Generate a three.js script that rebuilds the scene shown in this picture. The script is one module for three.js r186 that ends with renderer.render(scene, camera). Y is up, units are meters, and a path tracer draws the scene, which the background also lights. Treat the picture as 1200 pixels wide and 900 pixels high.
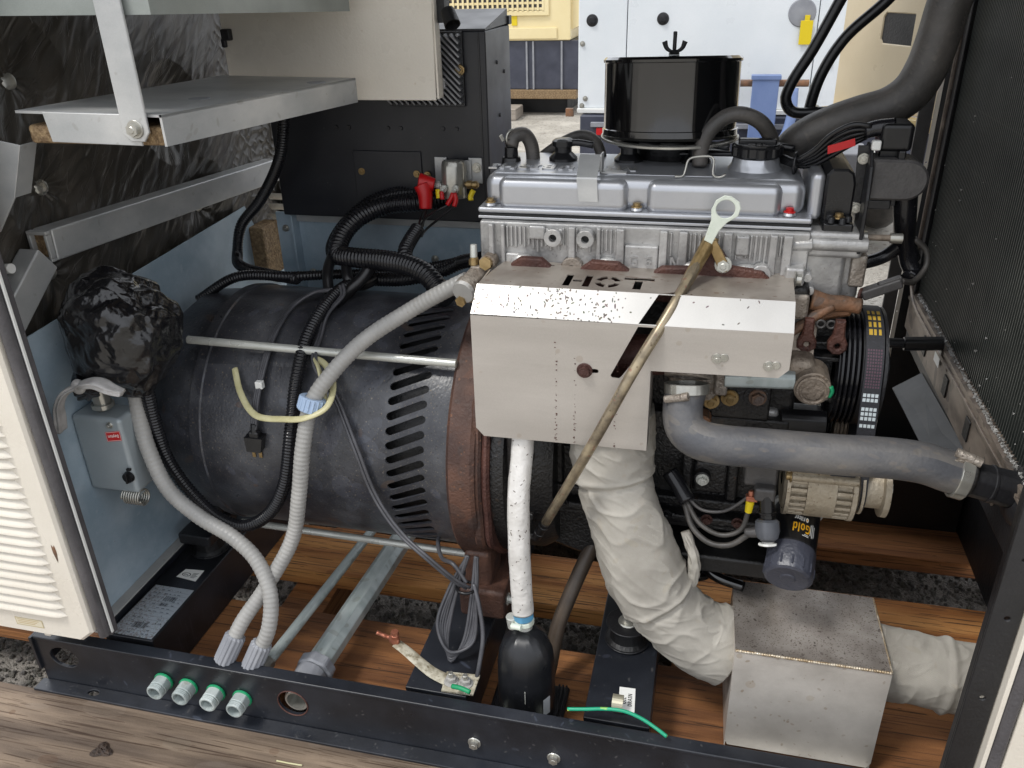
import * as THREE from 'three';
import { RoundedBoxGeometry } from 'three/addons/geometries/RoundedBoxGeometry.js';
import { TextGeometry } from 'three/addons/geometries/TextGeometry.js';
import { FontLoader } from 'three/addons/loaders/FontLoader.js';
import { ImprovedNoise } from 'three/addons/math/ImprovedNoise.js';
import { TessellateModifier } from 'three/addons/modifiers/TessellateModifier.js';
import { mergeGeometries, mergeVertices, toCreasedNormals } from 'three/addons/utils/BufferGeometryUtils.js';

// ---------- camera, sky, sun, exposure ----------
const scene = new THREE.Scene();
const camera = new THREE.PerspectiveCamera(49.87, 4 / 3, 0.05, 120);
camera.position.set(0, 1.07, 0.8);
camera.rotation.set(-0.46273, 0.24657, -0.02866, 'YXZ');
const renderer = new THREE.WebGLRenderer({ antialias: true });
renderer.toneMapping = THREE.LinearToneMapping;
renderer.toneMappingExposure = 1.15;
renderer.shadowMap.enabled = true;

// bright overcast sky: air and cloud only, brighter towards the veiled sun in front and above
const SUN = new THREE.Vector3(-0.38, 0.86, 0.34).normalize();
{
  const w = 256, h = 128, d = new Float32Array(w * h * 4), n = new ImprovedNoise(), v = new THREE.Vector3();
  for (let j = 0; j < h; j++) for (let i = 0; i < w; i++) {
    const th = (1 - (j + 0.5) / h) * Math.PI, ph = ((i + 0.5) / w) * 2 * Math.PI;
    v.set(-Math.sin(th) * Math.cos(ph), Math.cos(th), Math.sin(th) * Math.sin(ph));
    const up = Math.max(v.y, 0), c = 0.5 + 0.5 * (n.noise(v.x * 2.2 + 3, v.y * 4 + 1, v.z * 2.2) + 0.5 * n.noise(v.x * 5, v.y * 8, v.z * 5 + 7));
    const s = Math.max(v.dot(SUN), 0);
    let L = 0.95 + 0.35 * up + 0.28 * (c - 0.5) + 1.1 * Math.pow(s, 6);
    const k = (j * w + i) * 4;
    d[k] = L * 0.965; d[k + 1] = L; d[k + 2] = L * 1.065; d[k + 3] = 1;
  }
  const t = new THREE.DataTexture(d, w, h, THREE.RGBAFormat, THREE.FloatType);
  t.mapping = THREE.EquirectangularReflectionMapping; t.magFilter = t.minFilter = THREE.LinearFilter; t.needsUpdate = true;
  scene.background = t; scene.environment = t;
}
const sun = new THREE.DirectionalLight(new THREE.Color(1, 0.97, 0.92), 1.6);
sun.position.copy(SUN).multiplyScalar(8); sun.castShadow = true; sun.shadow.radius = 22;
Object.assign(sun.shadow.camera, { left: -4, right: 4, top: 4, bottom: -4, near: 0.5, far: 20 }); sun.shadow.mapSize.set(2048, 2048);
scene.add(sun, sun.target);

// ---------- small helpers ----------
const NZ = new ImprovedNoise();
const V = (a) => new THREE.Vector3(a[0], a[1], a[2]);
function rng(seed) { let a = seed >>> 0; return () => { a = (a + 0x6D2B79F5) | 0; let t = Math.imul(a ^ (a >>> 15), 1 | a); t = (t + Math.imul(t ^ (t >>> 7), 61 | t)) ^ t; return ((t ^ (t >>> 14)) >>> 0) / 4294967296; }; }
function vnoise(px, py, seed) {
  const r = rng(seed), g = Float32Array.from({ length: px * py }, r);
  return (u, v) => {
    let x = u * px, y = v * py; const i = Math.floor(x), j = Math.floor(y); x -= i; y -= j; x = x * x * (3 - 2 * x); y = y * y * (3 - 2 * y);
    const a = ((i % px) + px) % px, b = (a + 1) % px, c = ((j % py) + py) % py, e = (c + 1) % py;
    return (g[c * px + a] * (1 - x) + g[c * px + b] * x) * (1 - y) + (g[e * px + a] * (1 - x) + g[e * px + b] * x) * y;
  };
}
function fbm(px, py, oct, seed) {
  const L = []; for (let o = 0; o < oct; o++) L.push(vnoise(px << o, py << o, seed + o * 17));
  return (u, v) => { let s = 0, a = 0.5, t = 0; for (const f of L) { s += f(u, v) * a; t += a; a *= 0.55; } return s / t; };
}
const canvas = (w, h) => { const c = document.createElement('canvas'); c.width = w; c.height = h; return [c, c.getContext('2d')]; };
function ctex(c, srgb = true, S = 1) {
  const t = new THREE.CanvasTexture(c); if (srgb) t.colorSpace = THREE.SRGBColorSpace;
  t.wrapS = t.wrapT = THREE.RepeatWrapping; t.repeat.set(1 / S, 1 / S); t.magFilter = THREE.LinearFilter; t.needsUpdate = true; return t;
}
// a colour map S metres wide: noise between c and c2 (sRGB), then specks, stains and flakes
function cmap({ c, c2 = c, fx = 6, fy = 6, oct = 5, k = 1.6, S = 0.5, N = 512, seed = 1, spots = [], draw, grain = 6 }) {
  const [cv, g] = canvas(N, N), im = g.createImageData(N, N), f = fbm(fx, fy, oct, seed), r = rng(seed + 99);
  for (let y = 0; y < N; y++) for (let x = 0; x < N; x++) {
    const t = Math.min(1, Math.max(0, (f(x / N, y / N) - 0.5) * k + 0.5)), q = (y * N + x) * 4, j = (r() - 0.5) * grain;
    for (let e = 0; e < 3; e++) im.data[q + e] = c[e] + (c2[e] - c[e]) * t + j; im.data[q + 3] = 255;
  }
  g.putImageData(im, 0, 0);
  const P = N / S;
  for (const s of spots) for (let i = 0; i < s.n; i++) {
    const rr = (s.r[0] + (s.r[1] - s.r[0]) * r() ** 2) * P, x = r() * N, y = r() * N, a = s.a !== undefined ? s.a + (r() - 0.5) * (s.da ?? 0.3) : r() * 6.28, el = s.el ? 1 + (s.el - 1) * r() : 1;
    g.fillStyle = `rgba(${s.c},${(s.o ?? 1) * (0.5 + 0.5 * r())})`;
    for (const ox of [0, x < N / 2 ? N : -N]) for (const oy of [0, y < N / 2 ? N : -N]) { g.beginPath(); g.ellipse(x + ox, y + oy, rr * el, rr, a, 0, 6.29); g.fill(); }
  }
  if (draw) draw(g, N, P, r);
  return ctex(cv, true, S);
}
function gmap({ fx = 16, fy = 16, oct = 4, k = 1.6, S = 0.25, N = 512, seed = 5, fn, lo = 0, hi = 1 }) {
  const [cv, g] = canvas(N, N), im = g.createImageData(N, N), f = fbm(fx, fy, oct, seed);
  for (let y = 0; y < N; y++) for (let x = 0; x < N; x++) {
    let t = Math.min(1, Math.max(0, (f(x / N, y / N) - 0.5) * k + 0.5)); if (fn) t = fn(t, x / N, y / N);
    const q = (y * N + x) * 4, w = 255 * (lo + (hi - lo) * t); im.data[q] = im.data[q + 1] = im.data[q + 2] = w; im.data[q + 3] = 255;
  }
  g.putImageData(im, 0, 0); return ctex(cv, false, S);
}
const B = {
  cast: gmap({ fx: 48, fy: 48, oct: 3, S: 0.16, seed: 3 }), dent: gmap({ fx: 5, fy: 5, oct: 2, S: 0.6, seed: 9, N: 256 }),
  grain: gmap({ fx: 64, fy: 64, oct: 2, S: 0.2, seed: 4 }), wood: gmap({ fx: 2, fy: 40, oct: 4, S: 0.5, seed: 8 }),
  fab: gmap({ S: 0.06, N: 256, fx: 6, fy: 6, oct: 2, fn: (t, u, v) => 0.3 * t + 0.35 + 0.35 * Math.sin(u * 6.2832 * 30) * Math.sin(v * 6.2832 * 30) }),
  crease: gmap({ fx: 5, fy: 5, oct: 4, S: 0.12, seed: 31, fn: (t) => Math.abs(2 * t - 1) }),
  brush: gmap({ fx: 3, fy: 120, oct: 2, S: 0.3, seed: 12 }),
};
B.foil = (() => { const N = 1024, [cv, g] = canvas(N, N), r = rng(33), f = fbm(5, 5, 4, 71), im = g.createImageData(N, N); for (let i = 0; i < N * N; i++) { const v = 70 + 60 * f((i % N) / N, Math.floor(i / N) / N); im.data[i * 4] = im.data[i * 4 + 1] = im.data[i * 4 + 2] = v; im.data[i * 4 + 3] = 255; } g.putImageData(im, 0, 0); for (let i = 0; i < 1100; i++) { const x = r() * N, y = r() * N, a = 0.86 + (r() + r() + r() - 1.5) * 0.5, l = 20 + 150 * r() ** 2, k = (r() - 0.5) * 24; g.strokeStyle = `rgba(${r() < 0.75 ? '255,255,255' : '0,0,0'},${0.25 + 0.6 * r()})`; g.lineWidth = 1 + 1.6 * r(); g.beginPath(); g.moveTo(x, y); g.quadraticCurveTo(x + Math.cos(a) * l / 2 - k, y + Math.sin(a) * l / 2 + k, x + Math.cos(a) * l, y + Math.sin(a) * l); g.stroke(); } return ctex(cv, false, 0.5); })();
const RM = gmap({ fx: 6, fy: 6, oct: 5, S: 0.4, seed: 21, lo: 0.62, hi: 1 });
function mat(o) {
  const m = new THREE.MeshPhysicalMaterial({ roughness: o.rough ?? 0.6, metalness: o.metal ?? 0, side: THREE.DoubleSide });
  if (o.c) m.map = cmap(o); else if (o.col) m.color.setRGB(o.col[0] / 255, o.col[1] / 255, o.col[2] / 255, THREE.SRGBColorSpace);
  if (o.map) m.map = o.map;
  if (o.bump) { m.bumpMap = o.bump; m.bumpScale = o.bs ?? 0.0006; }
  if (o.rm !== false) m.roughnessMap = RM;
  if (o.cc) { m.clearcoat = o.cc; m.clearcoatRoughness = o.ccr ?? 0.15; }
  return m;
}

// ---------- geometry helpers (all in world metres) ----------
const box = (x0, x1, y0, y1, z0, z1, r = 0.0012, s = 1) => {
  const w = Math.abs(x1 - x0), h = Math.abs(y1 - y0), d = Math.abs(z1 - z0);
  return new RoundedBoxGeometry(w, h, d, s, Math.min(r, w * 0.45, h * 0.45, d * 0.45)).translate((x0 + x1) / 2, (y0 + y1) / 2, (z0 + z1) / 2);
};
function hexa(p) { // 8 corners: 4 of one face in turn, then the 4 opposite them
  const F = [[0, 1, 2, 3], [7, 6, 5, 4], [0, 4, 5, 1], [1, 5, 6, 2], [2, 6, 7, 3], [3, 7, 4, 0]], a = [];
  for (const f of F) for (const i of [f[0], f[1], f[2], f[0], f[2], f[3]]) a.push(...p[i]);
  const g = new THREE.BufferGeometry(); g.setAttribute('position', new THREE.Float32BufferAttribute(a, 3)); g.computeVertexNormals(); return g;
}
const toward = (g, a, b) => { // turns a geometry built along +y at the origin to start at a and run to b
  const d = V(b).sub(V(a)); return g.applyQuaternion(new THREE.Quaternion().setFromUnitVectors(new THREE.Vector3(0, 1, 0), d.normalize())).translate(a[0], a[1], a[2]);
};
const dist = (a, b) => V(a).distanceTo(V(b));
function cyl(a, b, r0, r1 = r0, seg = 28, ch = 0.0008) {
  const L = dist(a, b), c = Math.min(ch, L * 0.3, r0 * 0.4, r1 * 0.4 || 1);
  return toward(toCreasedNormals(new THREE.LatheGeometry([[0, 0], [r0 - c, 0], [r0, c], [r1, L - c], [r1 - c, L], [0, L]].map((q) => new THREE.Vector2(Math.max(q[0], 0.00001), q[1])), seg), 0.7), a, b);
}
const ring = (a, b, ro, ri, seg = 28) => { const L = dist(a, b), c = Math.min(0.0008, L * 0.3); return toward(toCreasedNormals(new THREE.LatheGeometry([[ri, 0], [ro - c, 0], [ro, c], [ro, L - c], [ro - c, L], [ri, L], [ri, 0]].map((q) => new THREE.Vector2(q[0], q[1])), seg), 0.7), a, b); };
const lathe = (prof, a, b, seg = 40, cr = 0.6) => toward(toCreasedNormals(new THREE.LatheGeometry(prof.map((q) => new THREE.Vector2(Math.max(q[0], 0.00001), q[1])), seg), cr), a, b); // [r, along]
const lx = (prof, cy, cz, seg = 64, cr = 0.6) => lathe(prof.map((q) => [q[1], q[0]]), [0, cy, cz], [1, cy, cz], seg, cr); // [x, r] about an x axis
function hex(a, b, w) { const g = new THREE.CylinderGeometry(w / 1.732, w / 1.732, dist(a, b), 6).translate(0, dist(a, b) / 2, 0); return toward(g, a, b); }
function sweep(pts, r, { step = 0.006, rad = 16, cap = true, flat = 1, tension, closed = false } = {}) {
  const cu = new THREE.CatmullRomCurve3(pts.map(V), closed, 'centripetal'); cu.arcLengthDivisions = 400;
  const L = cu.getLength(), n = Math.max(4, Math.ceil(L / step)), fr = cu.computeFrenetFrames(n, closed), pos = [], idx = [];
  const R = typeof r === 'function' ? r : () => r;
  for (let i = 0; i <= n; i++) {
    const p = cu.getPointAt(i / n);
    for (let j = 0; j < rad; j++) {
      const a = (j / rad) * 6.28319, q = R((i / n) * L, a, L), c = Math.cos(a) * q, s = Math.sin(a) * q * flat;
      pos.push(p.x + fr.normals[i].x * c + fr.binormals[i].x * s, p.y + fr.normals[i].y * c + fr.binormals[i].y * s, p.z + fr.normals[i].z * c + fr.binormals[i].z * s);
    }
  }
  for (let i = 0; i < n; i++) for (let j = 0; j < rad; j++) { const a = i * rad + j, b = i * rad + (j + 1) % rad; idx.push(a, a + rad, b, b, a + rad, b + rad); }
  if (cap) for (const [i, f] of [[0, 0], [n, 1]]) { const p = cu.getPointAt(f), k = pos.length / 3; pos.push(p.x, p.y, p.z); for (let j = 0; j < rad; j++) { const a = i * rad + j, b = i * rad + (j + 1) % rad; f ? idx.push(k, b, a) : idx.push(k, a, b); } }
  const g = new THREE.BufferGeometry(); g.setAttribute('position', new THREE.Float32BufferAttribute(pos, 3)); g.setIndex(idx); g.computeVertexNormals(); return g;
}
const rib = (r, pitch = 0.0042, amp = 0.07) => (s) => r * (1 - amp + amp * Math.cos(s / pitch * 6.28319));
const loom = (pts, r, pitch = r > 0.015 ? 0.0068 : 0.0052) => sweep(pts, rib(r, pitch, 0.075), { step: pitch / 6, rad: 16 });
// a flat outline in the frame o + a*u + b*v, extruded by d along u x v
function ext(pts, d, { o = [0, 0, 0], u = [1, 0, 0], v = [0, 1, 0], holes = [], bevel = 0, seg = 8 } = {}) {
  const sh = pts instanceof THREE.Shape ? pts : new THREE.Shape(pts.map((p) => new THREE.Vector2(p[0], p[1])));
  for (const h of holes) sh.holes.push(h instanceof THREE.Path ? h : new THREE.Path(h.map((p) => new THREE.Vector2(p[0], p[1]))));
  const g = new THREE.ExtrudeGeometry(sh, { depth: d - 2 * bevel, bevelEnabled: bevel > 0, bevelSize: bevel, bevelThickness: bevel, bevelOffset: -bevel, bevelSegments: 1, curveSegments: seg }).translate(0, 0, bevel);
  const U = V(u).normalize(), Vv = V(v).normalize(), W = U.clone().cross(Vv).normalize();
  return g.applyMatrix4(new THREE.Matrix4().makeBasis(U, Vv, W).setPosition(...o));
}
const circ = (x, y, r, n = 20, sx = 1) => Array.from({ length: n }, (_, i) => [x + r * sx * Math.cos(i / n * 6.28319), y + r * Math.sin(i / n * 6.28319)]);
const slot2 = (x, y, l, w, a, n = 6) => { // rounded slot of length l and width w turned by a
  const p = [], c = Math.cos(a), s = Math.sin(a), h = (l - w) / 2;
  for (const e of [1, -1]) for (let i = 0; i <= n; i++) { const t = (-0.5 + i / n) * Math.PI, q = e * (h + w / 2 * Math.cos(t)), b = e * w / 2 * Math.sin(t); p.push([x + q * c - b * s, y + q * s + b * c]); }
  return p;
};
function beam(a, b, w, h, r = 0.002, up = [0, 1, 0]) { // a bar of w x h section from a to b
  const L = dist(a, b), g = new RoundedBoxGeometry(w, h, L, 1, Math.min(r, w * 0.45, h * 0.45)), m = new THREE.Matrix4().lookAt(V(a), V(b), V(up));
  return g.applyMatrix4(m).translate((a[0] + b[0]) / 2, (a[1] + b[1]) / 2, (a[2] + b[2]) / 2);
}
function surf(nu, nv, fn, closeU = false) { // a sheet of points fn(u, v)
  const pos = [], idx = []; for (let j = 0; j <= nv; j++) for (let i = 0; i <= nu; i++) pos.push(...fn(i / nu, j / nv));
  for (let j = 0; j < nv; j++) for (let i = 0; i < nu; i++) { const a = j * (nu + 1) + i; idx.push(a, a + 1, a + nu + 1, a + 1, a + nu + 2, a + nu + 1); }
  let g = new THREE.BufferGeometry(); g.setAttribute('position', new THREE.Float32BufferAttribute(pos, 3)); g.setIndex(idx); if (closeU) g = mergeVertices(g, 1e-6); g.computeVertexNormals(); return g;
}
function uvBox(g) {
  g = g.index ? g.toNonIndexed() : g; const p = g.attributes.position, n = g.attributes.normal, a = new Float32Array(p.count * 2);
  for (let i = 0; i < p.count; i += 3) {
    let x = 0, y = 0, z = 0; for (let k = 0; k < 3; k++) { x += n.getX(i + k); y += n.getY(i + k); z += n.getZ(i + k); } x = Math.abs(x); y = Math.abs(y); z = Math.abs(z);
    for (let k = 0; k < 3; k++) { const q = i + k; a[q * 2] = x > y && x > z ? p.getZ(q) : p.getX(q); a[q * 2 + 1] = y >= x && y >= z ? p.getZ(q) : p.getY(q); }
  }
  g.setAttribute('uv', new THREE.BufferAttribute(a, 2)); return g;
}
function clean(g) { const o = new THREE.BufferGeometry(); g = g.index ? g.toNonIndexed() : g; for (const k of ['position', 'normal', 'uv']) if (g.attributes[k]) o.setAttribute(k, g.attributes[k]); return o; }
const join = (gs) => { gs = [].concat(gs).map((g) => clean(uvBox(g))); return gs.length > 1 ? mergeGeometries(gs) : gs[0]; };

// ---------- things, parts, structures ----------
const used = {};
const numbered = (n) => { const k = used[n] = (used[n] ?? -1) + 1; return k ? `${n}_${String(k).padStart(3, '0')}` : n; };
function tag(o, label, category, group) { o.userData.label = label; o.userData.category = category; if (group) o.userData.group = group; return o; }
function thing(name, label, category, at = [0, 0, 0], group) { const o = new THREE.Group(); o.name = numbered(name); o.position.set(...at); scene.add(o); return tag(o, label, category, group); }
const origin = (p) => { const v = new THREE.Vector3(); while (p && p !== scene) { v.add(p.position); p = p.parent; } return v; };
function part(name, gs, m, parent, label) { // geometry in world metres
  const g = join(gs), o = origin(parent); g.translate(-o.x, -o.y, -o.z);
  const me = new THREE.Mesh(g, m); me.name = name; me.castShadow = me.receiveShadow = true; parent.add(me); if (label) me.userData.label = label; return me;
}
function put(name, g, m, parent, at, q, label) { // shared geometry built round the origin, placed at a world point
  const me = new THREE.Mesh(g, m), o = origin(parent); me.name = name; me.position.set(at[0] - o.x, at[1] - o.y, at[2] - o.z); if (q) me.quaternion.copy(q); me.castShadow = me.receiveShadow = true; parent.add(me); if (label) me.userData.label = label; return me;
}
function solo(name, gs, m, at, label, category, group) { // a thing that is one mesh
  const g = join(gs).translate(-at[0], -at[1], -at[2]), me = new THREE.Mesh(g, m); me.name = numbered(name); me.position.set(...at); me.castShadow = me.receiveShadow = true; scene.add(me); return tag(me, label, category, group);
}
function struct(name, gs, m) { const me = new THREE.Mesh(join(gs), m); me.name = numbered(name); me.castShadow = me.receiveShadow = true; me.userData.kind = 'structure'; scene.add(me); return me; }
const boltG = {};
function bolt(parent, at, dir, w, m, name = 'bolt', washer = true) {
  const k = `${w}${washer}`; boltG[k] ??= join([hex([0, 0, w * 0.12], [0, 0, w * 0.62], w), cyl([0, 0, w * 0.55], [0, 0, w * 0.68], w * 0.36, w * 0.3, 12)].concat(washer ? [cyl([0, 0, 0], [0, 0, w * 0.16], w * 0.82, w * 0.8, 18, w * 0.04)] : []));
  return put(name, boltG[k], m, parent, at, new THREE.Quaternion().setFromUnitVectors(new THREE.Vector3(0, 0, 1), V(dir).normalize()));
}
const Z = [0, 0, 1], Y = [0, 1, 0], X = [1, 0, 0];
function decal(w, h, draw, bg) { const [c, g] = canvas(w, h); if (bg) { g.fillStyle = bg; g.fillRect(0, 0, w, h); } draw(g, w, h); const t = ctex(c); t.wrapS = t.wrapT = THREE.ClampToEdgeWrapping; return t; }
function sheet(name, c4, m, parent, label) { // a printed label: four world corners (top left, top right, bottom right, bottom left) with its own uv
  const o = origin(parent), p = c4.map((q) => V(q).sub(o)), n = p[1].clone().sub(p[0]).cross(p[3].clone().sub(p[0])).normalize().multiplyScalar(-1), g = new THREE.BufferGeometry();
  g.setAttribute('position', new THREE.Float32BufferAttribute([0, 3, 2, 0, 2, 1].flatMap((i) => p[i].toArray()), 3)); g.setAttribute('uv', new THREE.Float32BufferAttribute([0, 1, 0, 0, 1, 0, 0, 1, 1, 0, 1, 1], 2)); g.computeVertexNormals();
  const me = new THREE.Mesh(g, m); me.name = name; me.receiveShadow = true; parent.add(me); if (label) me.userData.label = label; return me;
}

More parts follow.
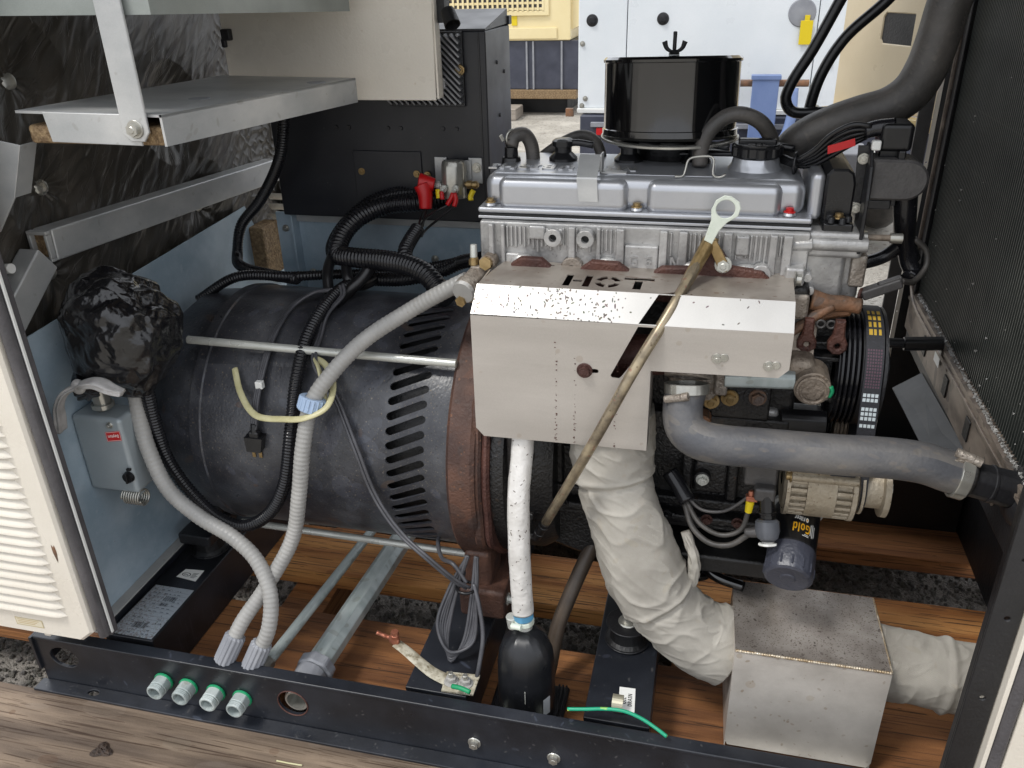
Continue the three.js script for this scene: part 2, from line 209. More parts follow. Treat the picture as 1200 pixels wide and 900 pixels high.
// ---------- materials ----------
const M = {
  skid: mat({ c: [25, 27, 32], c2: [48, 51, 58], k: 2, S: 0.6, rough: 0.42, bump: B.dent, bs: 0.0006, spots: [{ n: 700, r: [0.0004, 0.0016], c: '120,116,110', o: 0.5, el: 3 }, { n: 60, r: [0.001, 0.004], c: '96,104,120', o: 0.4, el: 5 }], seed: 2 }),
  black: mat({ c: [22, 22, 24], c2: [38, 38, 41], S: 0.5, rough: 0.5, bump: B.grain, bs: 0.0002, spots: [{ n: 300, r: [0.0004, 0.001], c: '110,105,98', o: 0.5 }], seed: 7 }),
  blackDark: mat({ c: [11, 11, 12], c2: [20, 20, 22], S: 0.5, rough: 0.6, bump: B.grain, bs: 0.0003, seed: 8 }),
  block: mat({ c: [20, 20, 22], c2: [40, 38, 37], S: 0.3, k: 2.2, rough: 0.52, bump: B.cast, bs: 0.0009, spots: [{ n: 120, r: [0.0006, 0.003], c: '92,66,48', o: 0.35, el: 2 }], seed: 11 }),
  boxBlack: mat({ c: [22, 23, 28], c2: [36, 37, 42], S: 0.7, rough: 0.46, bump: B.dent, bs: 0.0004, spots: [{ n: 160, r: [0.0004, 0.0012], c: '130,128,124', o: 0.6 }], seed: 13 }),
  alt: mat({ c: [42, 43, 48], c2: [84, 85, 89], k: 2.2, fx: 5, fy: 5, S: 0.35, rough: 0.42, bump: B.grain, bs: 0.0002, spots: [{ n: 26, r: [0.006, 0.02], c: '116,122,140', o: 0.2, el: 2.5 }, { n: 22, r: [0.006, 0.02], c: '36,36,42', o: 0.28, el: 2.5 }, { n: 2600, r: [0.0005, 0.0011], c: '150,130,100', o: 0.4 }, { n: 1300, r: [0.0006, 0.0015], c: '40,38,40', o: 0.6 }, { n: 260, r: [0.0005, 0.0012], c: '186,174,154', o: 0.4 }, { n: 12, r: [0.003, 0.008], c: '116,72,44', o: 0.25, el: 2.5 }], seed: 17, N: 1024 }),
  rust: mat({ c: [58, 40, 35], c2: [92, 64, 52], k: 2.4, S: 0.3, rough: 0.72, bump: B.cast, bs: 0.0006, spots: [{ n: 60, r: [0.003, 0.013], c: '58,52,52', o: 0.4, el: 2 }, { n: 400, r: [0.0005, 0.002], c: '142,92,58', o: 0.5 }], seed: 19 }),
  rustDark: mat({ c: [62, 36, 31], c2: [92, 58, 48], k: 2, S: 0.2, rough: 0.75, bump: B.cast, bs: 0.001, seed: 23 }),
  rustOrange: mat({ c: [92, 72, 58], c2: [136, 96, 68], k: 2.4, S: 0.14, rough: 0.75, bump: B.grain, bs: 0.0005, spots: [{ n: 30, r: [0.002, 0.008], c: '84,82,84', o: 0.5, el: 2 }], seed: 29 }),
  cream: mat({ c: [216, 208, 194], c2: [228, 221, 208], S: 0.8, rough: 0.36, bump: B.grain, bs: 0.0001, spots: [{ n: 40, r: [0.0005, 0.0016], c: '150,120,80', o: 0.35 }], seed: 31, grain: 3 }),
  galv: mat({ c: [146, 166, 180], c2: [174, 190, 201], k: 2.2, fx: 9, fy: 9, S: 0.5, metal: 0.15, rough: 0.48, spots: [{ n: 260, r: [0.0006, 0.003], c: '196,206,212', o: 0.25, el: 3 }, { n: 90, r: [0.0004, 0.0014], c: '92,98,104', o: 0.4 }], seed: 37 }),
  galvWarm: mat({ c: [168, 170, 170], c2: [196, 196, 194], k: 1.8, fx: 6, fy: 10, S: 0.4, metal: 0.35, rough: 0.45, bump: B.dent, bs: 0.0003, spots: [{ n: 120, r: [0.0005, 0.003], c: '132,128,120', o: 0.3, el: 3 }], seed: 41 }),
  steel: mat({ c: [178, 172, 165], c2: [194, 188, 181], k: 1.8, fx: 2, fy: 8, S: 0.4, metal: 0.4, rough: 0.46, bump: B.brush, bs: 0.00006, spots: [{ n: 26, r: [0.001, 0.005], c: '134,112,88', o: 0.2, el: 1.6 }], seed: 43 }),
  steelFlake: mat({ c: [188, 186, 182], c2: [202, 200, 196], S: 0.42, N: 1024, metal: 0.25, rough: 0.42, seed: 47, draw: (g, N, P, r) => { for (let i = 0; i < 2300; i++) { const q = r(), x = q < 0.78 ? -0.3 + 0.2 * r() ** 0.9 : -0.3 + 0.42 * r(), k = q < 0.78 ? 1 : 0.7; g.fillStyle = `rgba(${44 + 24 * r()},${40 + 18 * r()},${37 + 14 * r()},${0.7 + 0.3 * r()})`; g.beginPath(); g.ellipse((((x / 0.42) % 1) + 1) % 1 * N, r() * N, k * (0.0009 + 0.0019 * r() ** 2) * P, k * (0.0006 + 0.0004 * r()) * P, 0.4 + 2.6 * (r() - 0.5), 0, 6.3); g.fill(); } } }),
  steelTop: mat({ c: [150, 140, 130], c2: [186, 178, 168], k: 2.4, S: 0.3, metal: 0.55, rough: 0.5, spots: [{ n: 60, r: [0.001, 0.004], c: '112,84,66', o: 0.4, el: 5, a: 0.1, da: 0.5 }, { n: 70, r: [0.0005, 0.0012], c: '80,56,42', o: 0.7, el: 3 }], seed: 49 }),
  boxSteel: mat({ c: [186, 180, 172], c2: [208, 202, 194], k: 2.2, S: 0.3, metal: 0.35, rough: 0.5, bump: B.grain, bs: 0.0001, spots: [{ n: 160, r: [0.0005, 0.0022], c: '122,98,74', o: 0.4, el: 2 }, { n: 10, r: [0.003, 0.008], c: '150,124,92', o: 0.25 }], seed: 53 }),
  boxTop: mat({ c: [136, 128, 121], c2: [178, 171, 164], k: 2, S: 0.25, N: 1024, metal: 0.55, rough: 0.45, spots: [{ n: 5200, r: [0.0004, 0.0009], c: '82,70,60', o: 0.6, el: 1.5 }, { n: 130, r: [0.0008, 0.002], c: '60,50,44', o: 0.6, el: 2 }], seed: 59 }),
  alu: mat({ c: [148, 147, 146], c2: [192, 191, 189], k: 2.2, S: 0.2, metal: 0.4, rough: 0.45, bump: B.cast, bs: 0.00025, spots: [{ n: 300, r: [0.0004, 0.0012], c: '92,86,82', o: 0.4 }], seed: 61 }),
  aluDirty: mat({ c: [126, 116, 106], c2: [176, 168, 158], k: 2.4, S: 0.14, metal: 0.45, rough: 0.6, bump: B.cast, bs: 0.0009, spots: [{ n: 420, r: [0.0004, 0.0014], c: '64,54,46', o: 0.6 }], seed: 67 }),
  cover: mat({ c: [182, 184, 189], c2: [192, 194, 198], S: 0.4, metal: 0.7, rough: 0.34, grain: 3, cc: 0.35, ccr: 0.2, seed: 71, rm: false }),
  coverTop: mat({ col: [196, 196, 196], metal: 0.8, rough: 0.3, rm: false }),
  zinc: mat({ c: [160, 159, 152], c2: [194, 192, 184], S: 0.1, metal: 0.75, rough: 0.36, seed: 73, N: 128 }),
  brass: mat({ c: [138, 116, 78], c2: [178, 154, 112], S: 0.05, metal: 0.7, rough: 0.42, seed: 79, N: 128 }),
  brassRod: mat({ c: [110, 100, 86], c2: [172, 158, 132], k: 2.4, fx: 6, fy: 6, S: 0.12, metal: 0.6, rough: 0.45, spots: [{ n: 90, r: [0.0005, 0.002], c: '150,96,84', o: 0.5, el: 2 }, { n: 60, r: [0.0005, 0.0015], c: '70,56,40', o: 0.5 }], seed: 83 }),
  rubber: mat({ c: [58, 56, 54], c2: [86, 82, 78], k: 2, S: 0.25, rough: 0.6, bump: B.grain, bs: 0.0002, spots: [{ n: 300, r: [0.0005, 0.003], c: '116,106,94', o: 0.22, el: 3 }], seed: 89 }),
  hose: mat({ c: [76, 77, 81], c2: [106, 103, 100], k: 2.4, fx: 4, fy: 8, S: 0.3, rough: 0.55, bump: B.grain, bs: 0.0002, spots: [{ n: 260, r: [0.0006, 0.004], c: '136,122,104', o: 0.25, el: 4, a: 0, da: 0.6 }], seed: 97 }),
  plastic: mat({ c: [20, 20, 22], c2: [30, 30, 32], S: 0.2, rough: 0.38, N: 128, seed: 101, spots: [{ n: 60, r: [0.0003, 0.0008], c: '110,108,104', o: 0.4 }] }),
  loom: mat({ c: [18, 18, 21], c2: [34, 34, 38], S: 0.2, rough: 0.3, N: 256, seed: 103, spots: [{ n: 160, r: [0.0004, 0.0012], c: '110,104,96', o: 0.4 }] }),
  gloss: mat({ col: [9, 9, 11], rough: 0.14, cc: 1, ccr: 0.06, rm: false }),
  coil: mat({ c: [64, 62, 62], c2: [82, 80, 79], S: 0.2, rough: 0.55, N: 256, bump: B.grain, bs: 0.0002, seed: 107 }),
  conduit: mat({ c: [142, 141, 138], c2: [170, 168, 164], k: 1.6, S: 0.3, rough: 0.5, seed: 109, spots: [{ n: 120, r: [0.0005, 0.002], c: '118,108,96', o: 0.3 }] }),
  greyPlastic: mat({ c: [128, 130, 136], c2: [150, 152, 157], S: 0.2, rough: 0.5, N: 256, seed: 113 }),
  pipe: mat({ c: [152, 162, 161], c2: [188, 196, 194], k: 2.4, fx: 10, fy: 4, S: 0.25, metal: 0.15, rough: 0.5, seed: 127, spots: [{ n: 90, r: [0.001, 0.005], c: '116,112,100', o: 0.3, el: 3 }] }),
  rodSteel: mat({ c: [188, 189, 182], c2: [210, 211, 204], S: 0.2, metal: 0.35, rough: 0.36, seed: 131, N: 256 }),
  fabric: mat({ c: [152, 147, 138], c2: [184, 179, 169], k: 1.8, S: 0.3, rough: 0.8, bump: B.fab, bs: 0.0007, seed: 137, rm: false, spots: [{ n: 70, r: [0.001, 0.005], c: '150,136,112', o: 0.16, el: 3 }] }),
  sleeve: mat({ c: [206, 203, 198], c2: [226, 223, 219], S: 0.2, N: 1024, rough: 0.55, metal: 0.2, bump: B.crease, bs: 0.0009, seed: 139, spots: [{ n: 330, r: [0.0005, 0.0011], c: '70,60,54', el: 3, o: 0.8 }] }),
  green: mat({ col: [20, 140, 92], rough: 0.5, rm: false }), red: mat({ col: [190, 22, 26], rough: 0.4, rm: false }), yellow: mat({ col: [222, 196, 24], rough: 0.5, rm: false }),
  blueTape: mat({ col: [88, 150, 186], rough: 0.6 }), white: mat({ col: [226, 226, 222], rough: 0.5 }), copper: mat({ c: [150, 84, 62], c2: [188, 128, 104], S: 0.04, N: 128, metal: 0.6, rough: 0.5, seed: 149 }),
  tan: mat({ c: [158, 146, 126], c2: [192, 182, 164], k: 2, S: 0.14, metal: 0.3, rough: 0.6, bump: B.cast, bs: 0.0006, spots: [{ n: 220, r: [0.0004, 0.0014], c: '86,70,52', o: 0.55 }], seed: 151 }),
  ring: mat({ c: [206, 214, 200], c2: [222, 228, 216], S: 0.1, N: 128, rough: 0.45, seed: 157, spots: [{ n: 16, r: [0.0006, 0.002], c: '150,140,110', o: 0.5 }] }),
  foam: mat({ c: [112, 90, 64], c2: [156, 132, 98], k: 2.4, fx: 20, fy: 20, S: 0.1, rough: 0.9, bump: B.cast, bs: 0.002, seed: 163 }),
  seal: mat({ c: [70, 68, 70], c2: [92, 89, 91], S: 0.3, rough: 0.6, bump: B.cast, bs: 0.0004, seed: 167 }),
  strip: mat({ c: [178, 172, 128], c2: [204, 198, 160], S: 0.1, N: 128, rough: 0.5, seed: 173 }),
  dirtyTin: mat({ c: [146, 138, 118], c2: [196, 190, 172], k: 2.6, fx: 10, fy: 10, S: 0.08, N: 256, rough: 0.6, seed: 183, spots: [{ n: 60, r: [0.0006, 0.002], c: '96,84,62', o: 0.5, el: 2 }] }),
  rail: mat({ c: [124, 130, 126], c2: [150, 155, 151], S: 0.4, metal: 0.3, rough: 0.45, seed: 181 }),
  cast: mat({ c: [118, 106, 94], c2: [156, 144, 130], k: 2.2, S: 0.12, metal: 0.3, rough: 0.65, bump: B.cast, bs: 0.001, seed: 179, spots: [{ n: 200, r: [0.0005, 0.0018], c: '76,60,46', o: 0.5 }] }),
};
const font = await new FontLoader().loadAsync('fonts/droid/droid_sans_bold.typeface.json');
const letters = (s, size, d) => { const g = new TextGeometry(s, { font, size, depth: d, curveSegments: 3, bevelEnabled: false }); g.computeBoundingBox(); const b = g.boundingBox; return g.translate(-(b.min.x + b.max.x) / 2, -(b.min.y + b.max.y) / 2, 0); };
// ================= the setting =================
const groundM = mat({ c: [156, 150, 140], c2: [194, 188, 177], k: 2.2, fx: 8, fy: 8, S: 1.6, N: 1024, rough: 0.95, bump: B.cast, bs: 0.004, rm: false, seed: 201, spots: [{ n: 2600, r: [0.003, 0.009], c: '112,104,94', o: 0.5, el: 1.6 }, { n: 2200, r: [0.003, 0.008], c: '196,190,178', o: 0.5, el: 1.6 }] });
{
  const g = new THREE.PlaneGeometry(120, 120, 1, 1).rotateX(-Math.PI / 2).translate(0, -0.13, 0);
  struct('ground', g, groundM);
  struct('asphalt', new THREE.PlaneGeometry(5, 1.6).rotateX(-Math.PI / 2).translate(-0.8, -0.126, -0.55), mat({ c: [114, 110, 105], c2: [144, 139, 132], k: 2, fx: 24, fy: 24, S: 0.5, rough: 0.95, bump: B.cast, bs: 0.003, rm: false, seed: 205, spots: [{ n: 900, r: [0.001, 0.003], c: '74,70,66', o: 0.6 }, { n: 700, r: [0.001, 0.003], c: '150,145,136', o: 0.6 }] }));
  // loose gravel under and round the pallet
  const r = rng(5), sg = new THREE.IcosahedronGeometry(1, 1), p = sg.attributes.position; sg.deleteAttribute('uv');
  for (let i = 0; i < p.count; i++) { const k = 0.78 + 0.3 * NZ.noise(p.getX(i) * 1.7 + 4, p.getY(i) * 1.7, p.getZ(i) * 1.7); p.setXYZ(i, p.getX(i) * k, p.getY(i) * k * 0.7, p.getZ(i) * k); } sg.computeVertexNormals();
  const N = 22000, im = new THREE.InstancedMesh(clean(uvBox(sg)), new THREE.MeshStandardMaterial({ color: 0xffffff, roughness: 0.95, bumpMap: B.cast, bumpScale: 0.0015 }), N), m = new THREE.Matrix4(), c = new THREE.Color();
  for (let i = 0; i < N; i++) {
    const s = 0.003 + 0.006 * r() * r(), x = -1.7 + 2.35 * r(), z = -0.95 + 1.05 * r();
    m.compose(new THREE.Vector3(x, -0.1255 + s * 0.25, z), new THREE.Quaternion().setFromEuler(new THREE.Euler(r() * 6, r() * 6, r() * 6)), new THREE.Vector3(s, s, s * (0.7 + 0.6 * r()))); im.setMatrixAt(i, m);
    const k = 0.15 + 0.16 * r(); im.setColorAt(i, c.setRGB(k, k * (0.92 + 0.06 * r()), k * (0.8 + 0.1 * r())));
  }
  im.name = 'gravel'; im.userData = { kind: 'stuff', label: 'loose grey gravel on the ground under the wooden pallet', category: 'gravel' }; im.castShadow = im.receiveShadow = true; scene.add(im);
}
// ---- pallet ----
{
  const t = thing('wooden_pallet', 'weathered wooden pallet of wide boards under the black generator skid', 'pallet', [-0.3, -0.13, -0.3]);
  const wm = (c, c2, sd, sp = []) => mat({ c, c2, k: 2.3, fx: 2, fy: 16, oct: 6, S: 0.6, N: 1024, rough: 0.85, bump: B.wood, bs: 0.0022, grain: 12, seed: sd, rm: false, spots: [{ n: 620, r: [0.0004, 0.0012], c: '46,30,18', o: 0.75, el: 80, a: 0, da: 0.06 }, { n: 16, r: [0.004, 0.011], c: '70,40,20', o: 0.28, el: 2.2, a: 0, da: 0.3 }, ...sp] });
  const W = [wm([82, 69, 58], [140, 122, 103], 301, [{ n: 40, r: [0.004, 0.02], c: '128,118,108', o: 0.2, el: 5, a: 0, da: 0.2 }]), wm([112, 74, 44], [166, 120, 78], 302), wm([146, 92, 44], [206, 150, 88], 303), wm([98, 62, 36], [168, 114, 66], 304), wm([118, 74, 42], [178, 122, 74], 305)];
  const board = (z0, z1, m, k) => { // a board with slightly bowed faces, rounded arrises and its own grain
    const g = new RoundedBoxGeometry(2.5, 0.036, z1 - z0, 2, 0.004), p = g.attributes.position; g.translate(-0.35, -0.018, (z0 + z1) / 2);
    for (let i = 0; i < p.count; i++) p.setY(i, p.getY(i) + 0.0015 * Math.sin(p.getX(i) * 3 + k)); uvBox(g); return part('board', g, m, t);
  };
  board(0.163, 0.31, W[0], 0); board(-0.006, 0.152, W[0], 1); board(-0.28, -0.125, W[3], 2); board(-0.533, -0.385, W[2], 3); board(-0.82, -0.668, W[4], 4); board(-1.05, -0.92, W[1], 5);
  // the boards in the middle of the pallet are paler: separate shorter lengths butt on the joists
  for (const x of [-1.45, -0.72, 0.04, 0.72]) part('joist', box(x - 0.045, x + 0.045, -0.129, -0.038, -1.05, 0.3, 0.003), W[3], t);
  const knot = surf(28, 8, (u, v) => { const a = u * 6.2832, rr = 0.013 * v * (1 + 0.25 * Math.sin(a * 3 + 1)); return [-0.856 + rr * 1.25 * Math.cos(a), 0.0015 + 0.006 * (1 - v * v) * (0.6 + 0.6 * NZ.noise(rr * 300 * Math.cos(a), rr * 300 * Math.sin(a), 2)), 0.082 + rr * Math.sin(a)]; }, true);
  part('knot', knot, mat({ c: [34, 24, 18], c2: [64, 46, 32], S: 0.03, N: 128, rough: 0.85, bump: B.cast, bs: 0.002, seed: 310 }), t);
}
solo('straw', sweep([[-0.578, 0.0022, 0.042], [-0.56, 0.0026, 0.0425], [-0.536, 0.0022, 0.0415]], 0.0013, { step: 0.004, rad: 8 }), M.strip, [-0.557, 0.002, 0.042], 'tiny dry straw lying on the front board before the rail', 'straw');
// ---- black skid frame ----
const skid = thing('skid_frame', 'black steel skid frame with front rail and cross members on the pallet', 'skid frame', [-0.3, 0, -0.3]);
{
  const H = 0.0995, oval = (x, y, rx, ry) => circ(x, y, ry, 28, rx / ry), conn = [[-0.8055, 0.052], [-0.7608, 0.0495], [-0.7118, 0.0472], [-0.6651, 0.045]];
  const web = ext([[-1.045, 0], [0.42, 0], [0.42, H - 0.0045], [-1.045, H - 0.0045]], 0.006, { o: [0, 0, -0.031], holes: [oval(-0.994, 0.062, 0.027, 0.021), oval(-0.577, 0.052, 0.026, 0.025), ...conn.map((c) => circ(c[0], c[1], 0.012))], bevel: 0.0008 });
  const lip = ext([[-1.052, -0.0], [0.42, 0.0], [0.42, 0.0245], [-1.052, 0.0245]].map(([x, z]) => [x, z]), 0.005, { o: [0, 0.0005, 0], u: [1, 0, 0], v: [0, 0, -1], holes: [circ(-0.944, 0.013, 0.006, 16, 1.7)], bevel: 0.0008 });
  part('front_rail', [web, lip, box(-1.045, 0.42, H - 0.005, H + 0.001, -0.0455, -0.0235, 0.002, 2)], M.skid, skid, 'front rail with round openings and fittings');
  for (const c of conn) { // four short zinc fittings with green sealing rings
    const f = part('conduit_fitting', [ring([c[0], c[1], -0.024], [c[0], c[1], -0.006], 0.0145, 0.0105, 28), ring([c[0], c[1], -0.006], [c[0], c[1], 0.004], 0.0135, 0.0105, 28), ...[-0.003, -0.0005, 0.002].map((z) => ring([c[0], c[1], z - 0.0008], [c[0], c[1], z + 0.0004], 0.0141, 0.012, 28)), cyl([c[0], c[1], -0.03], [c[0], c[1], -0.012], 0.0107)], M.pipe, skid);
    part('sealing_ring', ring([c[0], c[1], -0.0246], [c[0], c[1], -0.0205], 0.0165, 0.0125, 28), M.green, f);
  }
  part('edge_burr', new THREE.TorusGeometry(0.0254, 0.0011, 8, 40).translate(-0.577, 0.052, -0.0245), M.rustDark, skid);
  for (const [x, y] of [[-0.2815, 0.038], [-0.1606, 0.0365]]) bolt(skid, [x, y, -0.025], Z, 0.0125, M.zinc);
  part('cross_member', box(-0.9258, -0.8385, 0.0005, 0.1, -0.9, -0.056, 0.003), mat({ c: [24, 25, 28], c2: [44, 46, 52], k: 2, S: 0.4, rough: 0.45, bump: B.dent, bs: 0.0005, seed: 303, spots: [{ n: 110, r: [0.0006, 0.002], c: '92,90,92', o: 0.3, el: 30, a: 1.57, da: 0.2 }, { n: 300, r: [0.0005, 0.0015], c: '120,116,110', o: 0.4 }] }), skid, 'wide cross member carrying the data plate');
  part('cross_member', [box(-0.4, -0.302, 0.082, 0.09, -0.9, -0.06, 0.002), box(-0.308, -0.302, 0.0005, 0.0815, -0.9, -0.06, 0.002), box(-0.4, -0.394, 0.0005, 0.0815, -0.9, -0.06, 0.002)], M.skid, skid, 'narrow channel under the alternator flange');
  part('cross_member', [box(-0.1235, -0.027, 0.082, 0.09, -0.9, -0.06, 0.002), box(-0.033, -0.027, 0.0005, 0.0815, -0.9, -0.06, 0.002), box(-0.1235, -0.1175, 0.0005, 0.0815, -0.9, -0.06, 0.002)], M.skid, skid, 'channel with the oil drain sticker');
  part('side_angle', [box(-0.931, -0.9265, 0.0005, 0.1268, -0.95, -0.058, 0.001)], M.skid, skid);
  part('rear_rail', [box(-1.045, 0.5, 0.0005, 0.1, -0.935, -0.901, 0.002)], M.skid, skid);
  part('cross_member', box(0.08, 0.549, 0.0005, 0.135, -0.9, -0.77, 0.003), M.blackDark, skid, 'black rear corner cross beam'); part('edge_plate', box(-1.05, -1.044, 0.03, 0.1, -0.9, -0.02), M.skid, skid);
  const mount = (x, y, z, r) => { const g = part('rubber_mount', lathe([[0, 0], [r, 0], [r * 1.02, 0.006], [r * 0.86, 0.011], [r * 0.8, 0.03], [r * 0.9, 0.036], [0, 0.036]], [x, y, z], [x, y + 1, z], 40), M.blackDark, skid); part('washer', [ring([x, y + 0.0362, z], [x, y + 0.0385, z], r * 1.04, 0.008, 40), ring([x, y + 0.003, z], [x, y + 0.0052, z], r * 1.1, r * 0.97, 40)], M.black, g); bolt(g, [x, y + 0.038, z], Y, 0.019, M.zinc); };
  mount(-0.878, 0.1, -0.297, 0.033); mount(-0.078, 0.09, -0.23, 0.033);
}
// labels on the skid
{
  const paper = (map, o = {}) => new THREE.MeshPhysicalMaterial({ map, roughness: 0.4, ...o });
  const plate = decal(512, 640, (g, w, h) => {
    const r = rng(77); g.fillStyle = '#c0c7ce'; g.fillRect(0, 0, w, h);
    g.fillStyle = '#5e6672'; for (let y = 40; y < h - 30; y += 46) { g.fillRect(24, y + 20, w - 48, 2); for (let x = 28; x < w - 60;) { const l = 8 + 40 * r(); if (r() < 0.55) g.fillRect(x, y + 4, l, 6 + 4 * r()); x += l + 10 + 30 * r(); } }
    for (const [x, y, a, b] of [[250, 120, 150, 64], [250, 210, 110, 40], [170, 470, 160, 70]]) for (let i = 0; i < a; i += 3 + 5 * r()) { g.fillStyle = '#20242a'; g.fillRect(x + i, y, 1 + 3 * r(), b); }
    for (let i = 0; i < 900; i++) { const x = w * r() ** 1.6, y = h * (1 - r() ** 1.5), q = (x / w < 0.5 || y / h > 0.6) ? 1 : 0.25; g.fillStyle = `rgba(${66 + 40 * r()},${54 + 30 * r()},${42 + 20 * r()},${0.22 * q})`; g.beginPath(); g.ellipse(x, y, 3 + 12 * r(), 2 + 6 * r(), r() * 3, 0, 6.3); g.fill(); }
  });
  sheet('data_plate', [[-0.918, 0.1008, -0.182], [-0.8405, 0.1008, -0.182], [-0.8415, 0.1008, -0.059], [-0.922, 0.1008, -0.059]], paper(plate, { metalness: 0.4 }), skid, 'worn silver data plate with barcodes');
  const ul = decal(192, 192, (g, w) => { g.fillStyle = '#e9e9e4'; g.fillRect(0, 0, w, w); g.strokeStyle = g.fillStyle = '#25262a'; g.lineWidth = 8; g.beginPath(); g.arc(58, 100, 36, 0, 6.3); g.stroke(); g.font = 'bold 38px sans-serif'; g.fillText('UL', 34, 114); for (let i = 0; i < 6; i++) g.fillRect(108, 58 + i * 15, 60 - (i % 3) * 9, 6); });
  sheet('approval_sticker', [[-0.8895, 0.1008, -0.232], [-0.853, 0.1008, -0.235], [-0.852, 0.1008, -0.204], [-0.8945, 0.1008, -0.209]], paper(ul), skid, 'small white square approval sticker');
  const oil = decal(128, 256, (g, w, h) => { g.fillStyle = '#e8e8e4'; g.fillRect(0, 0, w, h); g.fillStyle = '#17181b'; g.font = 'bold 44px sans-serif'; g.save(); g.translate(58, 200); g.rotate(-Math.PI / 2); g.fillText('OIL', 20, 0); g.fillText('DRAIN', 0, 46); g.restore(); });
  sheet('oil_drain_sticker', [[-0.078, 0.0908, -0.128], [-0.054, 0.0908, -0.129], [-0.051, 0.0908, -0.083], [-0.075, 0.0908, -0.082]], paper(oil), skid, 'small white OIL DRAIN sticker');
}
// ---- cream corner panel with louvres ----
{
  const t = thing('louvered_panel', 'cream louvred corner panel with dark rubber edge beside the grey partition', 'panel', [-1.0, 0.16, 0.02]);
  part('panel_sheet', ext([[-1.3, 0.185], [-1.22, 0.162], [-0.892, 0.162], [-0.868, 0.182], [-0.868, 1.2], [-1.3, 1.2]], 0.022, { o: [0, 0, 0.0], bevel: 0.004 }), M.cream, t);
  for (let i = 0; i < 26; i++) { // each louvre a raised half-round lip, open underneath
    const y = 0.212 + i * 0.0166, x0 = -1.24, x1 = -0.902, tt = 0.008;
    const g = surf(36, 7, (u, v) => { const e = Math.min(1, Math.min(u, 1 - u) * 14), k = Math.sqrt(Math.max(0, 1 - (1 - e) ** 2)), s = Math.sin(v * Math.PI / 2); return [x0 + (x1 - x0) * u, y + (0.0126 * (1 - v)) * k - 0.0008 * (1 - k), 0.0222 + tt * k * s]; });
    part('louvre', g, M.cream, t);
  }
  part('rubber_seal', [sweep([[-0.8595, 0.17, 0.008], [-0.8595, 0.7, 0.008], [-0.8595, 1.2, 0.008]], 0.0085, { step: 0.05, rad: 14 }), box(-0.868, -0.851, 0.165, 1.2, -0.012, 0.004, 0.002)], M.seal, t);
  part('edge_trim', box(-0.8505, -0.848, 0.172, 1.2, 0.0, 0.0045, 0.0008), M.white, t);
  sheet('warning_sticker', [[-1.005, 0.192, 0.0225], [-0.955, 0.192, 0.0225], [-0.955, 0.177, 0.0225], [-1.005, 0.177, 0.0225]], new THREE.MeshStandardMaterial({ roughness: 0.5, map: decal(256, 80, (g, w, h) => { g.fillStyle = '#d8cfb8'; g.fillRect(0, 0, w, h); g.strokeStyle = '#b9a878'; g.lineWidth = 6; g.strokeRect(3, 3, w - 6, h - 6); g.fillStyle = '#b9a070'; for (let i = 0; i < 3; i++) g.fillRect(20, 16 + i * 18, 200 - i * 20, 7); }) }), t);
  part('rust_spot', surf(16, 3, (u, v) => { const a = u * 6.283; return [-0.886 + 0.0035 * v * Math.cos(a), 0.335 + 0.014 * v * Math.sin(a) * (1 + 0.4 * Math.sin(3 * a)), 0.0222 + 0.0008 * (1 - v)]; }, true), M.rustOrange, t);
}
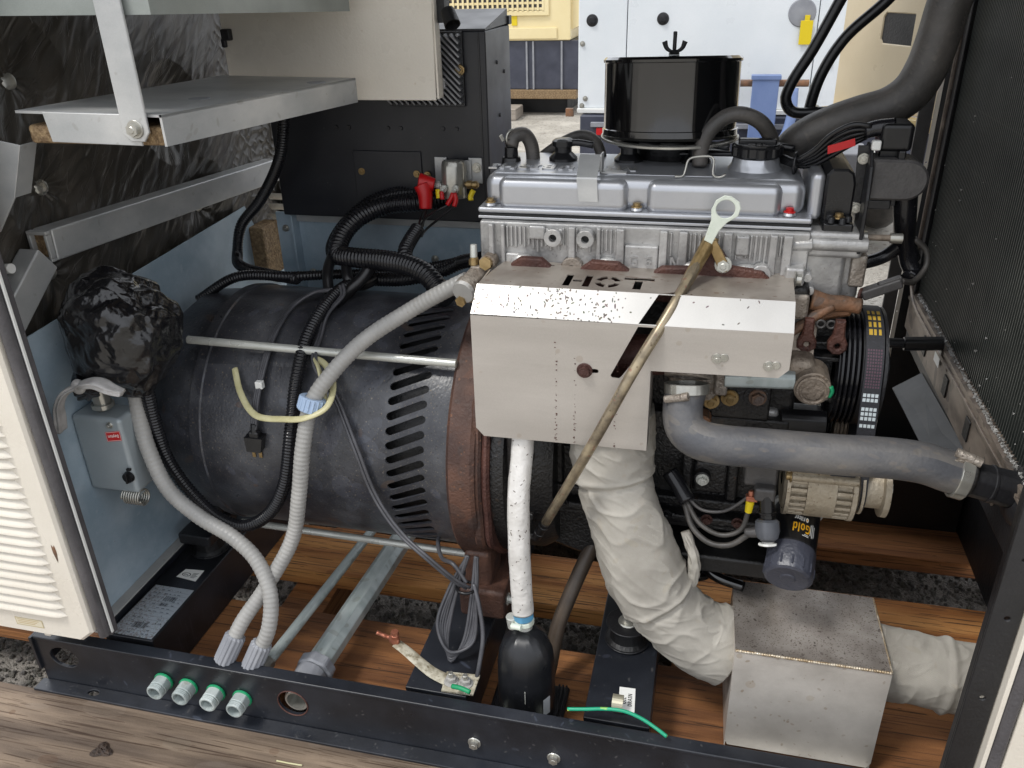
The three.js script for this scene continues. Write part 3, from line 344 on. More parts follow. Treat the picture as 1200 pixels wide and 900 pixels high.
// ---- grey-blue partition, end wall with foil, tubes, brackets ----
{
  const t = thing('partition_panel', 'blue grey galvanised partition sheet behind the bagged part and control box', 'partition', [-0.93, 0.127, -0.45]);
  const q = [[0.02, 0.1275], [0.95, 0.1275], [0.95, 0.665], [0.86, 0.66], [0.86, 0.56], [0.75, 0.56], [0.70, 0.655], [0.02, 0.62]];
  part('sheet', ext(q, 0.003, { o: [-0.9335, 0, 0], u: [0, 0, -1], v: [0, 1, 0], bevel: 0.0005 }).translate(0, 0, 0), M.galv, t);
  part('bottom_flange', box(-0.9305, -0.911, 0.1272, 0.1305, -0.9, -0.03, 0.0008), M.conduit, t);
  const w = thing('insulated_end_wall', 'end wall lined with creased black foil insulation and round pins', 'end wall', [-0.99, 0.1, -0.45]);
  part('wall_sheet', box(-1.012, -1.0, 0.112, 1.45, -0.95, -0.02), M.cream, w);
  const foil = mat({ c: [54, 51, 46], c2: [80, 75, 68], k: 1.8, fx: 10, fy: 4, S: 0.4, rough: 0.36, metal: 0.2, cc: 0.3, ccr: 0.2, rm: false, seed: 401, bump: B.foil, bs: 0.0014, spots: [{ n: 500, r: [0.0004, 0.001], c: '120,112,98', o: 0.3 }] });
  const FC = [], rf = rng(77), tri = (q) => Math.abs(((q % 1) + 1) % 1 * 2 - 1); for (let i = 0; i < 22; i++) { const f = 8 + 62 * rf(), g = (rf() - 0.5) * f * 0.75; FC.push([f, g, rf(), 0.03 / (f + 14)]); }
  const ridge = (a) => 1 - Math.abs(a);
  const pins = [[0.951, -0.224], [0.802, -0.229], [0.68, -0.2], [0.86, -0.55], [0.68, -0.6]];
  const f = surf(400, 330, (u, v) => {
    const y = 0.55 + 0.75 * v, z = -0.02 - 0.93 * u; let a = -z * 0.76 + y * 0.65, b = z * 0.65 + y * 0.76, d = 0; const wb = b + 0.02 * NZ.noise(a * 4, b * 5, 3) + 0.006 * NZ.noise(a * 14, b * 20, 9), wa = a + 0.03 * NZ.noise(a * 5, b * 5, 7); for (const [f, g, o, am] of FC) d += am * tri(wb * f + wa * g + o);
    const cr = Math.max(0, Math.min(1, (u - 0.72) * 5)); d += cr * 0.005 * Math.max(0, ridge(NZ.noise(y * 42, z * 42, 1) * 1.8)) ** 3; let m = 1;
    for (const p of pins) { const q = Math.hypot(y - p[0], z - p[1]); m = Math.min(m, q / 0.09); d += 0.004 * Math.exp(-q * 30) * Math.sin(Math.atan2(y - p[0], z - p[1]) * 9 + NZ.noise(y * 20, z * 20, 5) * 4); }
    return [-0.978 + (d + 0.02 * Math.min(1, m) ** 0.6) * (0.5 + 0.5 * Math.min(1, m)), y, z];
  });
  part('insulation_foil', f, foil, w);
  for (const p of pins) part('pin_washer', lathe([[0, 0.007], [0.006, 0.0062], [0.0115, 0.003], [0.012, 0], [0, 0]], [-0.972, p[0], p[1]], [-0.9, p[0] + 0.01, p[1] + 0.012], 28), M.zinc, w);
  const roof = thing('enclosure_roof', 'grey enclosure roof over the engine, just above the picture', 'roof', [-0.3, 1.45, -0.5]);
  part('roof_sheet', box(-1.03, 0.6, 1.452, 1.464, -1.0, -0.04), M.cream, roof);
  part('roof_lining', box(-0.99, 0.55, 1.43, 1.4515, -0.95, -0.1), mat({ col: [34, 32, 30], rough: 0.5 }), roof);

  const tb = thing('frame_tube', 'square grey frame tube sloping across the foil insulation, with an open mitred end', 'frame tube', [-0.93, 0.7, -0.16]);
  const A = [-0.935, 0.734, -0.17], Bk = [-0.935, 0.7, -0.84], Lw = [-0.935, 0.63, -0.028];
  const hollow = (a, b, w, h) => [beam(a, b, w, h, 0.003)];
  part('tube', hollow(A, Bk, 0.034, 0.046), M.galvWarm, tb); part('brace', hollow([-0.935, 0.72, -0.152], Lw, 0.034, 0.044), M.galvWarm, tb);
  part('open_end', box(-0.9455, -0.9235, 0.7165, 0.751, -0.1698, -0.1655), M.foam, tb);
  part('end_frame', [box(-0.9515, -0.9185, 0.7512, 0.7565, -0.168, -0.158), box(-0.9515, -0.9185, 0.7115, 0.7163, -0.168, -0.158), box(-0.9515, -0.9458, 0.7165, 0.751, -0.168, -0.158), box(-0.9232, -0.9185, 0.7165, 0.751, -0.168, -0.158)], M.galvWarm, tb);
  part('cap', cyl([-0.946, 0.72, -0.1], [-0.932, 0.722, -0.098], 0.007), M.white, tb);
  const tr = thing('upper_brace', 'short grey folded brace at the frame edge under the wide bracket tray', 'brace', [-0.86, 0.88, -0.06]);
  part('brace_sheet', [ext([[-0.9, 0.925], [-0.865, 0.908], [-0.812, 0.899], [-0.842, 0.835], [-0.88, 0.79], [-0.93, 0.79]], 0.003, { o: [0, 0, -0.05], bevel: 0.0006 }), hexa([[-0.812, 0.899, -0.05], [-0.842, 0.835, -0.05], [-0.842, 0.835, -0.075], [-0.812, 0.899, -0.075], [-0.815, 0.899, -0.05], [-0.845, 0.835, -0.05], [-0.845, 0.835, -0.075], [-0.815, 0.899, -0.075]])], M.galvWarm, tr);
  // wide bracket tray
  const ty = thing('bracket_tray', 'wide grey folded bracket tray with a hanging strap, below the roof rail', 'bracket', [-0.7, 0.92, -0.27]);
  const top = [[-0.808, 0.939, -0.05], [-0.613, 0.9358, -0.05], [-0.57, 0.925, -0.5], [-0.808, 0.929, -0.5]], dn = (p, d) => [p[0], p[1] - d, p[2]];
  part('tray_top', hexa([...top, ...top.map((p) => dn(p, 0.003))]), M.galvWarm, ty);
  part('side_flange', hexa([top[1], top[2], dn(top[2], 0.037), dn(top[1], 0.035), ...[top[1], top[2], dn(top[2], 0.037), dn(top[1], 0.035)].map((p) => [p[0] - 0.003, p[1], p[2]])]), M.galvWarm, ty);
  part('end_flap', ext([[-0.764, 0.904], [-0.643, 0.9015], [-0.643, 0.936], [-0.768, 0.938]], 0.003, { o: [0, 0, -0.0495], bevel: 0.0006 }), M.galvWarm, ty);
  part('foam_block', [box(-0.803, -0.617, 0.9, 0.9215, -0.49, -0.056, 0.004)], M.foam, ty);
  part('strap', ext([[-0.662, 0.915], [-0.652, 0.907], [-0.636, 0.907], [-0.628, 0.917], [-0.63, 1.2], [-0.662, 1.2]], 0.004, { o: [0, 0, -0.046], bevel: 0.0008 }), M.galvWarm, ty);
  bolt(ty, [-0.644, 0.921, -0.042], Z, 0.013, M.zinc);
  for (const [x, z] of [[-0.66, -0.2], [-0.6, -0.42]]) part('plug', cyl([x, 0.936 - 0.0243 * (-z) + 0.0006, z], [x, 0.9385 - 0.0243 * (-z), z], 0.014), M.greyPlastic, ty);
  const rr = thing('roof_rail', 'grey sheet rail along the top edge above the bracket tray', 'rail', [-0.7, 1.03, -0.27]);
  part('rail_sheet', hexa([[-0.85, 1.041, -0.05], [-0.6, 1.039, -0.05], [-0.568, 1.022, -0.5], [-0.85, 1.025, -0.5], [-0.85, 1.085, -0.05], [-0.6, 1.085, -0.05], [-0.568, 1.07, -0.5], [-0.85, 1.07, -0.5]]), M.rail, rr);
}
// ---- cream control panel plate, black control box, rear stand ----
{
  const c = thing('panel_plate', 'plain cream sheet plate hanging in front of the black box', 'panel plate', [-0.64, 0.886, -0.55]);
  part('plate', ext([[-0.826, 0.92], [-0.77, 0.884], [-0.455, 0.884], [-0.4495, 1.17], [-0.826, 1.17]], 0.004, { o: [0, 0, -0.556], bevel: 0.001 }), M.cream, c);
  part('edge_return', box(-0.4545, -0.4505, 0.886, 1.17, -0.58, -0.556, 0.001), M.cream, c);
  part('clip', [box(-0.822, -0.806, 0.979, 0.997, -0.552, -0.54, 0.002), box(-0.826, -0.818, 0.968, 0.982, -0.552, -0.544, 0.002)], M.black, c);
  const k = thing('control_box', 'large matt black steel box mounted over the alternator behind the cream plate', 'control box', [-0.59, 0.66, -0.7]);
  part('box_body', [box(-0.80, -0.386, 0.663, 0.985, -0.79, -0.62, 0.003)], M.boxBlack, k);
  part('lid_edge', [box(-0.804, -0.3825, 0.9852, 1.0, -0.795, -0.775, 0.001), hexa([[-0.80, 0.9852, -0.62], [-0.386, 0.9852, -0.62], [-0.386, 0.9872, -0.775], [-0.80, 0.9872, -0.775], [-0.80, 0.988, -0.62], [-0.386, 0.988, -0.62], [-0.386, 1.012, -0.775], [-0.80, 1.012, -0.775]])], M.boxBlack, k);
  part('side_seam', box(-0.3995, -0.3965, 0.666, 0.982, -0.6205, -0.6185, 0.0005), M.black, k);
  part('cover_plate', box(-0.642, -0.512, 0.685, 0.788, -0.6198, -0.6165, 0.001), M.boxBlack, k);
  for (const [x, y] of [[-0.628, 0.751], [-0.522, 0.749]]) bolt(k, [x, y, -0.6165], Z, 0.008, M.brass);
  for (const x of [-0.669, -0.645, -0.57, -0.546, -0.468, -0.443]) part('screw', lathe([[0, 0.003], [0.003, 0.0024], [0.0038, 0], [0, 0]], [x, 0.828, -0.62], [x, 0.828, 0], 14), M.black, k);
  for (const [y, z] of [[0.93, -0.69], [0.84, -0.7], [0.91, -0.74]]) part('screw', lathe([[0, 0.003], [0.003, 0.0024], [0.0038, 0], [0, 0]], [-0.386, y, z], [0, y, z], 14), M.black, k);
  const hs = part('heat_sink', box(-0.56, -0.424, 0.866, 0.985, -0.6198, -0.612, 0.001), M.black, k), fins = [];
  for (let i = -12; i < 14; i++) { const cx = -0.49 + i * 0.0105, L = []; for (const s of [0, 1]) { let x = cx + (s ? 0.055 : -0.055), y = 0.926 + (s ? -0.055 : 0.055); L.push([x, y]); } const cl = (p, q) => { const o = [...p]; const f = (q[1] - p[1]) / (q[0] - p[0]); if (o[0] < -0.558) { o[1] += f * (-0.558 - o[0]); o[0] = -0.558; } if (o[0] > -0.426) { o[1] += f * (-0.426 - o[0]); o[0] = -0.426; } return o; }; if (L[1][0] < -0.556 || L[0][0] > -0.428) continue; const a = cl(L[0], L[1]), b = cl(L[1], L[0]); fins.push(beam([a[0], a[1], -0.604], [b[0], b[1], -0.604], 0.0035, 0.016, 0.0006, [0, 0, 1])); }
  part('fin', fins, mat({ c: [92, 92, 94], c2: [140, 140, 142], S: 0.1, N: 128, metal: 0.5, rough: 0.5, seed: 411 }), hs).userData.kind = 'stuff';
  for (const [x, y] of [[-0.466, 0.955], [-0.46, 0.905]]) part('boss', [box(x - 0.008, x + 0.008, y - 0.009, y + 0.009, -0.611, -0.594, 0.002), cyl([x, y, -0.594], [x, y, -0.59], 0.004)], M.alu, hs);
  bolt(hs, [-0.43, 0.925, -0.611], Z, 0.011, M.brass);
  part('camera_light', [lathe([[0.006, 0], [0.011, 0.003], [0.013, 0.03], [0.011, 0.03], [0.009, 0.006]], [-0.43, 1.02, -0.56], [-0.41, 0.985, -0.535], 24), box(-0.47, -0.438, 1.0, 1.05, -0.6, -0.57)], M.blackDark, k);
  const s = thing('rear_stand', 'blue grey galvanised sheet stand under the black box, behind the cable looms', 'stand', [-0.6, 0.4, -0.66]);
  part('stand_sheet', [box(-0.79, -0.55, 0.3, 0.643, -0.66, -0.655, 0.001), box(-0.549, -0.36, 0.3, 0.643, -0.66, -0.653, 0.001)], M.galv, s);
  part('top_flange', box(-0.79, -0.36, 0.6432, 0.658, -0.665, -0.648, 0.001), M.galvWarm, s);
  part('post', [box(-0.835, -0.795, 0.3, 0.66, -0.655, -0.65, 0.001), box(-0.7945, -0.79, 0.3, 0.66, -0.68, -0.63, 0.001)], M.galv, s);
  for (const [x, y] of [[-0.817, 0.628], [-0.51, 0.58], [-0.77, 0.54]]) bolt(s, [x, y, -0.65], Z, 0.009, M.zinc);
  // far louvred end of the enclosure, seen through the opening
  const lv = thing('rear_louvre', 'small stack of cream louvre blades seen through the opening behind the alternator', 'louvre', [-0.9, 0.5, -0.8]);
  for (let i = 0; i < 9; i++) part('blade', hexa([[-0.93, 0.47 + i * 0.022, -0.8], [-0.865, 0.47 + i * 0.022, -0.8], [-0.865, 0.486 + i * 0.022, -0.785], [-0.93, 0.486 + i * 0.022, -0.785], [-0.93, 0.468 + i * 0.022, -0.802], [-0.865, 0.468 + i * 0.022, -0.802], [-0.865, 0.484 + i * 0.022, -0.787], [-0.93, 0.484 + i * 0.022, -0.787]]), M.cream, lv);
  solo('foam_pad', box(-0.935, -0.9, 0.5, 0.61, -0.77, -0.7, 0.004), M.foam, [-0.92, 0.5, -0.74], 'brown foam pad beside the cream louvre blades behind the alternator', 'foam pad');
}
// ---- right side: posts, baffle wall, outer panel, open rear door ----
{
  const p = thing('corner_post', 'tall black front corner post with holes at the edge of the enclosure', 'post', [0.345, 0.11, -0.02]);
  part('post_face', ext([[0.335, 0.111], [0.366, 0.111], [0.366, 1.2], [0.335, 1.2]], 0.004, { o: [0, 0, -0.004], holes: [0.3, 0.42, 0.5].map((y) => circ(0.352, y, 0.003, 12)), bevel: 0.001 }), M.black, p);
  part('post_return', box(0.3352, 0.339, 0.111, 1.2, -0.016, -0.0045, 0.001), M.black, p);
  const d = thing('side_panel', 'cream outer side panel with a grey rubber seal beyond the black post', 'panel', [0.4, 0.11, 0.02]);
  part('panel_edge', box(0.367, 0.3725, 0.111, 1.2, -0.02, 0.012, 0.001), M.cream, d);
  part('rubber_seal', sweep([[0.381, 0.111, 0.006], [0.381, 0.6, 0.006], [0.381, 1.2, 0.006]], 0.0085, { step: 0.05 }), M.seal, d);
  part('panel_sheet', box(0.39, 0.7, 0.111, 1.2, -0.01, 0.012, 0.002), M.cream, d);
  const b = thing('baffle_wall', 'black sheet baffle wall beneath the radiator core', 'baffle', [0.55, 0, -0.4]);
  part('wall_sheet', box(0.551, 0.556, 0.0005, 0.6, -0.9, -0.02), M.blackDark, b); part('rear_sheet', box(0.385, 0.55, 0.0005, 1.2, -0.905, -0.9), M.blackDark, b); part('lower_sheet', box(0.1, 0.3845, 0.101, 0.24, -0.905, -0.9), M.blackDark, b);
  bolt(b, [0.551, 0.22, -0.42], [-1, 0, 0], 0.01, M.black);
  const rp = thing('rear_post', 'grey rear corner post with a pale drilled edge strip behind the pulleys', 'post', [0.37, 0, -0.86]);
  part('post_sheet', box(0.345, 0.3685, 0.0, 1.2, -0.87, -0.862, 0.001), M.coil, rp);
  part('edge_strip', ext([[0.369, 0.0], [0.376, 0.0], [0.376, 1.2], [0.369, 1.2]], 0.003, { o: [0, 0, -0.861], holes: [0.25, 0.45, 0.6, 0.74].map((y) => circ(0.3725, y, 0.0016, 8)) }), M.cream, rp);
  const rd = thing('open_rear_door', 'cream rear door swung open with a clipped black handle opening', 'door', [0.33, 0.78, -1.2]);
  const rdM = mat({ c: [206, 190, 158], c2: [218, 203, 173], S: 0.6, rough: 0.42, seed: 419, grain: 3 }), o = [0.262, 0, -1.32], u = [0.157, 0, 0.30];
  part('door_sheet', ext([[0, 0.775], [0.42, 0.795], [0.42, 1.35], [0, 1.35]], 0.012, { o, u, v: Y, bevel: 0.002, holes: [[[0.135, 0.925], [0.142, 0.917], [0.23, 0.917], [0.23, 0.975], [0.142, 0.975], [0.135, 0.967]]] }), rdM, rd);
  part('handle_cavity', ext([[0.1355, 0.9255], [0.1422, 0.9175], [0.2295, 0.9175], [0.2295, 0.9745], [0.1422, 0.9745], [0.1355, 0.9665]], 0.0095, { o, u, v: Y }), M.blackDark, rd);
  part('lower_lip', ext([[0, 0.752], [0.42, 0.772], [0.42, 0.7935], [0, 0.7735]], 0.03, { o: [o[0] - 0.01, 0, o[2]], u, v: Y, bevel: 0.002 }), mat({ c: [196, 168, 104], c2: [214, 192, 138], S: 0.4, rough: 0.5, seed: 417 }), rd);
}
// ---- other machines behind ----
{
  const w = thing('white_generator_cabinet', 'white generator cabinet standing on a dark trailer behind the engine', 'generator', [-0.1, 0.5, -3.4]);
  const wm = mat({ c: [214, 220, 224], c2: [226, 230, 233], S: 1, rough: 0.4, seed: 421, bump: B.dent, bs: 0.0006, grain: 3 });
  part('cabinet_panel', box(-0.618, -0.4125, 0.52, 1.9, -4.2, -3, 0.004), wm, w); part('cabinet_panel', box(-0.4095, 0.352, 0.52, 1.9, -4.2, -3.001, 0.004), wm, w); part('cabinet_panel', box(0.355, 0.46, 0.52, 1.9, -4.2, -3, 0.004), wm, w);
  part('roof_panel', box(-0.65, 0.49, 1.9005, 1.93, -4.22, -2.97, 0.004), wm, w); part('bottom_trim', box(-0.62, 0.462, 0.5, 0.5195, -4.2, -2.985, 0.003), M.white, w);
  for (const [x, y] of [[-0.5598, 0.8765], [-0.263, 0.8789]]) part('latch', lathe([[0, 0.014], [0.012, 0.012], [0.015, 0.004], [0.024, 0.002], [0.025, 0], [0, 0]], [x, y, -3], [x, y, 0], 24), M.black, w);
  for (const [x, y] of [[-0.6, 0.785], [-0.6, 0.53], [-0.585, 0.56], [0.39, 0.53], [0.42, 0.7]]) bolt(w, [x, y, -3], Z, 0.014, M.zinc);
  const ov = part('inlet_plate', lathe([[0, 0.004], [0.05, 0.004], [0.054, 0], [0, 0]], [0.288, 0.893, -3.0005], [0.288, 0.893, 0], 32), M.greyPlastic, w);
  part('hanging_tag', [box(0.286, 0.334, 0.775, 0.865, -2.992, -2.988), box(0.3, 0.32, 0.86, 0.885, -2.993, -2.989)], M.yellow, ov);
  const tr = thing('trailer', 'dark grey trailer base with red reflectors under the white cabinet', 'trailer', [-0.1, 0.1, -3.2]);
  const slate = mat({ c: [50, 53, 66], c2: [68, 71, 84], S: 0.6, rough: 0.5, seed: 431 });
  part('bed', box(-0.6, 0.95, 0.2, 0.495, -4.2, -2.95, 0.006), slate, tr); part('bed_edge', box(-0.55, 0.95, 0.45, 0.47, -2.949, -2.93, 0.002), M.greyPlastic, tr);
  for (const [a, b, y] of [[-0.525, -0.485, 0.431], [-0.345, -0.31, 0.412], [-0.2, -0.09, 0.412], [0.52, 0.6, 0.51]]) part('reflector', box(a, b, y - 0.016, y + 0.016, -2.945, -2.935, 0.002), M.red, tr);
  part('wheel', [new THREE.TorusGeometry(0.22, 0.09, 14, 36).rotateY(Math.PI / 2).translate(-0.45, 0.18, -3.6)], M.rubber, tr); part('wheel', [new THREE.TorusGeometry(0.22, 0.09, 14, 36).rotateY(Math.PI / 2).translate(0.8, 0.18, -3.6)], M.rubber, tr);
  part('marker_light', box(-0.665, -0.63, 0.49, 0.525, -2.97, -2.95, 0.003), M.rustOrange, tr);
  const bp = thing('blue_post', 'blue steel upright with a rusty cross pipe in front of the white cabinet', 'post', [0.168, -0.13, -2.88]);
  const bl = mat({ c: [96, 116, 160], c2: [118, 136, 176], S: 0.6, rough: 0.5, seed: 433 });
  part('upright', [box(0.118, 0.222, -0.1295, 0.665, -2.9, -2.86, 0.004), box(0.112, 0.228, 0.655, 0.672, -2.905, -2.855, 0.002)], bl, bp);
  part('cross_pipe', cyl([-0.1, 0.636, -2.91], [0.34, 0.636, -2.915], 0.014), M.rustOrange, bp);
  part('curved_pipe', sweep([[0.28, 0.62, -2.88], [0.28, 0.5, -2.85], [0.25, 0.42, -2.83], [0.16, 0.4, -2.83]], 0.02, { step: 0.02 }), bl, bp);
  const gb = thing('grey_equipment_case', 'grey metal case behind the distributor cap', 'case', [0.36, 0.35, -2.2]);
  part('case_body', box(0.2, 0.495, 0.36, 0.505, -2.35, -2.15, 0.006), mat({ c: [84, 84, 88], c2: [100, 100, 104], S: 0.5, rough: 0.5, seed: 437 }), gb); part('case_foot', box(0.25, 0.45, -0.1295, 0.359, -2.33, -2.2, 0.006), M.coil, gb); part('case_bracket', box(0.47, 0.5, 0.46, 0.53, -2.149, -2.13, 0.002), M.white, gb);
  const e = thing('cream_generator', 'cream generator cabinet with vent grilles on a dark base, far behind', 'generator', [-1.9, 0.0, -7.6]);
  const em = mat({ c: [226, 208, 158], c2: [236, 220, 174], S: 1.2, rough: 0.5, seed: 439, grain: 3 });
  part('cabinet', box(-3.4, -1.34, 0.515, 2.2, -8.6, -7, 0.01), em, e); part('side_step', hexa([[-1.34, 0.6, -7.05], [-1.1, 0.7, -7.05], [-1.1, 2.2, -7.05], [-1.34, 2.2, -7.05], [-1.34, 0.6, -8.5], [-1.1, 0.7, -8.5], [-1.1, 2.2, -8.5], [-1.34, 2.2, -8.5]]), em, e);
  part('lower_panel', box(-2.6, -1.46, 0.53, 0.62, -6.999, -6.985, 0.004), em, e);
  const vf = part('vent_frame', ext([[-2.5, 0.72], [-1.53, 0.72], [-1.53, 1.5], [-2.5, 1.5]], 0.02, { o: [0, 0, -7], holes: [[[-2.46, 0.76], [-1.58, 0.76], [-1.58, 1.46], [-2.46, 1.46]]], bevel: 0.003 }), em, e);
  part('vent_backing', box(-2.46, -1.58, 0.76, 1.46, -6.9995, -6.992), M.coil, vf);
  part('vent_bar', Array.from({ length: 15 }, (_, i) => box(-2.46, -1.58, 0.765 + i * 0.047, 0.785 + i * 0.047, -6.991, -6.982, 0.001)).concat(Array.from({ length: 20 }, (_, i) => box(-2.455 + i * 0.0455, -2.437 + i * 0.0455, 0.761, 1.459, -6.9815, -6.975, 0.001))), em, vf).userData.kind = 'stuff';
  part('base_tank', box(-3.4, -1.25, 0.1, 0.514, -8.6, -7.02, 0.006), slate, e); for (const x of [-1.74, -1.68, -1.42]) part('base_rib', box(x - 0.008, x + 0.008, 0.1, 0.51, -7.019, -7.0, 0.002), M.greyPlastic, e);
  part('base_board', box(-3.4, -1.28, 0.02, 0.098, -8.6, -6.98, 0.006), M.foam, e); part('sticker', box(-1.87, -1.82, 0.64, 0.72, -6.9995, -6.993), M.yellow, e);
  part('foot_block', box(-3.3, -1.4, -0.1295, 0.019, -8.4, -7.2), M.blackDark, e);
  solo('timber_offcut', box(-2.2, -1.78, -0.1295, -0.03, -7.0, -6.7, 0.01), mat({ c: [120, 112, 104], c2: [164, 154, 142], fx: 2, fy: 20, S: 0.6, seed: 441, rough: 0.8 }), [-1.9, -0.13, -6.85], 'weathered timber offcut on the ground before the cream cabinet', 'timber');
}
// ================= alternator =================
const AY = 0.372, AZ = -0.41, AR = 0.213;
const gen = thing('alternator', 'big dusty black cylindrical alternator with slanted cooling slots and rusty flange', 'alternator', [-0.56, 0.13, AZ]);
{
  // the drum: plain rolled sheet, and between its two ends a row of slanted cells, each with its slot
  const nS = 58, arc = 2 * Math.PI * AR / nS, tl = 0.42, xs = [-0.471, -0.377], cell = [];
  const yc = (x) => (x + 0.424) * Math.tan(tl);
  let g = ext([[xs[0], yc(xs[0]) - arc / 2], [xs[1], yc(xs[1]) - arc / 2], [xs[1], yc(xs[1]) + arc / 2], [xs[0], yc(xs[0]) + arc / 2]], 0.004, { holes: [new THREE.Path(slot2(-0.424, 0, 0.068, 0.0125, tl, 5).map((p) => new THREE.Vector2(...p)))] });
  g = new TessellateModifier(0.008, 8).modify(g);
  const roll = (src, a0) => { const g = src.clone(), p = g.attributes.position, n = g.attributes.normal; for (let i = 0; i < p.count; i++) { const a = p.getY(i) / AR + a0, r = AR - 0.004 + p.getZ(i), c = Math.cos(a), s = Math.sin(a), ny = n.getY(i), nz = n.getZ(i); p.setXYZ(i, p.getX(i), AY + r * s, AZ + r * c); n.setXYZ(i, n.getX(i), ny * c + nz * s, nz * c - ny * s); } return g; };
  for (let i = 0; i < nS; i++) cell.push(roll(g, (i / nS) * 2 * Math.PI));
  part('drum', [lx([[-0.776, AR - 0.004], [-0.776, AR], [-0.471, AR], [-0.471, AR - 0.004]], AY, AZ, 116), lx([[-0.377, AR - 0.004], [-0.377, AR], [-0.3535, AR], [-0.3535, AR - 0.004]], AY, AZ, 116), ...cell], M.alt, gen);
  part('drum_band', lx([[-0.79, AR - 0.012], [-0.79, AR + 0.0015], [-0.772, AR + 0.0025], [-0.77, AR]], AY, AZ, 96), M.alt, gen);
  part('end_cover', lx([[-0.785, AR - 0.006], [-0.86, AR - 0.012], [-0.885, AR - 0.03], [-0.9, 0.13], [-0.905, 0.1], [-0.905, 0]], AY, AZ, 72), M.alt, gen);
  part('rotor', lx([[-0.76, 0.01], [-0.76, 0.165], [-0.5, 0.165], [-0.49, 0.185], [-0.36, 0.185], [-0.36, 0.01]], AY, AZ, 48), M.blackDark, gen);
  for (const [y, z, y2, z2] of [[0.556, -0.26, 0.552, -0.258], [0.172, -0.3, 0.166, -0.3]]) part('tie_rod', cyl([-0.8, y, z], [-0.35, y2, z2], 0.0065, 0.0065, 20), M.rodSteel, gen);
  // rusty cast adaptor flange with lobes and a foot
  const lobe = (rb, x0, d) => { const q = []; for (let i = 0; i < 128; i++) { const a = i / 128 * 6.28319; q.push([rb * Math.cos(a) + 0, rb * Math.sin(a) + 0]); const k = (0.5 + 0.5 * Math.cos(a * 6 + 0.5)) ** 5 * 0.012; q[i] = [(rb + k) * Math.cos(a), (rb + k) * Math.sin(a)]; } return ext(q, d, { o: [x0, AY, AZ], u: [0, 1, 0], v: [0, 0, 1], bevel: 0.004 }); };
  part('adaptor_flange', [lx([[-0.354, 0.1], [-0.354, 0.226], [-0.349, 0.231], [-0.316, 0.232], [-0.31, 0.228], [-0.31, 0.1]], AY, AZ, 96), lobe(0.224, -0.318, 0.016)], M.rust, gen, 'rusty brown cast flange');
  part('flange_rim', [lobe(0.222, -0.3015, 0.012)], M.rustDark, gen);
  part('flange_foot', [box(-0.352, -0.275, 0.118, 0.175, -0.31, -0.2, 0.008, 2), box(-0.345, -0.3, 0.13, 0.24, -0.29, -0.215, 0.01, 2)], M.rust, gen);
  bolt(gen, [-0.2755, 0.145, -0.225], X, 0.013, M.rodSteel);
  part('foot', [box(-0.905, -0.84, 0.142, 0.165, -0.345, -0.25, 0.004), box(-0.895, -0.85, 0.165, 0.3, -0.37, -0.31, 0.008)], M.black, gen);
}
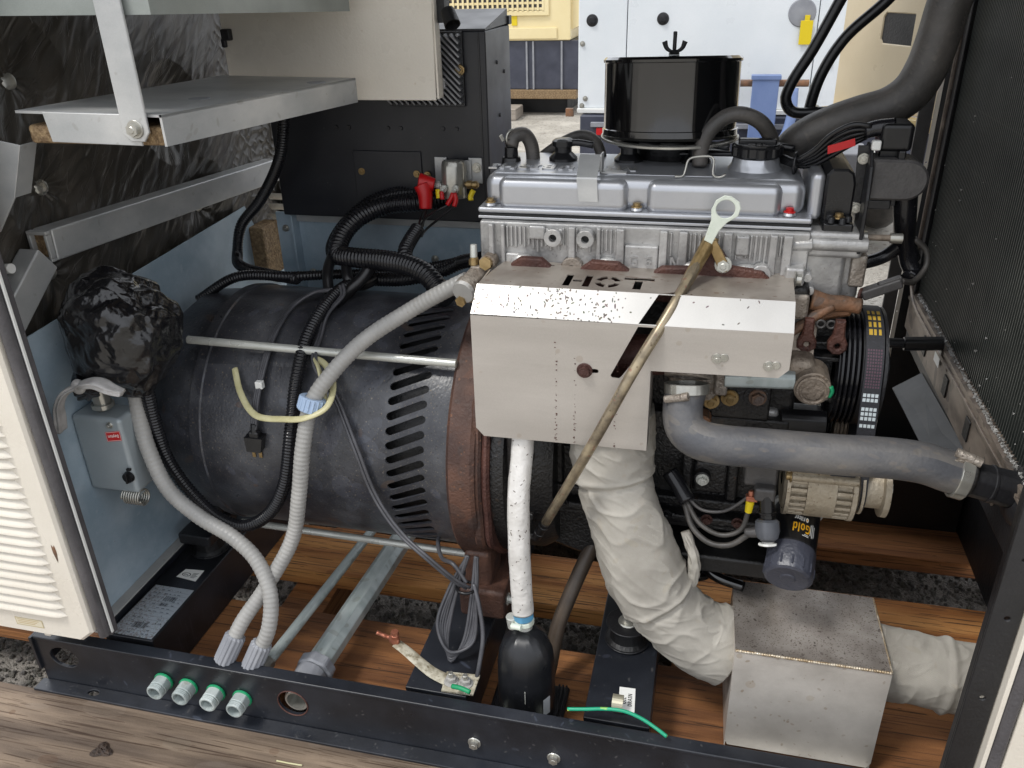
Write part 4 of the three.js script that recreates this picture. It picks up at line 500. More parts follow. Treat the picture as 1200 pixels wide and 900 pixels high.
// ================= engine =================
const eng = thing('engine', 'four cylinder engine with silver valve cover, cast head and black block', 'engine', [-0.1, 0.19, -0.42]);
{
  // flywheel housing, block, sump
  part('flywheel_housing', [lx([[-0.2893, 0.12], [-0.2893, 0.213], [-0.27, 0.213], [-0.262, 0.203], [-0.225, 0.2], [-0.2, 0.185], [-0.2, 0.12]], AY, AZ, 72), ...[0.52, 0.475, 0.43, 0.33, 0.28].map((y, i) => box(-0.262, -0.225, y - 0.006, y + 0.006, AZ + Math.sqrt(0.2 ** 2 - (y - AY) ** 2) - 0.02, AZ + Math.sqrt(0.2 ** 2 - (y - AY) ** 2) + 0.012, 0.003)), box(-0.263, -0.235, 0.355, 0.47, -0.235, -0.2, 0.005, 2)], M.block, eng);
  bolt(eng, [-0.236, 0.395, -0.2], X, 0.012, M.rodSteel); bolt(eng, [-0.236, 0.32, -0.215], X, 0.012, M.black);
  const bl = [box(-0.235, 0.135, 0.29, 0.69, -0.54, -0.285, 0.008, 2), box(-0.232, 0.13, 0.47, 0.5, -0.29, -0.262, 0.005, 2), box(-0.232, 0.13, 0.336, 0.352, -0.29, -0.268, 0.004), box(-0.232, 0.13, 0.31, 0.324, -0.29, -0.262, 0.004)];
  for (const x of [-0.2, -0.145, -0.085, -0.005, 0.062]) bl.push(box(x - 0.008, x + 0.008, 0.352, 0.6, -0.29, -0.27, 0.005, 2));
  for (const [x0, x1, y] of [[-0.2, -0.15, 0.41], [-0.2, -0.15, 0.44], [-0.14, -0.09, 0.39]]) bl.push(box(x0, x1, y, y + 0.006, -0.287, -0.279, 0.002));
  for (const [x, y] of [[-0.145, 0.45], [-0.2, 0.52], [-0.085, 0.37], [0.018, 0.392], [0.062, 0.45]]) bl.push(cyl([x, y, -0.29], [x, y, -0.262], 0.013, 0.012, 20));
  bl.push(box(0.005, 0.055, 0.36, 0.415, -0.289, -0.274, 0.006, 2), box(0.0, 0.068, 0.425, 0.47, -0.289, -0.272, 0.006, 2));
  part('cylinder_block', bl, M.block, eng);
  part('cast_mark', [0, 0.009, 0.016, 0.026].flatMap((x, i) => [box(0.02 + x, 0.0225 + x, 0.44, 0.454, -0.273, -0.2695, 0.0008), ...(i % 2 ? [box(0.0227 + x, 0.0275 + x, 0.4505, 0.453, -0.273, -0.2695, 0.0008)] : [])]), M.block, eng);
  for (const [x, y, z] of [[0.0185, 0.392, -0.262], [-0.145, 0.45, -0.262], [-0.085, 0.37, -0.262]]) bolt(eng, [x, y, z], Z, 0.012, x > 0 ? M.rodSteel : M.black);
  part('oil_pan', [ext([[-0.24, 0.3], [-0.24, 0.255], [-0.215, 0.215], [-0.17, 0.2], [-0.02, 0.2], [0.04, 0.235], [0.14, 0.25], [0.14, 0.3]], 0.24, { o: [0, 0, -0.53], bevel: 0.012 }), box(-0.24, 0.15, 0.296, 0.308, -0.54, -0.272, 0.003)], M.block, eng);
  for (const x of [-0.19, -0.1, -0.03, 0.03, 0.075]) bolt(eng, [x, 0.322, -0.262], Z, 0.011, x > 0 ? M.rustDark : M.black);
  part('engine_mount', [box(-0.05, 0.14, 0.255, 0.285, -0.3, -0.22, 0.005)], M.blackDark, eng);

  // ---- cast aluminium head ----
  const hd = [box(-0.318, 0.128, 0.688, 0.757, -0.52, -0.302, 0.003)];
  const r = rng(41);
  const hdBump = (x0, x1) => { for (let x = x0; x < x1; x += 0.0062) { const y0 = 0.715 + 0.012 * r(); hd.push(box(x, x + 0.0032, y0, 0.752, -0.303, -0.2975, 0.0014)); } };
  hdBump(-0.285, -0.214); hdBump(-0.205, -0.16); hdBump(-0.145, -0.118); hdBump(-0.058, -0.048); hdBump(-0.026, 0.02); hdBump(0.034, 0.1); hdBump(0.052, 0.078);
  for (const [x, w] of [[-0.3, 0.008], [-0.283, 0.006], [-0.185, 0.01], [-0.148, 0.006], [-0.118, 0.011], [-0.06, 0.011], [-0.034, 0.012], [0.024, 0.012], [0.082, 0.01], [0.1, 0.012]]) hd.push(box(x - w / 2, x + w / 2, 0.693, 0.755, -0.303, -0.293, 0.002, 2));
  for (const [x0, x1, y0, y1] of [[-0.246, -0.222, 0.735, 0.755], [-0.222, -0.197, 0.728, 0.752], [-0.112, -0.066, 0.697, 0.733], [-0.105, -0.085, 0.69, 0.705], [0.034, 0.052, 0.725, 0.752], [-0.28, -0.25, 0.692, 0.714]]) hd.push(box(x0, x1, y0, y1, -0.303, -0.2945, 0.003, 2));
  for (const x of [-0.255, -0.135, -0.02, 0.05]) hd.push(new THREE.SphereGeometry(0.019, 24, 12).scale(1, 0.75, 0.5).translate(x, 0.7, -0.297));
  part('cylinder_head', hd, M.alu, eng);
  for (const [x, y] of [[-0.21, 0.741], [-0.165, 0.741], [0.07, 0.704]]) { const b = part('boss', ring([x, y, -0.301], [x, y, -0.285], 0.0125, 0.0055, 28), M.alu, eng); part('threaded_hole', cyl([x, y, -0.3], [x, y, -0.294], 0.0056), M.blackDark, b); }
  part('core_plug', ring([-0.184, 0.697, -0.302], [-0.184, 0.697, -0.289], 0.016, 0.006, 18), M.aluDirty, eng);
  for (const [s, x] of [['G', -0.1], ['6', -0.079], ['N', -0.044], ['H', 0.004]]) put('cast_letter', join(letters(s, 0.014, 0.0025)), M.alu, eng, [x, 0.712, -0.2946]);
  // brown manifold flanges peeping over the shield
  const mf = [[-0.29, -0.235, 0.004], [-0.225, -0.14, 0.018], [-0.128, -0.075, 0.012]];
  part('exhaust_manifold', [ext([[-0.27, 0.66], [-0.268, 0.704], [-0.255, 0.713], [-0.225, 0.713], [-0.212, 0.702], [-0.21, 0.66]], 0.014, { o: [0, 0, -0.291], bevel: 0.002 }), ext([[-0.178, 0.66], [-0.172, 0.7], [-0.155, 0.713], [-0.118, 0.712], [-0.098, 0.698], [-0.094, 0.66]], 0.014, { o: [0, 0, -0.291], bevel: 0.002 }),
    ext([[-0.076, 0.66], [-0.072, 0.7], [-0.06, 0.709], [-0.022, 0.711], [-0.008, 0.73], [0.004, 0.742], [0.018, 0.735], [0.032, 0.714], [0.07, 0.71], [0.09, 0.694], [0.09, 0.66]], 0.014, { o: [0, 0, -0.291], bevel: 0.002 }), sweep([[-0.24, 0.66, -0.27], [-0.2, 0.63, -0.24], [-0.13, 0.6, -0.235], [0.02, 0.62, -0.24], [0.06, 0.66, -0.27]], 0.028, { step: 0.012 }), sweep([[-0.12, 0.6, -0.235], [-0.12, 0.54, -0.24], [-0.12, 0.47, -0.24]], 0.032, { step: 0.012 })], M.rustDark, eng);
  bolt(eng, [0.02, 0.718, -0.277], Z, 0.014, M.rodSteel);

  // ---- silver valve cover ----
  const cv = part('valve_cover', [box(-0.316, 0.118, 0.77, 0.817, -0.5, -0.328, 0.016, 5), box(-0.3225, 0.128, 0.7665, 0.7745, -0.51, -0.31, 0.0036, 3)], M.cover, eng);
  part('cover_bulge', [box(-0.294, -0.1125, 0.77, 0.8145, -0.42, -0.3148, 0.0125, 6), box(-0.0875, 0.088, 0.77, 0.8145, -0.42, -0.3148, 0.0125, 6)], M.cover, cv);
  part('cover_gasket', box(-0.3215, 0.127, 0.757, 0.7664, -0.509, -0.3125, 0.002), M.blackDark, cv);
  part('gasket_lip', box(-0.322, 0.128, 0.7585, 0.7625, -0.51, -0.3105, 0.001), M.cover, cv);
  for (const [x, m] of [[-0.306, M.brass], [-0.1, M.brass], [0.099, M.red]]) { part('bolt_boss', cyl([x, 0.7746, -0.3215], [x, 0.779, -0.3215], 0.0085, 0.0075, 20), M.cover, cv); bolt(cv, [x, 0.779, -0.3215], Y, 0.0095, m, 'cover_bolt'); }
  const q1 = new THREE.Quaternion().setFromEuler(new THREE.Euler(-Math.PI / 2, 0, Math.PI));
  put('raised_lettering', join(letters('MITSUBISHI', 0.027, 0.0022)), M.coverTop, cv, [-0.213, 0.8165, -0.378], q1);
  part('raised_pad', box(-0.145, -0.0, 0.8155, 0.8178, -0.43, -0.345, 0.001), M.cover, cv);
  // bracket tab, wire clip, breather, plug boots, filler cap
  part('bracket_tab', [hexa([[-0.184, 0.84, -0.352], [-0.154, 0.84, -0.352], [-0.154, 0.817, -0.3128], [-0.182, 0.817, -0.3128], [-0.184, 0.842, -0.354], [-0.154, 0.842, -0.354], [-0.154, 0.819, -0.314], [-0.182, 0.819, -0.314]]), hexa([[-0.182, 0.817, -0.3128], [-0.154, 0.817, -0.3128], [-0.152, 0.787, -0.3105], [-0.178, 0.787, -0.3105], [-0.182, 0.818, -0.3142], [-0.154, 0.818, -0.3142], [-0.152, 0.787, -0.3122], [-0.178, 0.787, -0.3122]]), box(-0.156, -0.153, 0.8175, 0.842, -0.375, -0.35, 0.0008), box(-0.153, -0.118, 0.8176, 0.8196, -0.36, -0.345, 0.0008)], M.galvWarm, eng, 'bent grey metal tab hooked over the cover edge');
  part('wire_clip', sweep([[-0.052, 0.8185, -0.336], [-0.042, 0.819, -0.34], [-0.036, 0.838, -0.35], [-0.03, 0.841, -0.352], [-0.006, 0.842, -0.352], [-0.003, 0.838, -0.35], [-0.002, 0.82, -0.342], [0.006, 0.8185, -0.338], [0.014, 0.822, -0.34]], 0.0016, { step: 0.003, rad: 10 }), M.zinc, eng);
  part('breather_elbow', [cyl([-0.298, 0.812, -0.42], [-0.298, 0.823, -0.42], 0.015, 0.0135), cyl([-0.298, 0.823, -0.42], [-0.298, 0.838, -0.42], 0.0105, 0.0095), cyl([-0.298, 0.838, -0.42], [-0.298, 0.85, -0.42], 0.008)], M.plastic, eng);
  part('breather_hose', [sweep([[-0.298, 0.838, -0.42], [-0.294, 0.851, -0.424], [-0.281, 0.853, -0.434], [-0.272, 0.838, -0.44], [-0.268, 0.8, -0.44]], 0.0105, { step: 0.004 })], M.rubber, eng);
  part('spring_clamp', [new THREE.TorusGeometry(0.0115, 0.0018, 8, 24).rotateY(0.9).translate(-0.296, 0.85, -0.423), beam([-0.308, 0.846, -0.415], [-0.312, 0.856, -0.412], 0.003, 0.006)], M.zinc, eng);
  for (const x of [-0.222, -0.125, -0.028, 0.06]) { const s = part('plug_boot', lathe([[0, -0.006], [0.021, -0.006], [0.021, 0.002], [0.015, 0.008], [0.0125, 0.01], [0.0125, 0.018], [0.0165, 0.019], [0.0165, 0.026], [0.012, 0.029], [0, 0.029]], [x, 0.819, -0.435], [x, 0.9, -0.435], 28), M.plastic, eng); part('boot_arm', sweep([[x, 0.84, -0.435], [x + 0.02, 0.843, -0.432], [x + 0.045, 0.84, -0.43]], 0.005, { step: 0.006 }), M.plastic, s); }
  const cap = part('filler_cap', [(() => { const q = []; for (let i = 0; i < 96; i++) { const a = i / 96 * 6.2832, k = 0.0335 + 0.0016 * Math.tanh(3 * Math.cos(a * 9)); q.push([k * Math.cos(a), k * Math.sin(a)]); } return ext(q, 0.0155, { o: [0.0535, 0.8335, -0.41], u: [1, 0, 0], v: [0, 0, -1], bevel: 0.0022 }); })(), lathe([[0.012, 0.0155], [0.03, 0.0155], [0.03, 0.0175], [0.012, 0.0175], [0.012, 0.0155]], [0.0535, 0.8335, -0.41], [0.0535, 1, -0.41]), box(0.028, 0.079, 0.8485, 0.857, -0.417, -0.403, 0.003)], M.plastic, eng, 'black ribbed oil filler cap');
  part('filler_neck', lathe([[0.038, 0], [0.033, 0.006], [0.0305, 0.016], [0.02, 0.016]], [0.0535, 0.8165, -0.41], [0.0535, 1, -0.41]), M.cover, eng);
  put('cap_lettering', join(letters('OIL', 0.012, 0.0012)), M.coil, cap, [0.0535, 0.8508, -0.393], new THREE.Quaternion().setFromEuler(new THREE.Euler(-Math.PI / 2, 0, 0)));
  part('breather_loop', sweep([[-0.022, 0.82, -0.4], [-0.022, 0.84, -0.402], [-0.014, 0.864, -0.404], [0.008, 0.885, -0.408], [0.03, 0.888, -0.412], [0.056, 0.876, -0.42], [0.072, 0.852, -0.43], [0.076, 0.826, -0.436]], 0.0105, { step: 0.004, rad: 18 }), M.rubber, eng, 'curved black rubber hose beside the filler cap');
  part('vent_hose', sweep([[-0.287, 0.79, -0.5], [-0.262, 0.812, -0.5], [-0.23, 0.833, -0.5], [-0.205, 0.842, -0.498], [-0.185, 0.838, -0.49], [-0.172, 0.822, -0.475], [-0.168, 0.8, -0.46]], 0.0082, { step: 0.005 }), M.rubber, eng);
  part('throttle_plate', [box(-0.11, 0.02, 0.79, 0.82, -0.56, -0.51, 0.006), cyl([-0.07, 0.8, -0.52], [-0.07, 0.845, -0.52], 0.032), box(-0.12, -0.02, 0.822, 0.83, -0.52, -0.47, 0.003)], M.blackDark, eng);

  // ---- front end: timing cover, castings ----
  part('timing_cover', [box(0.122, 0.1405, 0.765, 0.8275, -0.47, -0.335, 0.012, 4)], M.cover, eng);
  part('belt_cover', [ext([[0.1405, 0.762], [0.177, 0.762], [0.177, 0.815], [0.1735, 0.829], [0.166, 0.834], [0.147, 0.834], [0.1405, 0.826]], 0.14, { o: [0, 0, -0.472], bevel: 0.003 })], M.plastic, eng);
  const kb = part('cover_knob', [box(0.142, 0.18, 0.752, 0.767, -0.338, -0.318, 0.003), ...[0.0, 1.2566, 2.513, 3.77, 5.027].map((a) => cyl([0.161 + 0.012 * Math.cos(a), 0.768, -0.324 + 0.012 * Math.sin(a)], [0.161 + 0.012 * Math.cos(a), 0.776, -0.324 + 0.012 * Math.sin(a)], 0.005, 0.0045, 14))], M.plastic, eng); bolt(kb, [0.161, 0.773, -0.324], Y, 0.01, M.brass);
  const fc = [box(0.115, 0.195, 0.722, 0.757, -0.45, -0.312, 0.006, 2), box(0.12, 0.178, 0.655, 0.73, -0.46, -0.318, 0.008, 2), box(0.168, 0.2, 0.66, 0.752, -0.46, -0.33, 0.006, 2), cyl([0.12, 0.741, -0.315], [0.2, 0.741, -0.315], 0.0095), cyl([0.09, 0.738, -0.305], [0.13, 0.741, -0.31], 0.006, 0.0105), box(0.1, 0.125, 0.69, 0.715, -0.31, -0.285, 0.004, 2)];
  for (const [x, y, z] of [[0.13, 0.698, -0.31], [0.135, 0.68, -0.31]]) fc.push(cyl([x, y, z - 0.01], [x, y, z + 0.012], 0.006));
  part('front_casting', fc, M.alu, eng); bolt(eng, [0.112, 0.7, -0.285], X, 0.014, M.zinc);
  part('spotted_casting', [box(0.185, 0.205, 0.68, 0.725, -0.37, -0.322, 0.004, 2), box(0.108, 0.135, 0.645, 0.68, -0.31, -0.28, 0.006, 2)], M.aluDirty, eng);
  part('rusty_bracket', [sweep([[0.202, 0.661, -0.302], [0.18, 0.664, -0.302], [0.16, 0.664, -0.3], [0.138, 0.668, -0.3]], (s, a, L) => 0.0105 + 0.004 * (s / L) ** 2, { step: 0.003, rad: 24 }), sweep([[0.165, 0.662, -0.298], [0.142, 0.647, -0.29], [0.118, 0.628, -0.282], [0.1, 0.612, -0.28]], (s, a, L) => 0.011 - 0.003 * s / L, { step: 0.003, rad: 20, flat: 0.7 }), ext([[0.12, 0.64], [0.15, 0.665], [0.195, 0.66], [0.19, 0.648], [0.165, 0.642], [0.14, 0.63]], 0.016, { o: [0, 0, -0.312], bevel: 0.004 })], M.rustOrange, eng, 'orange rusted cast bracket beside the pulleys');
  part('pump_housing', [box(0.105, 0.19, 0.57, 0.648, -0.44, -0.312, 0.01, 2), lx([[0.13, 0.02], [0.13, 0.055], [0.18, 0.05], [0.183, 0.02]], 0.555, -0.36, 48), box(0.13, 0.185, 0.585, 0.592, -0.315, -0.285, 0.002), box(0.13, 0.185, 0.607, 0.612, -0.315, -0.29, 0.002)], M.block, eng);
  for (const x of [0.1375, 0.1765]) part('rusty_lug', [ext([[x - 0.006, 0.65], [x + 0.006, 0.65], [x + 0.0075, 0.628], [x + 0.0125, 0.618], [x + 0.012, 0.609], [x + 0.005, 0.602], [x - 0.005, 0.602], [x - 0.012, 0.609], [x - 0.0125, 0.618], [x - 0.0075, 0.628]], 0.012, { o: [0, 0, -0.284], bevel: 0.002, holes: [circ(x, 0.614, 0.004, 14)] })], M.rustDark, eng);
  for (const x of [0.153, 0.166]) part('lug_ring', new THREE.TorusGeometry(0.0052, 0.0016, 8, 20).translate(x, 0.641, -0.282), M.coil, eng);
  // ---- thermostat outlet, water pipe, brass bolts ----
  part('outlet_flange', [ext([[-0.045, 0.605], [-0.04, 0.56], [-0.03, 0.535], [-0.012, 0.525], [0.02, 0.53], [0.034, 0.55], [0.034, 0.605]], 0.016, { o: [0, 0, -0.262], bevel: 0.003 }), box(0.022, 0.04, 0.545, 0.6, -0.262, -0.235, 0.004, 2), lathe([[0.031, -0.04], [0.031, 0], [0.026, 0.001]], [-0.013, 0.585, -0.205], [-0.013, 0.56, -0.19])], M.aluDirty, eng);
  part('water_pipe', [cyl([0.035, 0.5715, -0.24], [0.125, 0.576, -0.24], 0.0125, 0.0125, 28)], M.pipe, eng);
  part('thermostat_housing', [box(0.112, 0.15, 0.56, 0.605, -0.31, -0.24, 0.012, 3), hexa([[0.112, 0.56, -0.25], [0.145, 0.56, -0.25], [0.15, 0.64, -0.29], [0.12, 0.64, -0.29], [0.112, 0.56, -0.3], [0.145, 0.56, -0.3], [0.15, 0.64, -0.32], [0.12, 0.64, -0.32]]), cyl([0.147, 0.573, -0.27], [0.147, 0.571, -0.226], 0.024, 0.0235)], M.cast, eng);
  const pg = part('pipe_plug', [lathe([[0.0145, 0], [0.0205, 0], [0.0205, 0.005], [0.018, 0.006], [0.0165, 0.004], [0.0145, 0.004]], [0.147, 0.571, -0.2262], [0.147, 0.569, -0.1]), lathe([[0, 0.0035], [0.0145, 0.0025], [0.0145, 0], [0, 0]], [0.147, 0.571, -0.2262], [0.147, 0.569, -0.1])], M.cast, eng); part('green_sealant', sweep([[0.1685, 0.577, -0.226], [0.171, 0.57, -0.226], [0.168, 0.562, -0.226]], 0.0032, { step: 0.002, rad: 8 }), M.green, pg);
  for (const [x, y, m] of [[0.02, 0.527, M.brass], [0.045, 0.534, M.brass], [0.082, 0.538, M.rustOrange]]) { bolt(eng, [x, y, -0.256], Z, 0.0155, m); }
  part('gasket_plate', [box(-0.03, 0.1, 0.5, 0.575, -0.285, -0.2575, 0.004), cyl([0.08, 0.538, -0.258], [0.08, 0.538, -0.2562], 0.017)], M.block, eng); part('rusty_boss', cyl([0.01, 0.5, -0.27], [0.01, 0.5, -0.235], 0.013), M.rustOrange, eng);
}
// ---- heat shield ----
{
  const t = thing('heat_shield', 'stainless steel heat shield box with HOT cut out above the wrapped exhaust', 'heat shield', [-0.1, 0.485, -0.2]);
  const L = -0.298, R = 0.1085, x3 = (x, y) => [x, y];
  // front sheet
  part('front_sheet', ext([[L, 0.6675], [R, 0.6705], [R, 0.622], [0.097, 0.61], [-0.06, 0.6065], [-0.06, 0.487], [-0.287, 0.4855], [L, 0.498]], 0.0015, { o: [0, 0, -0.1715], holes: [[[-0.1115, 0.5955], [-0.109, 0.5925], [-0.1, 0.592], [-0.0975, 0.5945], [-0.0505, 0.6665], [-0.0785, 0.6665]], slot2(-0.137, 0.6, 0.02, 0.006, 0)] }), M.steel, t, 'flat warm grey front sheet');
  const sl = V([0, 0.031, -0.03]).normalize(), len = Math.hypot(0.031, 0.03);
  part('slope_sheet', ext([[L, 0], [R, 0], [R, len], [L + 0.002, len]], 0.0015, { o: [0, 0.6685, -0.1715], u: X, v: sl.toArray(), holes: [[[-0.0785, 0.0008], [-0.0495, 0.0008], [-0.0285, len - 0.0008], [-0.0568, len - 0.0008]]] }), M.steelFlake, t, 'bright sloping edge with dark flakes');
  // top sheet with the stencilled letters; x to the right, v runs back
  const lw = 0.0092, H = (x, z) => [[x, z], [x + lw, z], [x + lw + 0.001, z + 0.042], [x + 0.001, z + 0.042]], oc = (a0, a1) => { const q = []; for (let i = 0; i <= 8; i++) { const a = a0 + (a1 - a0) * i / 8; q.push([-0.126 + 0.0172 * Math.cos(a), 0.0335 + 0.0205 * Math.sin(a)]); } for (let i = 8; i >= 0; i--) { const a = a0 + (a1 - a0) * i / 8; q.push([-0.126 + 0.0092 * Math.cos(a), 0.0335 + 0.0105 * Math.sin(a)]); } return q; };
  const topH = [H(-0.184, 0.012), [[-0.1725, 0.029], [-0.1605, 0.029], [-0.1605, 0.0365], [-0.1725, 0.0365]], H(-0.158, 0.012), oc(0.25, 1.35), oc(1.75, 2.9), oc(3.4, 4.5), oc(4.9, 6.05), [[-0.106, 0.0455], [-0.066, 0.0455], [-0.066, 0.0545], [-0.106, 0.0545]], [[-0.092, 0.012], [-0.0815, 0.012], [-0.0805, 0.043], [-0.091, 0.043]], [[-0.0565, 0.0006], [-0.0285, 0.0006], [-0.0165, 0.012], [-0.036, 0.011]], slot2(-0.222, 0.086, 0.03, 0.0045, 0), slot2(0.045, 0.09, 0.03, 0.0045, 0)];
  part('top_sheet', ext([[L + 0.002, 0], [R, 0], [R + 0.002, 0.075], [0.112, 0.1], [0.06, 0.102], [-0.07, 0.099], [-0.28, 0.099], [L + 0.01, 0.06]], 0.0015, { o: [0, 0.6985, -0.2013], u: X, v: [0, 0.02, -1], holes: topH }), M.steelTop, t, 'dull top sheet with HOT cut through it');
  const rs = rng(63), dots = []; for (const [x, y0, n] of [[-0.184, 0.49, 34], [-0.158, 0.488, 30], [-0.103, 0.488, 18]]) for (let i = 0; i < n; i++) { const s = 0.0004 + 0.0007 * rs() ** 2, y = y0 + 0.15 * rs() ** 1.4; dots.push(cyl([x + (rs() - 0.5) * 0.005, y, -0.17], [x, y, -0.1697], s, s * 0.8, 7)); } part('rust_speck', dots, M.rustDark, t).userData.kind = 'stuff';
  part('side_sheet', [ext([[0.1715, 0.498], [0.1715, 0.668], [0.2, 0.698], [0.28, 0.698], [0.28, 0.6], [0.24, 0.498]], 0.0015, { o: [L + 0.0018, 0, 0], u: [0, 0, -1], v: Y })], M.steel, t);
  part('step_return', box(-0.0615, -0.06, 0.487, 0.606, -0.24, -0.1722, 0.0004), M.steel, t);
  bolt(t, [-0.1455, 0.6, -0.17], Z, 0.013, M.rustDark, 'rusty_bolt');
  for (const [x, y] of [[0.021, 0.631], [0.084, 0.6255]]) { bolt(t, [x, y, -0.17], Z, 0.0085, M.zinc); part('washer', [cyl([x + 0.0085, y + 0.0015, -0.1702], [x + 0.0085, y + 0.0015, -0.1688], 0.0055)], M.zinc, t); }
  for (const [x, z] of [[-0.236, -0.287], [0.033, -0.292]]) bolt(t, [x, 0.7015, z], Y, 0.011, M.rustDark, 'rusty_bolt');
}
// ---- air cleaner ----
{
  const t = thing('air_cleaner', 'round glossy black air cleaner drum with a wing nut, standing above the valve cover', 'air cleaner', [-0.071, 0.84, -0.46]);
  const c = [-0.071, 0.846, -0.48], R = 0.0985;
  part('drum', lathe([[0, 0], [R - 0.004, 0], [R, 0.004], [R, 0.012], [R - 0.002, 0.013], [R - 0.002, 0.102], [R, 0.103], [R + 0.0005, 0.1065], [R - 0.003, 0.11], [0.02, 0.1115], [0, 0.1115]], c, [c[0] - 0.012, c[1] + 1, c[2] - 0.088], 72, 0.5), M.gloss, t);
  part('rim', [ring([c[0], 0.8445, c[2]], [c[0], 0.8485, c[2]], R + 0.0022, R - 0.01, 64)], M.zinc, t); part('inlet_neck', cyl([c[0], 0.8, c[2]], [c[0], 0.845, c[2]], 0.045, 0.05), M.blackDark, t);
  const w = part('wing_nut', [cyl([c[0], 0.9575, c[2] - 0.0095], [c[0], 0.9645, c[2] - 0.01], 0.008, 0.0055), cyl([c[0], 0.9645, c[2] - 0.01], [c[0], 0.9885, c[2] - 0.012], 0.0028)], M.blackDark, t); for (const s of [-1, 1]) part('wing', sweep([[c[0] + s * 0.004, 0.9615, c[2] - 0.01], [c[0] + s * 0.011, 0.9665, c[2] - 0.0105], [c[0] + s * 0.0145, 0.9755, c[2] - 0.011]], (q, a, L) => 0.0022 + 0.0018 * (q / L), { step: 0.002, rad: 10 }), M.blackDark, w);
}
// ================= pulleys, belt, charging alternator =================
const PA = [0.555, -0.345], RA = 0.083, PB = [0.414, -0.255], RB = 0.031;
{
  const t = thing('fan_pulley', 'large black grooved fan pulley beside the rusty cast bracket', 'pulley', [0.2, PA[0], PA[1]]);
  const gr = (x0, n, p, r, d) => { const q = []; for (let i = 0; i < n; i++) q.push([x0 + i * p, r - d], [x0 + i * p + p * 0.3, r], [x0 + i * p + p * 0.7, r]); q.push([x0 + n * p, r - d]); return q; };
  part('groove_wheel', lx([[0.183, 0.02], [0.183, 0.078], ...gr(0.184, 4, 0.0065, 0.084, 0.006), [0.2115, 0.07], [0.2115, 0.02]], ...PA, 72, 0.35), M.loom, t);
  part('belt_wheel', lx([[0.212, 0.02], [0.212, RA - 0.001], [0.2375, RA - 0.001], [0.2385, RA + 0.003], [0.2425, RA + 0.003], [0.2425, 0.075], [0.24, 0.06], [0.24, 0.02]], ...PA, 72, 0.5), M.black, t);
  part('hub', lx([[0.235, 0.0], [0.256, 0.0], [0.256, 0.03], [0.235, 0.034]], ...PA, 32), M.black, t); for (let i = 0; i < 4; i++) bolt(t, [0.2402, PA[0] + 0.045 * Math.cos(i * 1.571 + 0.6), PA[1] + 0.045 * Math.sin(i * 1.571 + 0.6)], X, 0.011, M.zinc);
  // belt: the outline round both pulleys
  const b = thing('drive_belt', 'ribbed black drive belt with white and yellow print over the fan pulley', 'belt', [0.225, 0.45, -0.3]);
  const pts = [], n = 160; for (let i = 0; i <= n; i++) { const a = Math.PI / 2 - i / n * 6.28319, c = Math.cos(a), s = Math.sin(a), ka = PA[0] * s + PA[1] * c + RA, kb = PB[0] * s + PB[1] * c + RB, [cy, cz, r] = ka >= kb ? [...PA, RA] : [...PB, RB]; pts.push([cy + r * s, cz + r * c, s, c]); }
  const dense = []; for (let i = 0; i < n; i++) { const p = pts[i], q = pts[i + 1], L = Math.hypot(q[0] - p[0], q[1] - p[1]), k = Math.max(1, Math.round(L / 0.006)); for (let j = 0; j < k; j++) dense.push(p.map((x, e) => x + (q[e] - x) * j / k)); } dense.push(pts[n]);
  let s = 0; const S = dense.map((p, i) => (i ? s += Math.hypot(p[0] - dense[i - 1][0], p[1] - dense[i - 1][1]) : 0)), T = s;
  const pr = decal(64, 2048, (g, w, h) => {
    g.fillStyle = '#2a2b30'; g.fillRect(0, 0, w, h); const k = h / T, r = rng(9); for (let i = 0; i < 1500; i++) { g.fillStyle = `rgba(${r() < 0.5 ? '70,70,78' : '20,20,22'},0.5)`; g.fillRect(r() * w, r() * h, 3 + 5 * r(), 1 + 2 * r()); }
    const y = (m) => m * k; g.fillStyle = '#c9a53a'; for (let i = 0; i < 3; i++) for (let j = 0; j < 4; j++) g.fillRect(10 + i * 17, y(0.006 + j * 0.0125), 9 + 4 * r(), y(0.009));
    g.fillStyle = 'rgba(132,86,104,0.55)'; for (let j = 0; j < 13; j++) for (let i = 0; i < 6; i++) g.fillRect(6 + i * 9, y(0.072 + j * 0.004), 6, y(0.0026));
    g.fillStyle = '#c9d3d6'; for (const [a, m] of [[0.13, 2], [0.149, 3], [0.172, 1]]) for (let j = 0; j < m; j++) for (let i = 0; i < 4; i++) g.fillRect(5 + i * 14, y(a + j * 0.0065), 11, y(0.0048));
  });
  const x0 = 0.2135, x1 = 0.2365, pos = [], uv = [], th = 0.0045, quad = (a, b, c, d, ua, ub) => { for (const [p, u] of [[a, [0, ua]], [b, [1, ua]], [c, [1, ub]], [a, [0, ua]], [c, [1, ub]], [d, [0, ub]]]) { pos.push(...p); uv.push(u[0], 1 - u[1]); } };
  const on = origin(b), pt = (p, x, k) => [x - on.x, p[0] + p[2] * k - on.y, p[1] + p[3] * k - on.z];
  for (let i = 0; i < dense.length - 1; i++) { const p = dense[i], q = dense[i + 1], a = S[i] / T, c = S[i + 1] / T; quad(pt(p, x0, th), pt(p, x1, th), pt(q, x1, th), pt(q, x0, th), a, c); quad(pt(p, x0, 0), pt(q, x0, 0), pt(q, x1, 0), pt(p, x1, 0), 0.9, 0.91); for (const x of [x0, x1]) quad(pt(p, x, 0), pt(p, x, th), pt(q, x, th), pt(q, x, 0), 0.95, 0.96); }
  const g = new THREE.BufferGeometry(); g.setAttribute('position', new THREE.Float32BufferAttribute(pos, 3)); g.setAttribute('uv', new THREE.Float32BufferAttribute(uv, 2)); g.computeVertexNormals();
